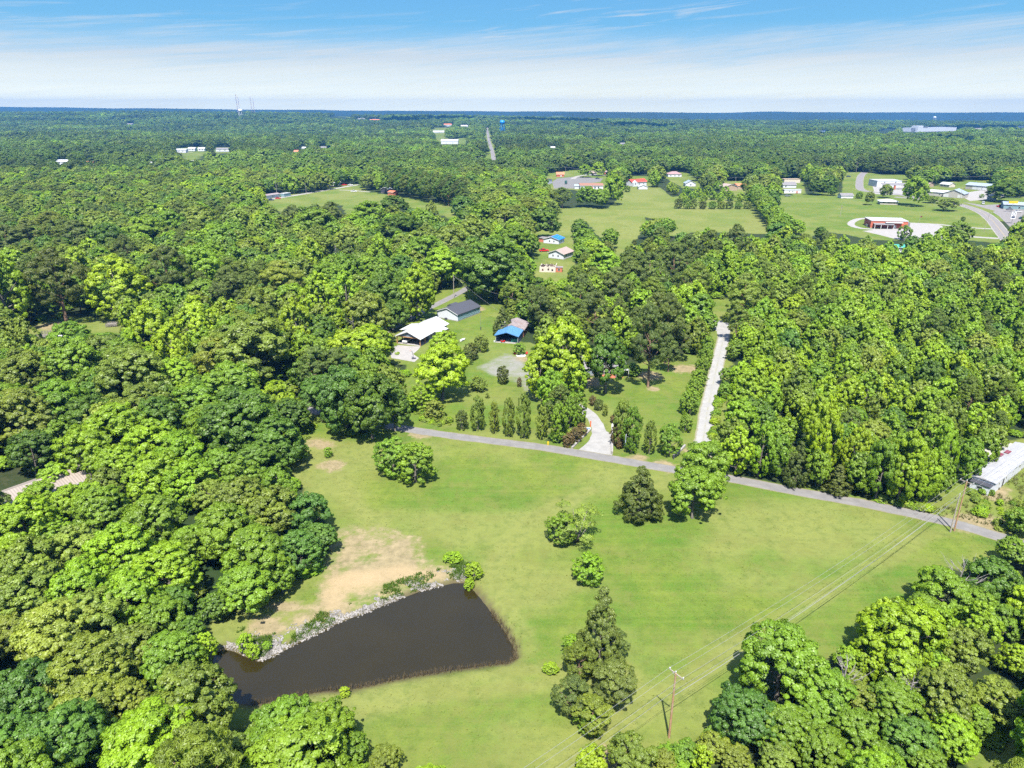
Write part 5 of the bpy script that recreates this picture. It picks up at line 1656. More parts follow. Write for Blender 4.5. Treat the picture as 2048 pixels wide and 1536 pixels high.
for y_ in (9.8, 13.0, 16.1):
    q_ = MB(); q_.box(L + 2.6, L + 2.8, y_, y_ + .2, 0, 2.55); q_.build('post', m_wood, root)
pf = MB(); pf.box(L - .1, L + 3.2, 8.8, 17, -.1, .06); pf.build('porch_floor', M_CONC, root)
for u, w, h, zc in ((.12, 1.1, 1.3, 1.6), (.75, 1.2, 1.3, 1.6), (.93, 1.0, 1.2, 1.6)):
    window('r', u, zc, w, h, L - .5, D_, root, y0=CP, x0=.25, pm=m_glass)
door('r', .32, 1.0, 2.1, L - .5, D_, root, m_trim, y0=CP, x0=.25)
door('r', .50, 1.8, 2.1, L - .5, D_, root, m_glass, y0=CP, x0=.25)
door('f', .72, 1.0, 2.1, L - .5, D_, root, m_trim, y0=CP, x0=.25)


def loc_of(root_p, rz_, x, y, z=0):
    c_, s_ = math.cos(rz_), math.sin(rz_)
    return (root_p[0] + x * c_ - y * s_, root_p[1] + x * s_ + y * c_, root_p[2] + z)


wx_, wy_, wz_ = loc_of(p0, rz, 2.7, 3.2, .04)
vehicle('pickup_truck', 'white pickup truck parked under the carport of the white-roofed house', 'pickup truck', 0, 0, rz - math.pi / 2 + .12, m_wpaint, 'pickup', loc=(wx_, wy_, wz_))
for k_, (x_, y_, m_, nm_, lb_) in enumerate([(L + 1.2, 10.6, m_wpaint, 'patio_table', 'small white patio table on the porch of the white-roofed house'), (L + 1.8, 12.4, m_orange, 'cooler_box', 'orange-and-white cooler box on the porch of the white-roofed house')]):
    X_, Y_, Z_ = loc_of(p0, rz, x_, y_, .06)
    o_ = thing(nm_, lb_, nm_.split('_')[1] if k_ == 0 else 'cooler', (X_, Y_, Z_), rz)
    if k_ == 0:
        a_ = MB(); a_.tube([(0, 0, .7), (0, 0, .75)], .6, 14); a_.build('table_top', m_, o_)
        for q_ in range(4):
            a_ = MB(); a_.box(.35 * (-1) ** q_ - .03, .35 * (-1) ** q_ + .03, .35 * (1 if q_ < 2 else -1) - .03, .35 * (1 if q_ < 2 else -1) + .03, 0, .7); a_.build('leg', m_, o_)
    else:
        a_ = MB(); a_.box(-.45, .45, -.25, .25, 0, .42); a_.build('box_body', m_, o_)
        a_ = MB(); a_.box(-.47, .47, -.27, .27, .423, .5); a_.build('lid', m_wpaint, o_)
# basketball hoop
x, y, z = P(826.5, 717.5, .02)
hp = thing('basketball_hoop', 'portable basketball hoop at the edge of the concrete pad', 'basketball hoop', (x, y, z), R(200))
a_ = MB(); a_.box(-.9, .5, -.45, .45, 0, .22); a_.build('base', m_dtrim, hp)
a_ = MB(); a_.tube([(-.2, 0, .2), (.15, 0, 2.2), (.55, 0, 3.1)], .07, 6); a_.build('pole', m_dtrim, hp)
a_ = MB(); a_.box(.6, .66, -.7, .7, 2.75, 3.7); a_.build('backboard', m_wpaint, hp)
a_ = MB(); a_.tube([(.9 + .23 * math.cos(t_), .23 * math.sin(t_), 2.95) for t_ in np.linspace(0, 6.28, 13)], .025, 4, caps=False); a_.build('rim', m_orange, hp)
# white boat on the lawn
x, y, z = P(925.5, 681)
bo = thing('rowing_boat', 'small white boat lying on the lawn behind the big lime tree', 'boat', (x, y, z), R(62))
a_ = MB()
st_ = [(-1.5, .42, .05), (-.8, .62, 0), (.2, .65, 0), (1.1, .42, .04), (1.7, .03, .2)]
V, F = [], []
for x_, w_, zb in st_:
    V += [(x_, -w_, .5), (x_, -w_ * .6, zb), (x_, w_ * .6, zb), (x_, w_, .5)]
for i in range(4):
    for j in range(3):
        F.append((i * 4 + j, i * 4 + j + 1, i * 4 + j + 5, i * 4 + j + 4))
F += [(0, 3, 2, 1)]
a_.add(V, F); a_.build('hull', m_wpaint, bo)
for x_ in (-.8, .3):
    a_ = MB(); a_.box(x_, x_ + .25, -.5, .5, .36, .40); a_.build('seat', m_wpaint, bo)
# ------------------------------------------------------------------ the dark-roofed white house
h2, L2 = house('house', 'small white-sided house with charcoal shingle roof beside the upper road', 'house', (874, 635), (915.5, 643), 15.5, 2.9, 2.0, 'y', m_white, m_shingle,
               wins=[('r', .18, 1.6, .8, 1.2), ('r', .72, 1.7, 1.0, 1.2)], over=.4)
rw = MB(); rw.box(L2 + .001, L2 + .06, .3, 15.2, .34, 2.7); rw.build('side_cladding', m_bluesid, h2)
pg = MB(); pg.yprism([(-3.0, 2.2), (.4, 2.2), (.4, 2.9), (-1.3, 3.3)], 10.0, 14.5); pg.build('porch_roof', m_shingle, h2)
pw = MB(); pw.box(-2.6, -.02, 10.4, 14.2, -.1, 2.18); pw.build('porch_wall', m_white, h2)
ac = MB(); ac.box(4.6, 5.6, -.85, -.15, .05, .75); 
o_ = ac.build('air_conditioner', m_dtrim, None); o_.location = h2.location; o_.rotation_euler = h2.rotation_euler; tag(o_, 'grey air conditioner unit against the white gable wall', 'air conditioner')
for hh_, xs_ in ((root, (3.0, 6.8)), (h2, (2.4, 5.4))):
    for k_, x_ in enumerate(xs_):
        L_ = L if hh_ is root else L2
        zr_ = (EV if hh_ is root else 2.9) + (RS if hh_ is root else 2.0) * (1 - abs(x_ - L_ / 2) / (L_ / 2))
        q_ = MB(); q_.tube([(x_, 11 + k_ * 2.5, zr_), (x_, 11 + k_ * 2.5, zr_ + .65)], .09, 6); q_.build('vent_pipe', m_dtrim if hh_ is root else m_steel, hh_)
# ------------------------------------------------------------------ the blue carport and the shed behind it
p0, p1 = P(991, 685), P(1036, 688)
rz, L = frame_of(p0, p1)
cpt = thing('carport', 'blue metal-roofed open carport on white posts at the end of the lawn', 'carport', p0, rz)
gable_roof(cpt, L, 8.6, 2.9, 1.3, 'y', m_blueroof, .35, fascia=m_blueroof)
for x_ in (.05, L - .15):
    for y_ in (.05, 2.1, 4.2, 6.3, 8.4):
        q_ = MB(); q_.box(x_, x_ + .1, y_, y_ + .1, 0, 2.85); q_.build('post', m_trim, cpt)
q_ = MB(); q_.box(-.02, .04, .2, 8.4, .1, 2.6); q_.build('side_panel', m_blueroof, cpt)
q_ = MB(); q_.box(0, L, 8.55, 8.6, 0, 2.85); q_.build('back_panel', m_dtrim, cpt)
q_ = MB(); q_.box(-.1, L + .1, .0, 8.5, -.05, .03); q_.build('gravel_floor', M_CONC, cpt)
sp_ = loc_of(p0, rz, -.3, 8.9)
shd = thing('shed', 'weathered brown shed with rusty grey metal roof behind the blue carport', 'shed', sp_, rz)
walls(shd, L + .6, 9.5, 2.9, 1.6, 'y', m_brownsh); gable_roof(shd, L + .6, 9.5, 2.9, 1.6, 'y', m_rust, .4, fascia=m_grey)
window('r', .5, 1.6, .9, .9, L + .6, 9.5, shd)
for k_, (x_, y_, dims, m_, nm_, lb_, ct_) in enumerate([
        (2.6, .9, (1.6, .9, .9), m_red, 'riding_mower', 'red riding mower at the mouth of the blue carport', 'mower'),
        (6.6, 2.4, (2.6, 1.3, 1.1), m_teal, 'storage_bin', 'green covered bin inside the blue carport', 'bin'),
        (-.5, .3, (.6, .5, .5), m_wpaint, 'bucket', 'white tub beside the front post of the blue carport', 'tub')]):
    X_, Y_, Z_ = loc_of(p0, rz, x_, y_, .03)
    o_ = thing(nm_, lb_, ct_, (X_, Y_, Z_), rz + .3)
    a, b2, c = dims
    q_ = MB()
    if k_ == 0:
        q_.yprism([(-a / 2, .2), (a / 2, .2), (a / 2, .55), (a * .15, .62), (a * .1, .3), (-a * .1, .3), (-a * .15, .6), (-a / 2, .55)], -b2 / 2, b2 / 2); q_.build('body', m_, o_)
        q_ = MB(); q_.box(-.5, -.1, -.25, .25, .6, .95); q_.build('seat', m_dtrim, o_)
        for sx in (-.55, .55):
            for sy in (-.45, .45):
                q_ = MB(); q_.tube([(sx, sy - .08, .25), (sx, sy + .08, .25)], .25, 10); q_.build('wheel', m_tyre, o_)
    elif k_ == 1:
        q_.box(-a / 2, a / 2, -b2 / 2, b2 / 2, 0, c * .75); q_.build('bin_body', m_, o_)
        q_ = MB(); q_.yprism([(-a / 2 - .05, c * .76), (a / 2 + .05, c * .76), (a / 2 - .3, c), (-a / 2 + .3, c)], -b2 / 2 - .04, b2 / 2 + .04); q_.build('lid', m_teal, o_)
    else:
        q_.tube([(0, 0, 0), (0, 0, c)], [.24, .3], 12); q_.build('tub_body', m_, o_)
        q_ = MB(); q_.tube([(.31 * math.cos(t_), .31 * math.sin(t_), c) for t_ in np.linspace(0, 6.28, 11)], .03, 4, caps=False); q_.build('rim', m_, o_)
# chairs and mat below the carport
x, y, z = P(1042, 711)
mt = MB(); mt.tube([(x, y, z + .01), (x, y, z + .05)], 1.7, 18); tag(mt.build('ground_mat', m_wpaint), 'round white mat on the lawn below the blue carport', 'mat')
for k_, (dx_, s_) in enumerate(((-2.1, 'western'), (2.0, 'eastern'))):
    ch = thing('lawn_chair', 'red lawn chair at the %s side of the round white mat' % s_, 'lawn chair', (x + dx_, y + 1.2, z), R(180 + 20 * (-1) ** k_), 'red lawn chairs')
    for nm_, bx in (('seat', (-.3, .3, -.3, .3, .36, .42)), ('backrest', (-.3, .3, -.36, -.3, .42, .95))):
        q_ = MB(); q_.box(*bx); q_.build(nm_, m_red, ch)
    for sx in (-.27, .27):
        for sy in (-.27, .27):
            q_ = MB(); q_.box(sx - .03, sx + .03, sy - .03, sy + .03, 0, .36); q_.build('leg', m_red, ch)
# slim pole on the lawn
x, y, z = P(961.5, 660)
pl_ = thing('pole', 'slim grey pole with dark foot standing on the lawn between house and carport', 'pole', (x, y, z))
q_ = MB(); q_.tube([(0, 0, 0), (0, 0, 6.2)], .045, 6); q_.build('shaft', m_steel, pl_)
q_ = MB(); q_.tube([(0, 0, 0), (0, 0, 1.3)], .16, 8); q_.build('foot', m_dtrim, pl_)
# ------------------------------------------------------------------ grey house among the trees
h3, L3 = house('house', 'long low grey-roofed house half hidden by the lime tree and the dark maple', 'house', (1160, 752), (1250, 748), 11, 2.8, 2.2, 'x', m_greysid, m_greysh,
               wins=[('f', .12, 1.6, 1.2, 1.1), ('f', .34, 1.6, 1.2, 1.1), ('f', .62, 1.6, 1.6, 1.1), ('f', .92, 1.6, 1.0, 1.1), ('r', .4, 1.6, 1.2, 1.1)], doors=[('f', .5, 1.0, 2.1, m_trim)])
pch = MB(); pch.box(L3 - 4.2, L3 + .4, -3.4, -.05, 2.45, 2.6); pch.build('porch_roof', m_whroof, h3)
for x_ in (L3 - 4.0, L3 + .1):
    q_ = MB(); q_.box(x_, x_ + .15, -3.3, -3.15, 0, 2.45); q_.build('post', m_trim, h3)
pv = MB(); pv.box(6.5, 13.5, -3.2, -.06, -.1, .12); pv.build('terrace', m_brick, h3)
# ------------------------------------------------------------------ three houses in the middle distance
h4, L4 = house('house', 'white-sided house with a blue tarpaulin over half its roof', 'house', (1087, 486.5), (1117.5, 489), 9.5, 2.9, 1.6, 'y', m_white, m_greysh,
               wins=[('f', .40, 1.7, .9, 1.1), ('f', .68, 1.7, .9, 1.1), ('r', .5, 1.6, 1.0, 1.1)])
s_ = 1.6 / (L4 / 2)
tp = MB(); tp.add([(L4 * .5 + .15, -.6, 4.5 - .15 * s_ + .19), (L4 + .55, -.6, 2.9 - s_ * .55 + .19), (L4 + .55, 9.6, 2.9 - s_ * .55 + .19), (L4 * .5 + .15, 9.6, 4.5 - .15 * s_ + .19),
                   (L4 * .5 + .15, -.6, 4.5 - .15 * s_ + .22), (L4 + .55, -.6, 2.9 - s_ * .55 + .22), (L4 + .55, 9.6, 2.9 - s_ * .55 + .22), (L4 * .5 + .15, 9.6, 4.5 - .15 * s_ + .22)],
                  [(0, 3, 2, 1), (4, 5, 6, 7), (0, 1, 5, 4), (1, 2, 6, 5), (2, 3, 7, 6), (3, 0, 4, 7)])
tp.build('tarpaulin', m_tarp, h4)
wgw = MB(); wgw.box(-4.6, -.02, 3.5, 8.5, -.1, 2.5); wgw.build('wing_wall', m_obrick, h4)
wg = MB(); wg.box(-5.0, -.5, 3.0, 9.0, 2.52, 2.72); wg.build('wing_roof', m_greysh, h4)
h5, L5 = house('house', 'white-sided house with a tan shingle roof beside the red car', 'house', (1097, 516), (1127, 519.5), 12.0, 3.2, 1.9, 'y', m_white, m_tansh,
               wins=[('f', .30, 1.8, .9, 1.2), ('f', .64, 1.8, .9, 1.2), ('r', .3, 1.7, 1.0, 1.2), ('r', .7, 1.7, 1.0, 1.2)], over=.6)
a = P(1079, 544); b2 = P(1111, 545)
rz6, L6 = frame_of(a, b2)
h6 = thing('burned_house', 'cream-walled burned-out house with its roof fallen in', 'burned house', a, rz6)
for bx in ((0, L6, 0, .3, 3.0), (0, L6, 9.2, 9.5, 2.2), (0, .3, .3, 9.2, 2.6), (L6 - .3, L6, .3, 9.2, 3.1)):
    q_ = MB()
    if bx[1] - bx[0] > 1:      # broken wall tops
        n = 12; xs = [bx[0] + (bx[1] - bx[0]) * i / n for i in range(n + 1)]
        q_.yprism([(bx[0], -.2), (bx[1], -.2)] + [(x_, bx[4] + random.uniform(-.45, .5)) for x_ in xs[::-1]], bx[2], bx[3])
    else:
        q_.box(bx[0], bx[1], bx[2], bx[3], -.2, bx[4])
    q_.build('wall', m_cream, h6)
for u, z_ in ((.2, 1.2), (.55, 1.5), (.8, 1.2)):
    q_ = MB(); q_.box(L6 * u - .45, L6 * u + .45, -.04, .05, z_ - .5, z_ + .5); q_.build('window_hole', m_char, h6)
for i in range(26):
    x_, y_ = random.uniform(.6, L6 - .6), random.uniform(.6, 9)
    l_ = random.uniform(1.5, 4.0); an = random.uniform(0, 3.14)
    q_ = MB(); q_.tube([(x_ - math.cos(an) * l_ / 2, y_ - math.sin(an) * l_ / 2, random.uniform(1.2, 3.4)), (x_ + math.cos(an) * l_ / 2, y_ + math.sin(an) * l_ / 2, random.uniform(1.4, 3.6))], .12, 4); q_.build('charred_rafter', m_char, h6)
q_ = MB()
for i in range(60):
    x_, y_ = random.uniform(.4, L6 - .8), random.uniform(.4, 8.8); s_ = random.uniform(.3, .9)
    q_.box(x_, x_ + s_, y_, y_ + s_, .2, random.uniform(.8, 2.4))
o_ = q_.build('debris', m_char, h6); o_['kind'] = 'stuff'
lt = MB(); lt.box(L6 + .05, L6 + 3.4, 1.0, 4.0, -.1, 2.4); lt.build('side_room', m_obrick, h6)
lt = MB(); lt.box(L6 + .02, L6 + 3.7, .8, 4.3, 2.42, 2.58); lt.build('side_room_roof', m_rust, h6)
window('f', .5, 1.3, 1.0, 1.3, 3.3, 4.0, h6, y0=1.0, x0=L6 + .05)
vehicle('car', 'bright red car parked between the tan-roofed house and the woods', 'car', 1088, 503, R(8), m_red, 'car', s=1.25)
vehicle('car', 'dark blue car in the shade of the huge oak by the upper road', 'car', 942, 577, R(-6), m_navy, 'car')
# ------------------------------------------------------------------ the white mobile home at the eastern edge
B_, C_ = P(1985.5, 988), P(2045, 937.5)
vx, vy = C_[0] - B_[0], C_[1] - B_[1]
k_ = 1.45
p1 = (B_[0] + vx * k_, B_[1] + vy * k_, 0)
rz, L = frame_of(B_, p1)
mh = thing('mobile_home', 'long dilapidated white mobile home with flat metal roof behind the roadside power pole', 'mobile home', B_, rz)
DW = 4.6
walls(mh, L, DW, 2.7, 0, 'x', m_white, gable=False)
r_ = MB(); r_.add([(-.25, -.25, 2.7), (L + .25, -.25, 2.7), (L + .25, DW / 2, 2.98), (-.25, DW / 2, 2.98), (-.25, DW + .25, 2.7), (L + .25, DW + .25, 2.7)], [(0, 1, 2, 3), (3, 2, 5, 4), (0, 3, 4), (1, 5, 2), (0, 4, 5, 1)]); r_.build('roof', mat('dull_white_roof', (.30, .30, .315), .5, noise=.12, nscale=.8, wave=('X', 1.0, .4), stain=((.20, .17, .15, 1), .5, .6)), mh)
for u, w in ((.10, .7), (.26, .7), (.42, .5), (.58, .8), (.75, .6), (.9, .6)):
    window('f', u, 1.65, w, .9, L, DW, mh)
door('f', .2, .8, 1.95, L, DW, mh, m_dtrim)
for x_, y_ in ((L * .66, 3.3), (L * .55, 3.9)):
    q_ = MB(); q_.box(x_, x_ + 2.0, y_, y_ + 1.0, 2.9, 3.02); q_.build('roof_patch', mat('maroon_patch', (.16, .03, .05), .7), mh)
q_ = MB(); q_.box(-1.9, -.02, .4, 4.2, -.1, 2.1); q_.build('end_room', m_white, mh)
q_ = MB(); q_.box(-2.1, -.27, .2, 4.4, 2.1, 2.22); q_.build('end_room_roof', m_dtrim, mh)
window('l', .5, 1.3, 1.2, .8, L, 4.2, mh, x0=-1.9, y0=.4)
q_ = MB(); q_.box(L * .5, L * .95, DW + .3, DW + 4.2, -.1, 2.4); q_.build('rear_addition', m_white, mh)
q_ = MB(); q_.box(L * .5 - .2, L * .95 + .2, DW + .28, DW + 4.4, 2.42, 2.55); q_.build('rear_addition_roof', m_beige, mh)
# ------------------------------------------------------------------ the pale-roofed barn at the left edge and buildings of the west woods
p0, p1 = P(-70, 1078), P(182, 980)
rz, L = frame_of(p0, p1)
bn = thing('barn', 'long pale tan metal-roofed barn showing through the trees at the left edge', 'barn', p0, rz)
walls(bn, L, 9, 3.0, 1.6, 'x', m_beige); gable_roof(bn, L, 9, 3.0, 1.6, 'x', mat('pale_tan_metal_roof', (.25, .21, .175), .5, noise=.06, nscale=.5, wave=('X', .55, .5)), .5)
door('f', .3, 3.0, 2.6, L, 9, bn, m_trim)
sh1, Ls = house('shed', 'white tin-roofed shed under the lime trees of the west woods', 'shed', (254, 703), (276, 703), 6, 2.3, .9, 'x', m_beige, m_whroof, wins=[('f', .3, 1.3, .8, .8)], doors=[('f', .7, 1.0, 2.0, m_red)])
sh2, Ls = house('shed', 'small white-roofed shed at the west end of the west yard', 'shed', (104, 690), (122, 689), 4, 2.2, .7, 'x', m_white, m_whroof, doors=[('f', .5, 1.0, 1.9, m_dtrim)])
vehicle('car', 'white car half hidden by trees below the west yard', 'car', 149, 684, R(10), m_wpaint)
vehicle('car', 'red car in the shade beside the tall grey-green pine', 'car', 355, 624, R(15), m_red)
house('house', 'brown-roofed house buried in the woods beside the lone wooden pole', 'house', (700, 507), (726, 506), 9, 2.8, 2.0, 'x', m_tan, m_greysh, wins=[('f', .25, 1.6, 1, 1.1), ('f', .7, 1.6, 1, 1.1)])


def pen(px, py, w, d, rz_, label, roofed=False):
    x, y, z = P(px, py)
    r_ = thing('wooden_pen' if not roofed else 'wooden_platform', label, 'pen' if not roofed else 'platform', (x, y, z), rz_)
    n = 5
    for i in range(n + 1):
        for yy in (0, d):
            q_ = MB(); q_.box(w * i / n - .07, w * i / n + .07, yy - .07, yy + .07, 0, 1.5); q_.build('post', m_grey, r_)
    for zz in (.4, .8, 1.2):
        for bx in ((0, w, -.12, -.08), (0, w, d + .08, d + .12)):
            q_ = MB(); q_.box(bx[0], bx[1], bx[2], bx[3], zz, zz + .18); q_.build('rail', m_grey, r_)
        for xx in (-.12, w + .08):
            q_ = MB(); q_.box(xx, xx + .04, 0, d, zz, zz + .18); q_.build('rail', m_grey, r_)
    fl_ = 9
    for i in range(fl_):
        q_ = MB(); q_.box(.05, w - .05, d * i / fl_ + .05, d * (i + 1) / fl_ - .03, .12 if not roofed else .9, .2 if not roofed else 1.0); q_.build('plank', m_grey, r_)
    return r_


pen(74, 676, 5.0, 4.5, R(8), 'grey wooden plank pen on the west yard under the very large dark pine')
pen(212, 655, 4.0, 3.0, R(14), 'raised grey wooden platform at the east end of the west yard', True)
# ------------------------------------------------------------------ driveway walls, posts and signs


def wall_line(a, b2, h, w, label):
    p, q = Vector(P(*a)), Vector(P(*b2))
    d = (q - p); Ln = d.length
    o_ = thing('retaining_wall', label, 'wall', p, math.atan2(d.y, d.x))
    n = max(2, int(Ln / 1.6))
    me_ = MB(); me_.box(.01, Ln / n - .015, -w / 2, w / 2, -.2, h)
    me = me_.mesh('block', m_concw)
    for i in range(n):
        link('block', me, o_, (Ln * i / n, 0, random.uniform(-.015, .015)))
    c_ = MB(); c_.box(0, Ln, -w / 2 - .04, w / 2 + .04, h + .02, h + .09); c_.build('coping', M_CONC, o_)
    return o_


wall_line((1144, 897), (1181, 860), .35, .45, 'low concrete wall along the west side of the driveway mouth')
wall_line((1224, 909), (1224, 865), .75, .4, 'concrete retaining wall along the east side of the driveway mouth')
wall_line((1350, 914), (1370, 893), .5, .4, 'short concrete wall at the foot of the gravel lane')


def post_thing(name, label, cat, px, py, h, m, r=.07, extra=None, base_r=None):
    x, y, z = P(px, py)
    o_ = thing(name, label, cat, (x, y, z))
    q_ = MB(); q_.tube([(0, 0, -.1), (0, 0, h)], r, 8); q_.build('post', m, o_)
    if extra: extra(o_)
    return o_


def ex_mail(o_):
    q_ = MB(); q_.yprism([(-.3, 1.1), (.3, 1.1), (.3, 1.35), (.2, 1.48), (0, 1.53), (-.2, 1.48), (-.3, 1.35)], -.35, .35); q_.build('mailbox_body', m_wpaint, o_)
    q_ = MB(); q_.box(.31, .34, -.2, -.1, 1.2, 1.6); q_.build('flag', m_red, o_)


post_thing('mailbox', 'white mailbox on a dark post west of the driveway mouth', 'mailbox', 1139.5, 882, 1.1, m_dtrim, .06, ex_mail)


def ex_cap(m_):
    def f(o_):
        q_ = MB(); q_.tube([(0, 0, .75), (0, 0, 1.0)], [.2, .12], 8); q_.build('cap', m_, o_)
        for s_ in (-1, 1):
            q_ = MB(); q_.tube([(.1 * s_, 0, .55), (.26 * s_, 0, .55)], .08, 8); q_.build('outlet', m_, o_)
    return f


post_thing('fire_hydrant', 'yellow fire hydrant on the verge between road and hedge row', 'fire hydrant', 1096, 890, .8, m_yellow, .17, ex_cap(m_yellow))


def ex_sign(w, h, z0, m_, stripe=None):
    def f(o_):
        q_ = MB(); q_.box(-w / 2, w / 2, -.06, -.02, z0, z0 + h); q_.build('sign_board', m_, o_)
        if stripe:
            q_ = MB(); q_.box(-w / 2 + .1, w / 2 - .1, -.075, -.062, z0 + h * .3, z0 + h * .55); q_.build('stripe', stripe, o_)
    return f


post_thing('yard_sign', 'small white sign at the top of the west driveway wall', 'sign', 1175, 861, .9, m_wpaint, .04, ex_sign(1.6, .7, .3, m_wpaint, m_blue))
post_thing('marker_post', 'orange-red marker post beside the driveway bend', 'marker post', 1181, 853, 1.6, m_orange, .13, ex_sign(.35, .6, 1.0, m_orange))
post_thing('white_post', 'tall white post at the upper end of the east driveway wall', 'post', 1224, 866, 2.8, m_wpaint, .09, ex_sign(.5, 1.2, 1.4, m_wpaint))
post_thing('leaning_post', 'pale blue-white post at the foot of the first evergreen east of the driveway', 'post', 1250, 901, 4.6, mat('pale_blue_paint', (.35, .42, .52), .5), .10, ex_sign(.3, .3, 4.2, m_wpaint))
post_thing('gate_post', 'dark grey square post where the gravel lane meets the country road', 'post', 1347, 918, 1.2, m_dtrim, .2, ex_sign(.5, .15, 1.2, m_concw))
# ------------------------------------------------------------------ utility poles and lines


def pole(loc, h, yaw, label, m_=None, arm=2.4, arms=1, transformer=False, r=.17, lamp=False, name='utility_pole'):
    o_ = thing(name, label, 'utility pole', loc, yaw)
    q_ = MB(); q_.tube([(0, 0, -.4), (0, 0, h * .5), (0, 0, h)], [r, r * .85, r * .65], 8); q_.build('shaft', m_ or m_pole, o_)
    for k in range(arms):
        z = h - .35 - k * 1.1
        q_ = MB(); q_.box(r * .7, r * .7 + .1, -arm / 2, arm / 2, z, z + .13); ao = q_.build('crossarm', m_polegrey, o_)
        for s_ in (-1, 1):
            q_ = MB(); q_.tube([(r * .7 + .05, s_ * (arm / 2 - .12), z + .13), (r * .7 + .05, s_ * (arm / 2 - .12), z + .36)], [.07, .09], 6); q_.build('insulator', m_ins, ao)
            q_ = MB(); q_.tube([(r * .7 + .02, s_ * arm * .3, z), (r * .7 + .02, 0, z - .6)], .025, 4); q_.build('brace', m_steel, o_)
    q_ = MB(); q_.tube([(0, 0, h), (0, 0, h + .3)], [.06, .09], 6); q_.build('top_insulator', m_ins, o_)
    if transformer:
        q_ = MB(); q_.tube([(0, -r - .32, h - 2.3), (0, -r - .32, h - 1.3)], .28, 10); q_.build('transformer', m_steel, o_)
        q_ = MB(); q_.box(-.06, .06, -r - .1, -r * .4, h - 2.0, h - 1.6); q_.build('bracket', m_steel, o_)
    if lamp:
        q_ = MB(); q_.tube([(0, 0, h - .8), (0, -1.6, h - .2)], .04, 5); q_.build('lamp_arm', m_steel, o_)
        q_ = MB(); q_.box(-.15, .15, -2.1, -1.5, h - .3, h - .15); q_.build('lamp_head', m_wpaint, o_)
    return o_


def wire(a, b2, sag, label, r=.017, group='power lines crossing the meadow', n=14):
    a, b2 = Vector(a), Vector(b2)
    pts = []
    for i in range(n + 1):
        s_ = i / n
        p = a.lerp(b2, s_); p.z -= 4 * sag * s_ * (1 - s_)
        pts.append(p)
    q_ = MB(); q_.tube(pts, r, 4)
    o_ = q_.build('power_line', m_wire); tag(o_, label, 'power line', group)
    return o_


A_ = Vector(P(1338, 1475)); Bp = Vector(P(1908, 1062))
ldir = (Bp - A_).normalized(); lyaw = math.atan2(ldir.y, ldir.x)
pole(A_, 11.2, lyaw, 'tall wooden power pole at the bottom of the meadow beside the oak wood', arm=2.5)
pole(Bp, 11.5, lyaw, 'tall orange-brown power pole standing beside the country road', arm=2.6)
Sp = Vector(P(1900.5, 1064))
pole(Sp, 8.6, lyaw, 'shorter grey stub pole right beside the roadside power pole', m_polegrey, arms=0, r=.16)
A0 = A_ - ldir * 84; A0.z = 0
pole(A0, 11.2, lyaw, 'wooden power pole before the bottom of the meadow, next in the line', arm=2.5)
far1 = Vector(P(1968, 940, 11.5)); e_dir = Vector((far1.x - Bp.x, far1.y - Bp.y, 0)).normalized()
Cp = Bp + e_dir * 95
pole(Cp, 11.5, math.atan2(e_dir.y, e_dir.x), 'power pole beyond the mobile home, next in the line', arm=2.6)
perp = Vector((-ldir.y, ldir.x, 0)); perp2 = Vector((-e_dir.y, e_dir.x, 0))
for nm_, off, zz, sg in (('upper left', 1.13, 11.2, 1.2), ('middle top', 0, 11.55, 1.1), ('right', -1.13, 11.2, 1.2), ('lowest', 0.05, 8.1, 1.5)):
    o3 = Vector((0, 0, zz)); o3b = Vector((0, 0, zz + .3 if zz > 9 else 8.4))
    wire(A_ + perp * off + o3, Bp + perp * off + o3b, sg, '%s wire of the span between the two meadow poles' % nm_)
    wire(A0 + perp * off + o3, A_ + perp * off + o3, sg, '%s wire of the span leaving the bottom of the picture' % nm_)
    wire(Bp + perp * off + o3b, Cp + perp2 * off + o3b, sg, '%s wire from the roadside pole towards the mobile home' % nm_)
wire(A_ + Vector((0, 0, 7.3)), Sp + Vector((0, 0, 8.3)), 1.4, 'cable from the meadow pole to the grey stub pole', .035)
# smaller poles
Pn = []
for (px, pyb, h, yaw, lb, kw) in [
        (908, 596, 10.5, 40, 'grey wooden pole behind the dark-roofed house', dict(arms=0, transformer=True)),
        (1680, 433, 9.0, 60, 'pale pole with a transformer standing in the town field', dict(arms=1, transformer=True, arm=1.6)),
        (1131, 354, 12.5, 0, 'pole beside the truck at the shops, with long wires', dict(arms=1)),
        (1968.5, 463, 9.5, 30, 'yellowish pole beside the town highway', dict(arms=0)),
        (1838, 446, 6.5, 0, 'flag-carrying pole beside the red brick building', dict(arms=0, r=.1)),
        (1712, 345, 13, 20, 'pole with double crossarm at the end of the town street', dict(arms=2, arm=5)),
        (1691, 343, 10, 20, 'bare pole west of the double-crossarm pole', dict(arms=0)),
        (1819, 352, 10, 20, 'pole behind the flat-roofed white hall', dict(arms=1)),
        (1863, 373, 12, 10, 'pole with transformer between the hall and the metal sheds', dict(arms=1, transformer=True)),
        (1996, 371, 12, 10, 'pole with crossarm beyond the three-door metal shed', dict(arms=1, transformer=True)),
        (1920, 399, 11, 10, 'thin dark pole in front of the long metal shed', dict(arms=0)),
        (613, 391, 12, 0, 'pole with a lamp beside the track of the western field', dict(arms=0, lamp=True)),
        (1470, 373, 10, 0, 'pole behind the tan shops', dict(arms=1)),
        (1447, 372, 8, 0, 'short pole at the west end of the tan shops', dict(arms=0)),
        (1976, 440, 6, 0, 'street lamp pole across the highway', dict(arms=0, lamp=True, r=.09)),
        (1146, 487, 8, 0, 'thin pale pole beside the blue-tarped house', dict(arms=0, r=.1))]:
    x, y, z = P(px, pyb)
    pole((x, y, z), h, R(yaw), lb, m_polegrey, **kw); Pn.append(Vector((x, y, h)))
x, y, z = P(670, 492, 10.5)
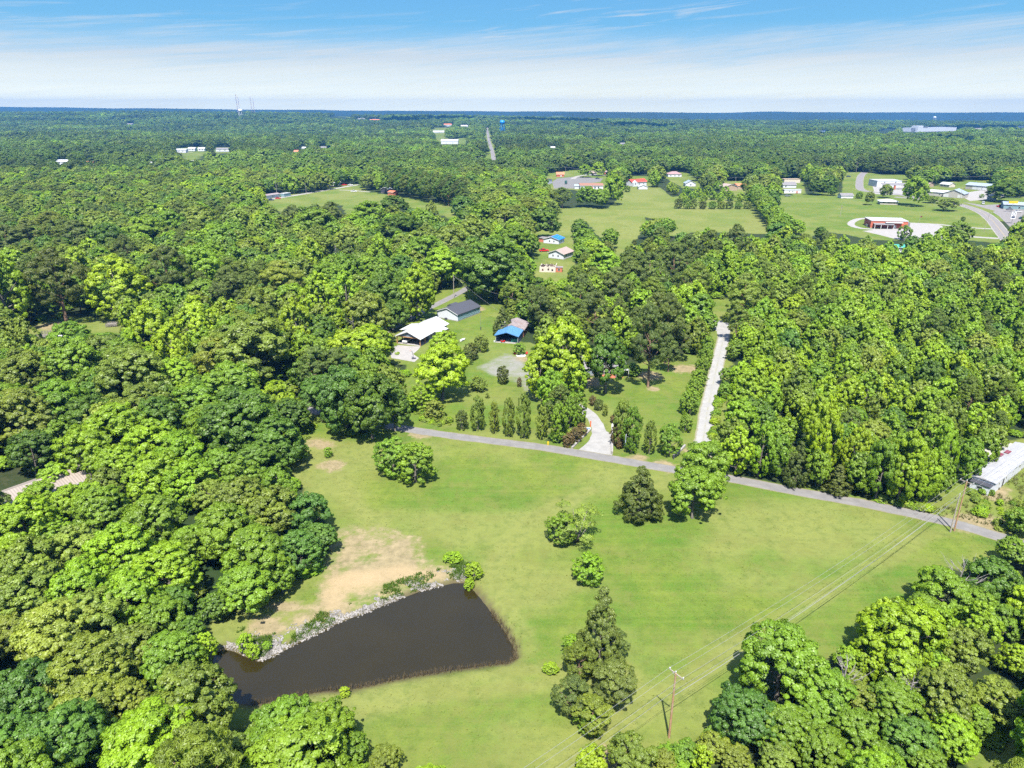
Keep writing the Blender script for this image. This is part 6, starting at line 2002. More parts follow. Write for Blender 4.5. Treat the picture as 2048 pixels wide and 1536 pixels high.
pole((x, y, 0), 10.5, R(20), 'lone grey pole rising from the western woods', m_polegrey, transformer=True, arm=1.8); Pl = Vector((x, y, 10.5))
x, y, z = P(1186, 474, 9)
pole((x, y, 0), 9, R(20), 'pole among the trees below the middle field', m_polegrey, transformer=True, arm=1.6)
wire(Pn[0], Vector(P(1050, 655, 4.5)), 1.2, 'service wire from the pole behind the dark-roofed house to the shed', .03, 'overhead wires of the houses')
wire(Pn[0] + Vector((0, 0, -.5)), Vector(P(1040, 600, 9)), 1.0, 'wire from the pole behind the dark-roofed house into the oak', .03, 'overhead wires of the houses')
wire(Pn[2], Vector(P(1000, 330, 12)), 2, 'wire running west from the pole at the shops', .10, 'wires of the town street')
wire(Pn[2], Vector(P(1260, 345, 10)), 2, 'wire running east from the pole at the shops', .10, 'wires of the town street')
wire(Pn[8], Pn[9], 2.0, 'wire between the poles behind the metal sheds', .09, 'wires of the town street')
wire(Pn[8] - Vector((0, 0, 1.5)), Pn[7], 2.0, 'wire from the transformer pole to the pole behind the hall', .09, 'wires of the town street')
wire(Pn[12], Vector(P(1560, 345, 12)), 2.0, 'wire running east from the pole behind the tan shops', .08, 'wires of the town street')
wire(Pn[12], Vector(P(1380, 352, 12)), 2.0, 'wire running west from the pole behind the tan shops', .08, 'wires of the town street')
# flag
x, y, z = P(1838, 446)
fg = MB(); fg.box(.12, 1.5, -.02, .02, 4.2, 5.2); fo = fg.build('flag', mat('dark_red_flag', (.12, .02, .03), .8)); fo.location = (x, y, z); tag(fo, 'small dark flag on the pole beside the red brick building', 'flag')
# ------------------------------------------------------------------ town
br, Lb = house('brick_building', 'red brick building with a white metal roof in the town field', 'building', (1740, 456), (1814, 458), 17, 5.2, .5, 'x', m_brick, m_whroof, flat=True,
               wins=[('f', .22, 2.6, 1.2, 1.0), ('f', .55, 1.6, 1.6, 1.2)], doors=[('f', .66, 2.0, 2.4, m_trim)])
q_ = MB(); q_.add([(1.5, -4.2, 3.0), (15, -4.2, 3.0), (15, -.1, 3.6), (1.5, -.1, 3.6), (1.5, -4.2, 3.2), (15, -4.2, 3.2), (15, -.1, 3.8), (1.5, -.1, 3.8)], [(0, 3, 2, 1), (4, 5, 6, 7), (0, 1, 5, 4), (1, 2, 6, 5), (3, 0, 4, 7)]); q_.build('porch_roof', m_greysh, br)
for x_ in (1.8, 6, 10.4, 14.6):
    q_ = MB(); q_.box(x_, x_ + .3, -4.1, -3.8, 0, 3.0); q_.build('post', m_trim, br)
q_ = MB(); q_.box(9.5, 21, -2.5, -.1, 4.2, 4.6); q_.build('canopy', m_trim, br)
q_ = MB(); q_.box(Lb + .05, Lb + 2.4, 3, 13, -.1, 4.0); q_.build('side_porch', m_greysh, br)
q_ = MB(); q_.box(-.9, -.05, 5, 9, 0, 1.8); q_.build('utility_boxes', m_silver, br)
house('white_hall', 'long flat-roofed white hall with a grey canopy on brick piers behind the town street', 'building', (1753, 374), (1802, 374), 20, 6.5, .5, 'x', m_white, m_whroof, flat=True, wins=[('f', .3, 5, 1.5, 1), ('f', .75, 5, 1.5, 1)])
x, y, z = P(1765, 379); hb_ = thing('canopy', 'grey-roofed canopy on three brick piers in front of the white hall', 'canopy', (x, y, z), 0)
q_ = MB(); q_.add([(0, 0, 4.2), (27, 0, 4.2), (27, 6, 6.0), (0, 6, 6.0), (0, 0, 4.5), (27, 0, 4.5), (27, 6, 6.3), (0, 6, 6.3)], [(0, 3, 2, 1), (4, 5, 6, 7), (0, 1, 5, 4), (1, 2, 6, 5), (2, 3, 7, 6), (3, 0, 4, 7)]); q_.build('roof', m_greysh, hb_)
for x_ in (.5, 12.5, 25):
    q_ = MB(); q_.box(x_, x_ + 1.5, .3, 1.8, 0, 4.2); q_.build('pier', m_brick, hb_)
W2_ = [('f', .2, 1.7, 1.6, 1.2), ('f', .5, 1.7, 1.6, 1.2), ('f', .8, 1.7, 1.6, 1.2)]
house('ranch_house', 'low white-roofed brick ranch house west of the big bright tree', 'house', (1760, 409), (1795, 410), 11, 2.8, 1.6, 'x', m_cream, m_whroof, wins=W2_, hip=True, over=1.0)
house('garage', 'small grey-roofed white garage at the top of the town field', 'garage', (1682, 397), (1706, 397), 8, 3.0, 1.6, 'x', m_white, m_greysh, doors=[('f', .3, 3, 2.4, m_trim)])
house('metal_building', 'long white-roofed metal building beside the highway bend', 'building', (1852, 391), (1905, 395), 14, 4.0, 1.5, 'x', m_beige, m_whroof, wins=[('f', .5, 2, 1.2, 1)], doors=[('f', .85, 4, 3, m_trim)])
house('metal_building', 'gabled grey metal building at the east end of the long white-roofed one', 'building', (1885, 394), (1927, 397), 16, 4.0, 3.6, 'y', m_beige, m_greymet, doors=[('f', .15, 4.5, 3.2, m_trim), ('f', .8, 4, 3, m_trim)])
house('metal_shed', 'grey-roofed metal shed with three white roll-up doors', 'shed', (1930, 378), (1976, 382), 14, 4.6, 2.2, 'x', m_beige, m_greymet, doors=[('f', .42, 5.5, 3.6, m_wpaint), ('f', .62, 5.5, 3.6, m_wpaint), ('f', .82, 5.5, 3.6, m_wpaint)])
house('small_house', 'small pale house behind the metal buildings', 'house', (1879, 373), (1898, 375), 9, 3, 1.8, 'x', m_cream, m_whroof, wins=W2_[:2])
house('tan_house', 'small tan house just right of the big bright town tree', 'house', (1846, 373), (1856, 374), 9, 3, 1.2, 'x', m_tan, m_tansh, wins=W2_[:1])
rs, Lr = house('restaurant', 'low blue-grey roofed restaurant at the right edge with cars in front', 'restaurant', (2006, 418), (2070, 421), 16, 4.0, 1.6, 'x', m_bluesid, m_greymet, wins=W2_)
x, y, z = P(2022, 424); ys = thing('roadside_sign', 'yellow sign board on a tall post in front of the restaurant', 'sign', (x, y, z), 0)
q_ = MB(); q_.tube([(0, 0, 0), (0, 0, 7)], .2, 8); q_.build('post', m_steel, ys)
q_ = MB(); q_.box(-3.8, 3.8, -.25, .25, 7, 9); q_.build('sign_board', m_yellow, ys)
x, y, z = P(2023, 447); ys = thing('roadside_sign', 'white sign panel with blue mark beside the highway', 'sign', (x, y, z), 0)
q_ = MB(); q_.tube([(0, 0, 0), (0, 0, 4)], .18, 8); q_.build('post', m_steel, ys)
q_ = MB(); q_.box(-1.9, 1.9, -.2, .2, 3.4, 8.6); q_.build('sign_board', m_wpaint, ys)
q_ = MB(); q_.tube([(1.0 * math.cos(t_), -.24, 7.2 + 1.0 * math.sin(t_)) for t_ in np.linspace(0, 6.28, 15)], .14, 4, caps=False); q_.build('ring_mark', m_navy, ys)
q_ = MB(); q_.box(-1.3, 1.3, -.24, -.21, 4.2, 5.4); q_.build('blue_mark', m_navy, ys)
house('canopy_building', 'long white flat canopy behind the parking lot', 'building', (1973, 401), (1992, 402), 5, 4.2, .3, 'x', m_white, m_whroof, flat=True)
house('shed', 'teal-roofed white shed poking out of the forest below the brick building', 'shed', (1791, 506), (1810, 506), 6, 3.4, 1.2, 'x', m_white, m_teal, wins=[('f', .5, 1.8, 1, .8)])
house('house', 'grey gabled house at the right edge below the highway', 'house', (2032, 512), (2075, 515), 11, 4.2, 2.6, 'y', m_beige, m_greysh, wins=W2_[:2])
for k_, (px, py, hd, m_, kd, lb_) in enumerate([(2000, 414, 10, m_red, 'pickup', 'dark red pickup parked left of the restaurant'), (2019, 420, 5, m_silver, 'car', 'silver car parked in front of the restaurant'), (2036, 425, 0, m_wpaint, 'car', 'white car parked low in the restaurant lot'),
                                                (1966, 408, 60, m_wpaint, 'van', 'white van at the entrance of the restaurant lot'), (1986, 386, -5, m_silver, 'car', 'silver car on the yard of the metal sheds'), (1890, 385, 5, m_silver, 'car', 'silver car between the metal building and the pale house'),
                                                (1697, 354, 0, m_navy, 'car', 'dark car left of the town street end'), (1575, 393, 0, m_silver, 'car', 'grey car on the grass below the grey-roofed shop'), (2044, 438, 20, m_dgreen, 'car', 'dark car at the edge of the frame by the highway'),
                                                (1195, 358, 0, m_navy, 'car', 'dark blue car behind the brown-roofed shop'), (708, 384, 8, m_wpaint, 'pickup', 'white pickup on the grass of the western field'), (689, 371, 0, m_red, 'car', 'red car beside the white house at the western field'),
                                                (701, 371, 0, m_wpaint, 'car', 'white car right of the red car at the western field'), (542, 401, 10, m_navy, 'car', 'dark blue car in front of the white trailer home'), (556, 398, 10, m_red, 'car', 'red car at the right end of the white trailer home')]):
    vehicle('car' if kd != 'pickup' else 'pickup_truck', lb_, 'car' if kd == 'car' else kd, px, py, R(hd), m_, kd, s=1.2)
house('shop', 'brown-roofed white shop with a red door between trees and the parking lot', 'shop', (1160, 379), (1206, 379), 17, 4.2, 1.6, 'x', m_white, m_brownsh, doors=[('f', .52, 2.6, 2.8, m_brick)], wins=[('f', .65, 2, 1.6, 2), ('f', .8, 2, 1.6, 2)])
house('shop', 'brown-roofed white store behind the dark trees at the west side of the lot', 'shop', (1086, 371), (1104, 367), 20, 4.5, 2.2, 'y', m_white, m_brownsh)
house('shed', 'small orange-roofed brick shed behind the parking lot', 'shed', (1113, 354), (1128, 354), 9, 3.4, 2.2, 'x', m_brick, m_orangeroof, doors=[('f', .6, 1.6, 2.4, m_trim)])
house('shed', 'little white shed left of the brown-roofed shop', 'shed', (1149, 378), (1158, 378), 6, 3.2, 1.4, 'x', m_white, m_greymet)
x, y, z = P(1132, 368); tk = thing('box_truck', 'dark blue-green box truck parked beside the pole at the shops', 'truck', (x, y, z), R(80))
q_ = MB(); q_.box(-3.5, 1.5, -1.2, 1.2, .9, 3.8); q_.build('cargo_box', m_dgreen, tk)
q_ = MB(); q_.yprism([(1.6, .7), (3.4, .7), (3.4, 1.8), (2.9, 2.7), (1.6, 2.7)], -1.1, 1.1); q_.build('cab', m_wpaint, tk)
for sx in (-2.5, 2.6):
    for sy in (-1.05, 1.05):
        q_ = MB(); q_.tube([(sx, sy - .15, .5), (sx, sy + .15, .5)], .5, 10); q_.build('wheel', m_tyre, tk)
house('brick_house', 'tan-roofed brick house behind the two roadside trees', 'house', (1209, 349), (1228, 349), 13, 3.4, 2.6, 'x', m_brick, m_tansh, wins=W2_[:2])
house('house', 'small tan-roofed house between the two roadside trees', 'house', (1181, 351), (1193, 350), 9, 3.0, 2.0, 'x', m_white, m_tansh, wins=W2_[:2])
rh, Lrh = house('house', 'white house with a bright red metal roof beyond the middle field', 'house', (1264, 373), (1293, 371), 10, 4.6, 2.6, 'x', m_white, m_redroof, wins=[('f', .5, 2.2, 1.2, 1.4), ('f', .8, 2.2, 1.2, 1.4)])
q_ = MB(); q_.yprism([(0, -.1), (5.5, -.1), (5.5, 4.4), (2.75, 6.4), (0, 4.4)], -2.5, -.02); q_.build('front_gable', m_white, rh)
window('f', .5, 3.0, 1.0, 1.8, 5.5, 0, rh, y0=-2.5, fm=m_dtrim)
house('garage', 'white gabled garage in front of the red-roofed house', 'garage', (1277, 379), (1295, 379), 8, 3.0, 1.7, 'y', m_white, m_whroof)
house('house', 'white house with a rose hip roof on the rise east of the red-roofed house', 'house', (1336, 354), (1363, 354), 12, 3.6, 2.8, 'x', m_white, m_pinksh, wins=W2_, hip=True)
house('house', 'small white gabled house beside the dark conical tree', 'house', (1371, 373), (1391, 373), 11, 3.4, 2.8, 'y', m_white, m_greymet, wins=[('f', .5, 1.8, 2, 1.2)])
house('shop', 'tan gabled shop at the edge of the nursery trees', 'shop', (1449, 382), (1474, 381), 12, 4.2, 2.4, 'y', m_tan, m_tansh)
house('shop', 'long tan-walled shop with a terracotta roof beyond the nursery', 'shop', (1475, 379), (1505, 378), 12, 4.0, 1.6, 'x', m_tan, m_orangeroof, wins=[('f', .8, 2, 3, 1.6)])
house('shop', 'grey-roofed white shop left of the dark round tree', 'shop', (1566, 376), (1592, 376), 12, 3.4, 2.6, 'x', m_white, m_greysh, wins=W2_[:1])
house('trailer_home', 'long white trailer at the top edge of the town field', 'trailer', (1568, 387), (1602, 387), 5, 3.6, .4, 'x', m_white, m_whroof, flat=True, wins=[('f', .3, 2, 1, 1), ('f', .5, 2, 1, 1)], doors=[('f', .75, 1.6, 2.4, m_obrick)])
house('ruined_shop', 'roofless pale block building behind the grey-roofed shop', 'building', (1568, 366), (1600, 366), 9, 4, .4, 'x', m_cream, m_tan, flat=True)
house('trailer_home', 'long white trailer home with a red-brown roof beside the western field', 'trailer', (513, 401), (560, 394), 6, 3.2, .8, 'x', m_white, m_rust, wins=[('f', .15, 1.8, 1, 1.2), ('f', .4, 1.8, 1, 1.2), ('f', .7, 1.8, 1, 1.2)])
house('trailer_home', 'short blue and white camper trailer beside the western field', 'trailer', (569, 394), (582, 392), 5, 3.0, .4, 'x', m_bluesid, m_whroof, flat=True)
house('house', 'white house by the pale track at the top of the western field', 'house', (668, 372), (682, 370), 9, 3.4, 1.8, 'x', m_white, m_whroof, wins=W2_[:2])
house('brick_outbuilding', 'small red brick outbuilding at the edge of the dark pine stand', 'building', (776, 392), (787, 393), 7, 4.0, 1.2, 'x', m_obrick, m_obrick)
house('carport', 'pale arched carport beside the red brick outbuilding', 'carport', (762, 386), (776, 387), 7, 4.2, 1.6, 'y', m_dtrim, m_whroof)
# far small buildings
for (x0_, yb, x1_, dp, c, lb_) in SM:
    far_ = yb < 262
    rm_ = {'white': m_whroof, 'grey': m_greysh, 'red': m_orangeroof}[c]
    o_, _l = house('far_house' if False else 'house', lb_, 'house', (x0_, yb), (x1_, yb), dp, 4.5 if yb > 290 else 7, 2.5 if yb > 290 else 4.0, 'x', m_white, rm_, far=far_, plinth=False, wins=[('f', .3, 2.4, 2, 1.6), ('f', .7, 2.4, 2, 1.6)])
fa, Lf = house('factory', 'very long white factory on the far east slope', 'factory', (1830, 264), (1912, 262), 60, 16, 1, 'x', m_white, m_whroof, flat=True, far=True, plinth=False)
q_ = MB(); q_.box(0, Lf * .12, -10, 20, 0, 26); q_.build('process_tower', m_white, fa)
for i in range(6):
    q_ = MB(); q_.box(Lf * (.16 + .025 * i), Lf * (.172 + .025 * i), 2, 8, 16.4, 22); q_.build('vent_stack', m_steel, fa)
# ------------------------------------------------------------------ towers


def water_tower(px, pytop, pybase, D, wpx, m_, label, shape='ball'):
    X, Y, Z = PD(px, pytop, D)
    zb = hz(X, Y)
    H_ = Z - zb
    r_ = wpx / FPX * (D * cp) / 2
    o_ = thing('water_tower', label, 'water tower', (X, Y, zb), .3)
    q_ = MB()
    zt = H_ - r_ * 1.5
    if shape == 'ball':
        q_.ball((0, 0, H_ - r_ * .75), r_, 16, 10, sz=.75)
    else:
        q_.tube([(0, 0, H_ - r_ * 1.55), (0, 0, H_ - r_ * 1.3), (0, 0, H_ - r_ * .35), (0, 0, H_ - r_ * .1), (0, 0, H_)], [r_ * .55, r_, r_, r_ * .6, .3], 18)
    q_.build('tank', m_, o_, True)
    for k in range(6):
        a = k * math.pi / 3
        q_ = MB(); q_.tube([(r_ * 1.02 * math.cos(a), r_ * 1.02 * math.sin(a), 0), (r_ * .88 * math.cos(a), r_ * .88 * math.sin(a), zt + r_ * .2)], r_ * .07, 6); q_.build('leg', m_, o_)
    q_ = MB(); q_.tube([(0, 0, 0), (0, 0, zt + r_ * .2)], r_ * .13, 8); q_.build('riser_pipe', m_, o_)
    q_ = MB(); q_.tube([(r_ * 1.06 * math.cos(t_), r_ * 1.06 * math.sin(t_), H_ - r_ * .85) for t_ in np.linspace(0, 6.2832, 19)], r_ * .035, 4, caps=False); q_.build('balcony', m_, o_)
    for zz in (.33, .66):
        q_ = MB(); q_.tube([(r_ * .98 * math.cos(t_), r_ * .98 * math.sin(t_), zt * zz) for t_ in np.linspace(0, 6.2832, 7)], r_ * .03, 4, caps=False); q_.build('brace_ring', m_, o_)


water_tower(1004.5, 240.3, 262, 2450, 10, m_blue, 'bright blue water tower above the woods at the end of the long road', 'tank')
water_tower(480, 217.5, 230, 3900, 8.6, m_wpaint, 'white water tower between the red and white masts on the western skyline')
water_tower(1870, 232.5, 242, 6200, 6.2, m_wpaint, 'white water tower on the far ridge above the factory')
m_mast = mat('red_white_mast', (.42, .28, .33), .5)


def mast(px, pytop, D, w, label, m_):
    X, Y, Z = PD(px, pytop, D)
    zb = hz(X, Y); H_ = Z - zb
    o_ = thing('radio_mast', label, 'radio mast', (X, Y, zb), 0)
    pr_ = [(w * math.cos(a), w * math.sin(a)) for a in (0, 2.094, 4.189)]
    for x_, y_ in pr_:
        q_ = MB(); q_.tube([(x_, y_, 0), (x_ * .8, y_ * .8, H_)], w * .2, 4); q_.build('leg', m_, o_)
    q_ = MB(); n = 16
    for i in range(n):
        for k in range(3):
            a, b3 = pr_[k], pr_[(k + 1) % 3]
            z0_, z1_ = H_ * i / n, H_ * (i + 1) / n
            q_.tube([(a[0] * .9, a[1] * .9, z0_), (b3[0] * .9, b3[1] * .9, z1_)], w * .1, 3, caps=False)
    q_.build('lattice', m_, o_)
    q_ = MB(); q_.tube([(0, 0, H_), (0, 0, H_ * 1.04)], w * .12, 4); q_.build('antenna', m_, o_)


for k_, (px, py) in enumerate([(975.5, 285), (977, 291), (981, 300)]):
    xx_, yy_, zz_ = gh(px, py)
    vehicle('car', ['dark car farthest up the long straight road', 'dark car in the middle of the long straight road', 'pale car nearest on the long straight road'][k_], 'car', 0, 0, R(95), [m_navy, m_dtrim, m_silver][k_], loc=(xx_ + 1.5, yy_, zz_ + .35), s=1.3)
mast(471, 189, 4400, 1.9, 'red and white lattice mast, first from the left on the western skyline', m_mast)
mast(475.5, 194, 4450, 1.7, 'red and white lattice mast right above the white water tower', m_mast)
mast(500, 193, 4500, 1.7, 'red and white lattice mast, third from the left on the western skyline', m_mast)
mast(505.5, 197, 4500, 1.7, 'red and white lattice mast, fourth from the left on the western skyline', m_mast)
mast(1498, 252, 1950, .7, 'thin grey radio mast standing in the far east forest', m_steel)
# ------------------------------------------------------------------ dead trees


def dead_tree(loc, h, label, seed, m_=None):
    r_ = random.Random(seed)
    o_ = thing('dead_tree', label, 'dead tree', loc, r_.uniform(0, 6))
    q_ = MB(); q_.tube([(0, 0, -.3), (.1, 0, h * .3), (-.1, .1, h * .65), (.2, 0, h)], [.28, .2, .13, .03], 7); q_.build('trunk', M_DEAD, o_)
    for k in range(11):
        a = k * 2.4 + r_.uniform(-.4, .4); z = h * r_.uniform(.28, .85); l = (h - z) * r_.uniform(.5, .85) + .6
        e1 = (l * .5 * math.cos(a), l * .5 * math.sin(a), z + l * .35); e2 = (l * math.cos(a + .2), l * math.sin(a + .2), z + l * .85)
        q_ = MB(); q_.tube([(0, 0, z), e1, e2], [.09, .06, .015], 4)
        for j in range(4):
            b3 = a + r_.uniform(-1.2, 1.2)
            q_.tube([e1, (e1[0] + .8 * math.cos(b3), e1[1] + .8 * math.sin(b3), e1[2] + r_.uniform(.3, 1.1))], [.035, .01], 3, caps=False)
        q_.build('limb', M_DEAD, o_)


dead_tree(P(554, 391), 22, 'tall bare dead tree above the white trailer home', 1)
dead_tree((P(1906, 1215)[0], P(1906, 1215)[1], 0), 10, 'bare grey dead tree among the oaks at the lower east meadow edge', 2)
dead_tree((P(1680, 1400)[0], P(1680, 1400)[1], 0), 7, 'leaning grey dead tree inside the south-eastern wood', 3)
dead_tree((P(1810, 1430)[0], P(1810, 1430)[1], 0), 7, 'bleached dead tree deep in the south-eastern wood', 4)
dead_tree((P(200, 560)[0], P(200, 560)[1], 0), 15, 'dead grey snag behind the lime-green trees of the west yard', 5)
dead_tree((P(710, 700)[0], P(710, 700)[1], 0), 13, 'thin bare tree behind the lime trees west of the white-roofed house', 6)
# ------------------------------------------------------------------ pond bank: stones, weeds, reeds
SHORE = W([(451, 1296), (479, 1303), (502, 1313), (526, 1322), (554, 1310), (591, 1289), (639, 1267), (680, 1245), (728, 1228), (793, 1201), (844, 1182), (906, 1167), (930, 1160), (945, 1148), (952, 1132)], WATER_Z)
sl = resample(SHORE, .5)
ico_v = [(0, 0, 1), (.89, 0, .45), (.28, .85, .45), (-.72, .53, .45), (-.72, -.53, .45), (.28, -.85, .45), (.72, .53, -.45), (-.28, .85, -.45), (-.89, 0, -.45), (-.28, -.85, -.45), (.72, -.53, -.45), (0, 0, -1)]
ico_f = [(0, 1, 2), (0, 2, 3), (0, 3, 4), (0, 4, 5), (0, 5, 1), (1, 6, 2), (2, 7, 3), (3, 8, 4), (4, 9, 5), (5, 10, 1), (6, 7, 2), (7, 8, 3), (8, 9, 4), (9, 10, 5), (10, 6, 1), (11, 7, 6), (11, 8, 7), (11, 9, 8), (11, 10, 9), (11, 6, 10)]
V, F = [], []
for i in range(7500):
    j = random.randrange(len(sl) - 1)
    p, d = sl[j], sl[min(j + 1, len(sl) - 1)] - sl[max(j - 1, 0)]
    d = d / (np.linalg.norm(d) + 1e-9); nn = np.array([-d[1], d[0]])
    off = random.gauss(1.1, .75) if random.random() < .8 else random.gauss(2.6, .8)
    if off < -.3 or off > 4.5:
        continue
    x_, y_ = p + d * random.uniform(-.5, .5) + nn * off
    if float(fbm(np.array([x_ / 3]), np.array([y_ / 3]), 71)[0]) < (.34 if off < 1.2 else .52):
        continue
    s_ = random.uniform(.06, .20) * (1.5 if random.random() < .08 else 1)
    z_ = hz(x_, y_)
    b3 = len(V); an = random.uniform(0, 6.28); sx, sy, sz_ = s_ * random.uniform(.7, 1.4), s_ * random.uniform(.6, 1), s_ * random.uniform(.4, .8)
    for v in ico_v:
        k2 = random.uniform(.75, 1.2)
        vx_, vy_ = v[0] * sx * k2, v[1] * sy * k2
        V.append((x_ + vx_ * math.cos(an) - vy_ * math.sin(an), y_ + vx_ * math.sin(an) + vy_ * math.cos(an), z_ + v[2] * sz_ * k2 + sz_ * .2))
    F += [tuple(b3 + q_ for q_ in f) for f in ico_f]
rr_ = link('bank_stones', new_mesh('bank_stones', V, np.array(F), [m_rock])); tag(rr_, 'pale broken stones lining the northern pond bank', 'stones', kind='stuff')


def blades(name, pts, h0, h1, w, m_, label, cat, lean=.35, per=5):
    V, F = [], []
    for (x_, y_, z_) in pts:
        for k in range(per):
            a = random.uniform(0, 6.28); h_ = random.uniform(h0, h1); bx, by = x_ + random.uniform(-.18, .18), y_ + random.uniform(-.18, .18)
            dx_, dy_ = math.cos(a) * w / 2, math.sin(a) * w / 2
            lx, ly = random.uniform(-lean, lean) * h_, random.uniform(-lean, lean) * h_
            b3 = len(V)
            V += [(bx - dx_, by - dy_, z_ - .05), (bx + dx_, by + dy_, z_ - .05), (bx + lx + dx_ * .5, by + ly + dy_ * .5, z_ + h_), (bx + lx - dx_ * .5, by + ly - dy_ * .5, z_ + h_)]
            F.append((b3, b3 + 1, b3 + 2, b3 + 3))
    o_ = link(name, new_mesh(name, V, np.array(F), [m_])); tag(o_, label, cat, kind='stuff')
    return o_


m_reed = leaf_material('reed', (.19, .14, .075)); m_tallgrass = leaf_material('tall_grass', (.165, .17, .042)); m_weed = leaf_material('weed_green', (.11, .19, .014))
sl2 = resample(W([(500, 1411), (570, 1398), (639, 1384), (708, 1378), (793, 1359), (878, 1345), (947, 1335), (1015, 1327), (1031, 1318), (1027, 1293), (1010, 1262), (984, 1226)], WATER_Z), .22)
pts = []
for p in sl2:
    for _ in range(2):
        x_, y_ = p[0] + random.gauss(0, .25), p[1] + random.gauss(-.05, .25); pts.append((x_, y_, hz(x_, y_)))
blades('pond_reeds', pts, .35, .95, .06, m_reed, 'dry brown reeds fringing the southern pond shore', 'reeds', .3, 4)
pts = []
for i in range(4200):
    j = random.randrange(len(sl)); p = sl[j]; d = sl[min(j + 1, len(sl) - 1)] - sl[max(j - 1, 0)]; d = d / (np.linalg.norm(d) + 1e-9)
    x_, y_ = p + d * random.uniform(-.6, .6) + np.array([-d[1], d[0]]) * random.uniform(.3, 4.4)
    if float(fbm(np.array([x_ / 2.5]), np.array([y_ / 2.5]), 73)[0]) > .55: pts.append((x_, y_, hz(x_, y_)))
blades('bank_weeds', pts, .15, .45, .10, m_weed, 'green weeds growing between the stones of the pond bank', 'weeds', .8, 6)
pts = []
wl_ = OPEN_W['weedy_lot']
for i in range(16000):
    x_, y_ = random.uniform(70, 190), random.uniform(118, 185)
    if float(sdist(np.array([x_]), np.array([y_]), wl_)[0]) < -.5 and float(sdist(np.array([x_]), np.array([y_]), roadw, False)[0]) > 3.2 and float(fbm(np.array([x_ / 4]), np.array([y_ / 4]), 75)[0]) > .42:
        pts.append((x_, y_, 0))
blades('tall_grass', pts, .25, .75, .12, m_tallgrass, 'rough tall grass between the road and the mobile home', 'grass', .7, 4)
# scrub west of the hedge row and along the road verge
sx_, sy_, sc_ = [], [], []
for poly, n in (([(826, 800), (850, 790), (880, 815), (905, 850), (880, 855), (840, 842)], 90), ([(985, 590), (1050, 600), (1065, 640), (1010, 610)], 60), ([(1450, 958), (1700, 1003), (1860, 1030), (1860, 1020), (1700, 990), (1450, 948)], 130),
                ([(1925, 970), (2060, 1010), (2060, 1090), (1990, 1060), (1920, 1000)], 40), ([(1420, 900), (1425, 880), (1445, 780), (1438, 780), (1418, 880)], 40), ([(600, 850), (640, 838), (640, 850), (610, 880)], 14)):
    wp = np.array(W(poly)); lo, hi = wp.min(0), wp.max(0); k = 0
    for _ in range(n * 30):
        x_, y_ = random.uniform(lo[0], hi[0]), random.uniform(lo[1], hi[1])
        if k < n and inpoly(np.array([x_]), np.array([y_]), [tuple(q_) for q_ in wp])[0] and sdist(np.array([x_]), np.array([y_]), roadw, False)[0] > 3.0:
            sx_.append(x_); sy_.append(y_); sc_.append(colf(random.choice(['lime', 'bright', 'pale', 'green', 'olive']))); k += 1
sx_, sy_ = np.array(sx_), np.array(sy_)
sc = instancer('roadside_scrub', sx_, sy_, hgt(sx_, sy_) - .35, rng.uniform(.5, 1.4, len(sx_)), rng.uniform(.7, 1.9, len(sx_)), ['oak'] * len(sx_), sc_, [1] * len(sx_))
tag(sc, 'rough green scrub along the road verge and the yard edges', 'scrub', kind='stuff')

# short tufts that break up the mown meadow
mw = np.array(OPEN_W['meadow']); lo, hi = mw.min(0), mw.max(0)
n_ = 16000
tx_, ty_ = rng.uniform(lo[0] - 2, hi[0] + 2, n_), rng.uniform(lo[1], hi[1] + 2, n_)
tk_ = (sdist(tx_, ty_, OPEN_W['meadow']) < .5) & (sdist(tx_, ty_, POND) > .6) & (sdist(tx_, ty_, roadw, False) > 2.4) & (fbm(tx_ / 5, ty_ / 5, 81) + .25 * fbm(tx_ / 1.2, ty_ / 1.2, 82) > .60) & ((sdist(tx_, ty_, DIRT) > 0) | (rng.random(n_) < .12))
tx_, ty_ = tx_[tk_], ty_[tk_]; tz_ = hgt(tx_, ty_)
m_tuft = leaf_material('meadow_tuft', (.16, .21, .018)); m_tuft2 = leaf_material('dry_tuft', (.185, .18, .045))
hf_ = rng.random(len(tx_)) < .7
blades('meadow_tufts', list(zip(tx_[hf_], ty_[hf_], tz_[hf_])), .03, .10, .16, m_tuft, 'short green tufts standing in the mown meadow grass', 'grass', .8, 3)
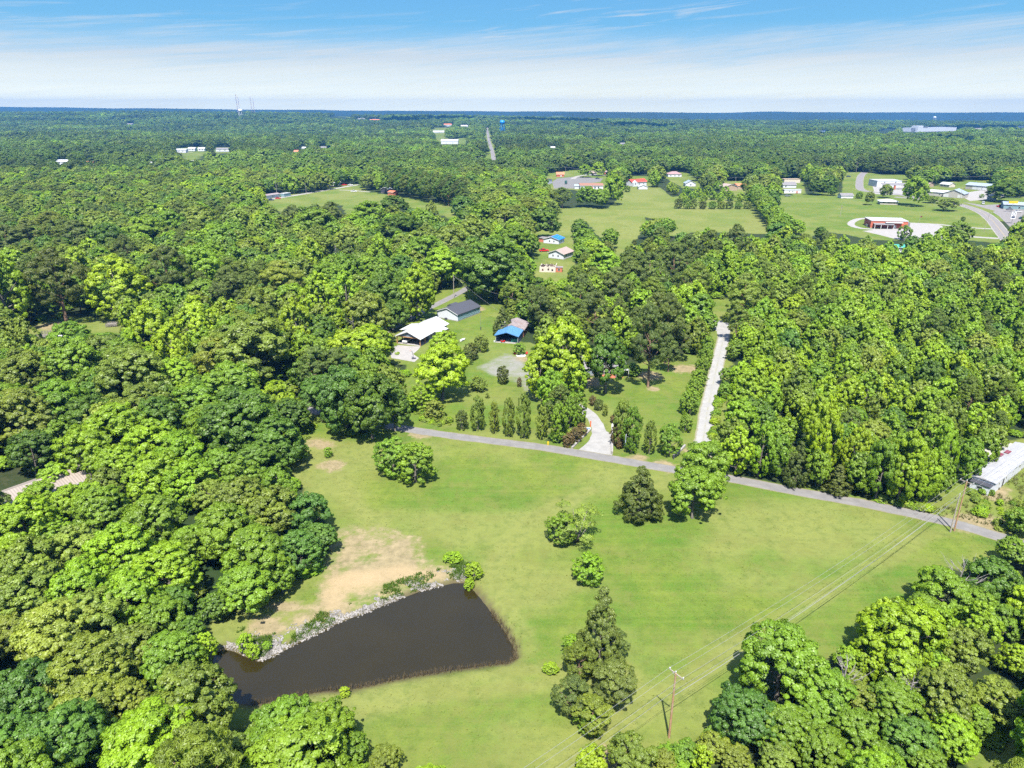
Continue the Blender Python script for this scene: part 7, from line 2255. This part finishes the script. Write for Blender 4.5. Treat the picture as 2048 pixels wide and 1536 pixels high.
blades('dry_meadow_tufts', list(zip(tx_[~hf_], ty_[~hf_], tz_[~hf_])), .04, .12, .14, m_tuft2, 'short straw-coloured tufts standing in the mown meadow grass', 'grass', .8, 3)
# ------------------------------------------------------------------ scattered cumulus above the frame, whose shadows lie on the far woods
m_cloud = bpy.data.materials.new('cloud_white'); m_cloud.use_nodes = True
m_cloud.node_tree.nodes['Principled BSDF'].inputs['Base Color'].default_value = (.8, .8, .8, 1)
m_cloud.node_tree.nodes['Principled BSDF'].inputs['Roughness'].default_value = 1
CLOUD_H = 1000.0
for (px, py, wpx, dep) in [(800, 248, 90, 300), (885, 246, 110, 380), (1050, 246, 90, 330), (1130, 247, 120, 420), (1255, 252, 190, 420), (1335, 241, 120, 600), (1190, 240, 160, 500), (1650, 262, 120, 260), (1890, 279, 55, 160), (300, 236, 200, 500), (620, 238, 120, 500), (1560, 240, 150, 700), (2000, 250, 150, 400)]:
    D0 = (CAM_H - 14) / ((py - 220) / FPX * .871)
    X0 = PD(px, py, D0)[0]
    wm = wpx / FPX * D0 * cp * 1.2; dep = dep * 1.5
    cyy = D0 - CLOUD_H / math.tan(R(SUN_EL))
    q_ = MB()
    for i in range(36):
        a, s_ = random.uniform(0, 6.28), random.uniform(0, 1) ** .5
        rr = random.uniform(.15, .25) * min(wm, dep)
        q_.ball((X0 + math.cos(a) * s_ * wm * .42, cyy + math.sin(a) * s_ * dep * .42, CLOUD_H + random.uniform(0, .3) * rr), rr, 10, 6, sz=.55, zmin=-.25)
    o_ = q_.build('cloud', m_cloud, None, True); tag(o_, kind='structure')
# ------------------------------------------------------------------ the air
hb = MB(); hb.box(-9500, 9500, -200, 9400, -45, 198)
hm = bpy.data.materials.new('haze'); hm.use_nodes = True
ht = hm.node_tree
for n in list(ht.nodes):
    ht.nodes.remove(n)
hv = ht.nodes.new('ShaderNodeVolumePrincipled')
hv.inputs['Color'].default_value = (.055, .21, .50, 1)
hv.inputs['Density'].default_value = 1.0e-4
ho = ht.nodes.new('ShaderNodeOutputMaterial'); ht.links.new(hv.outputs[0], ho.inputs['Volume'])
haze = hb.build('haze', hm); tag(haze, kind='stuff')
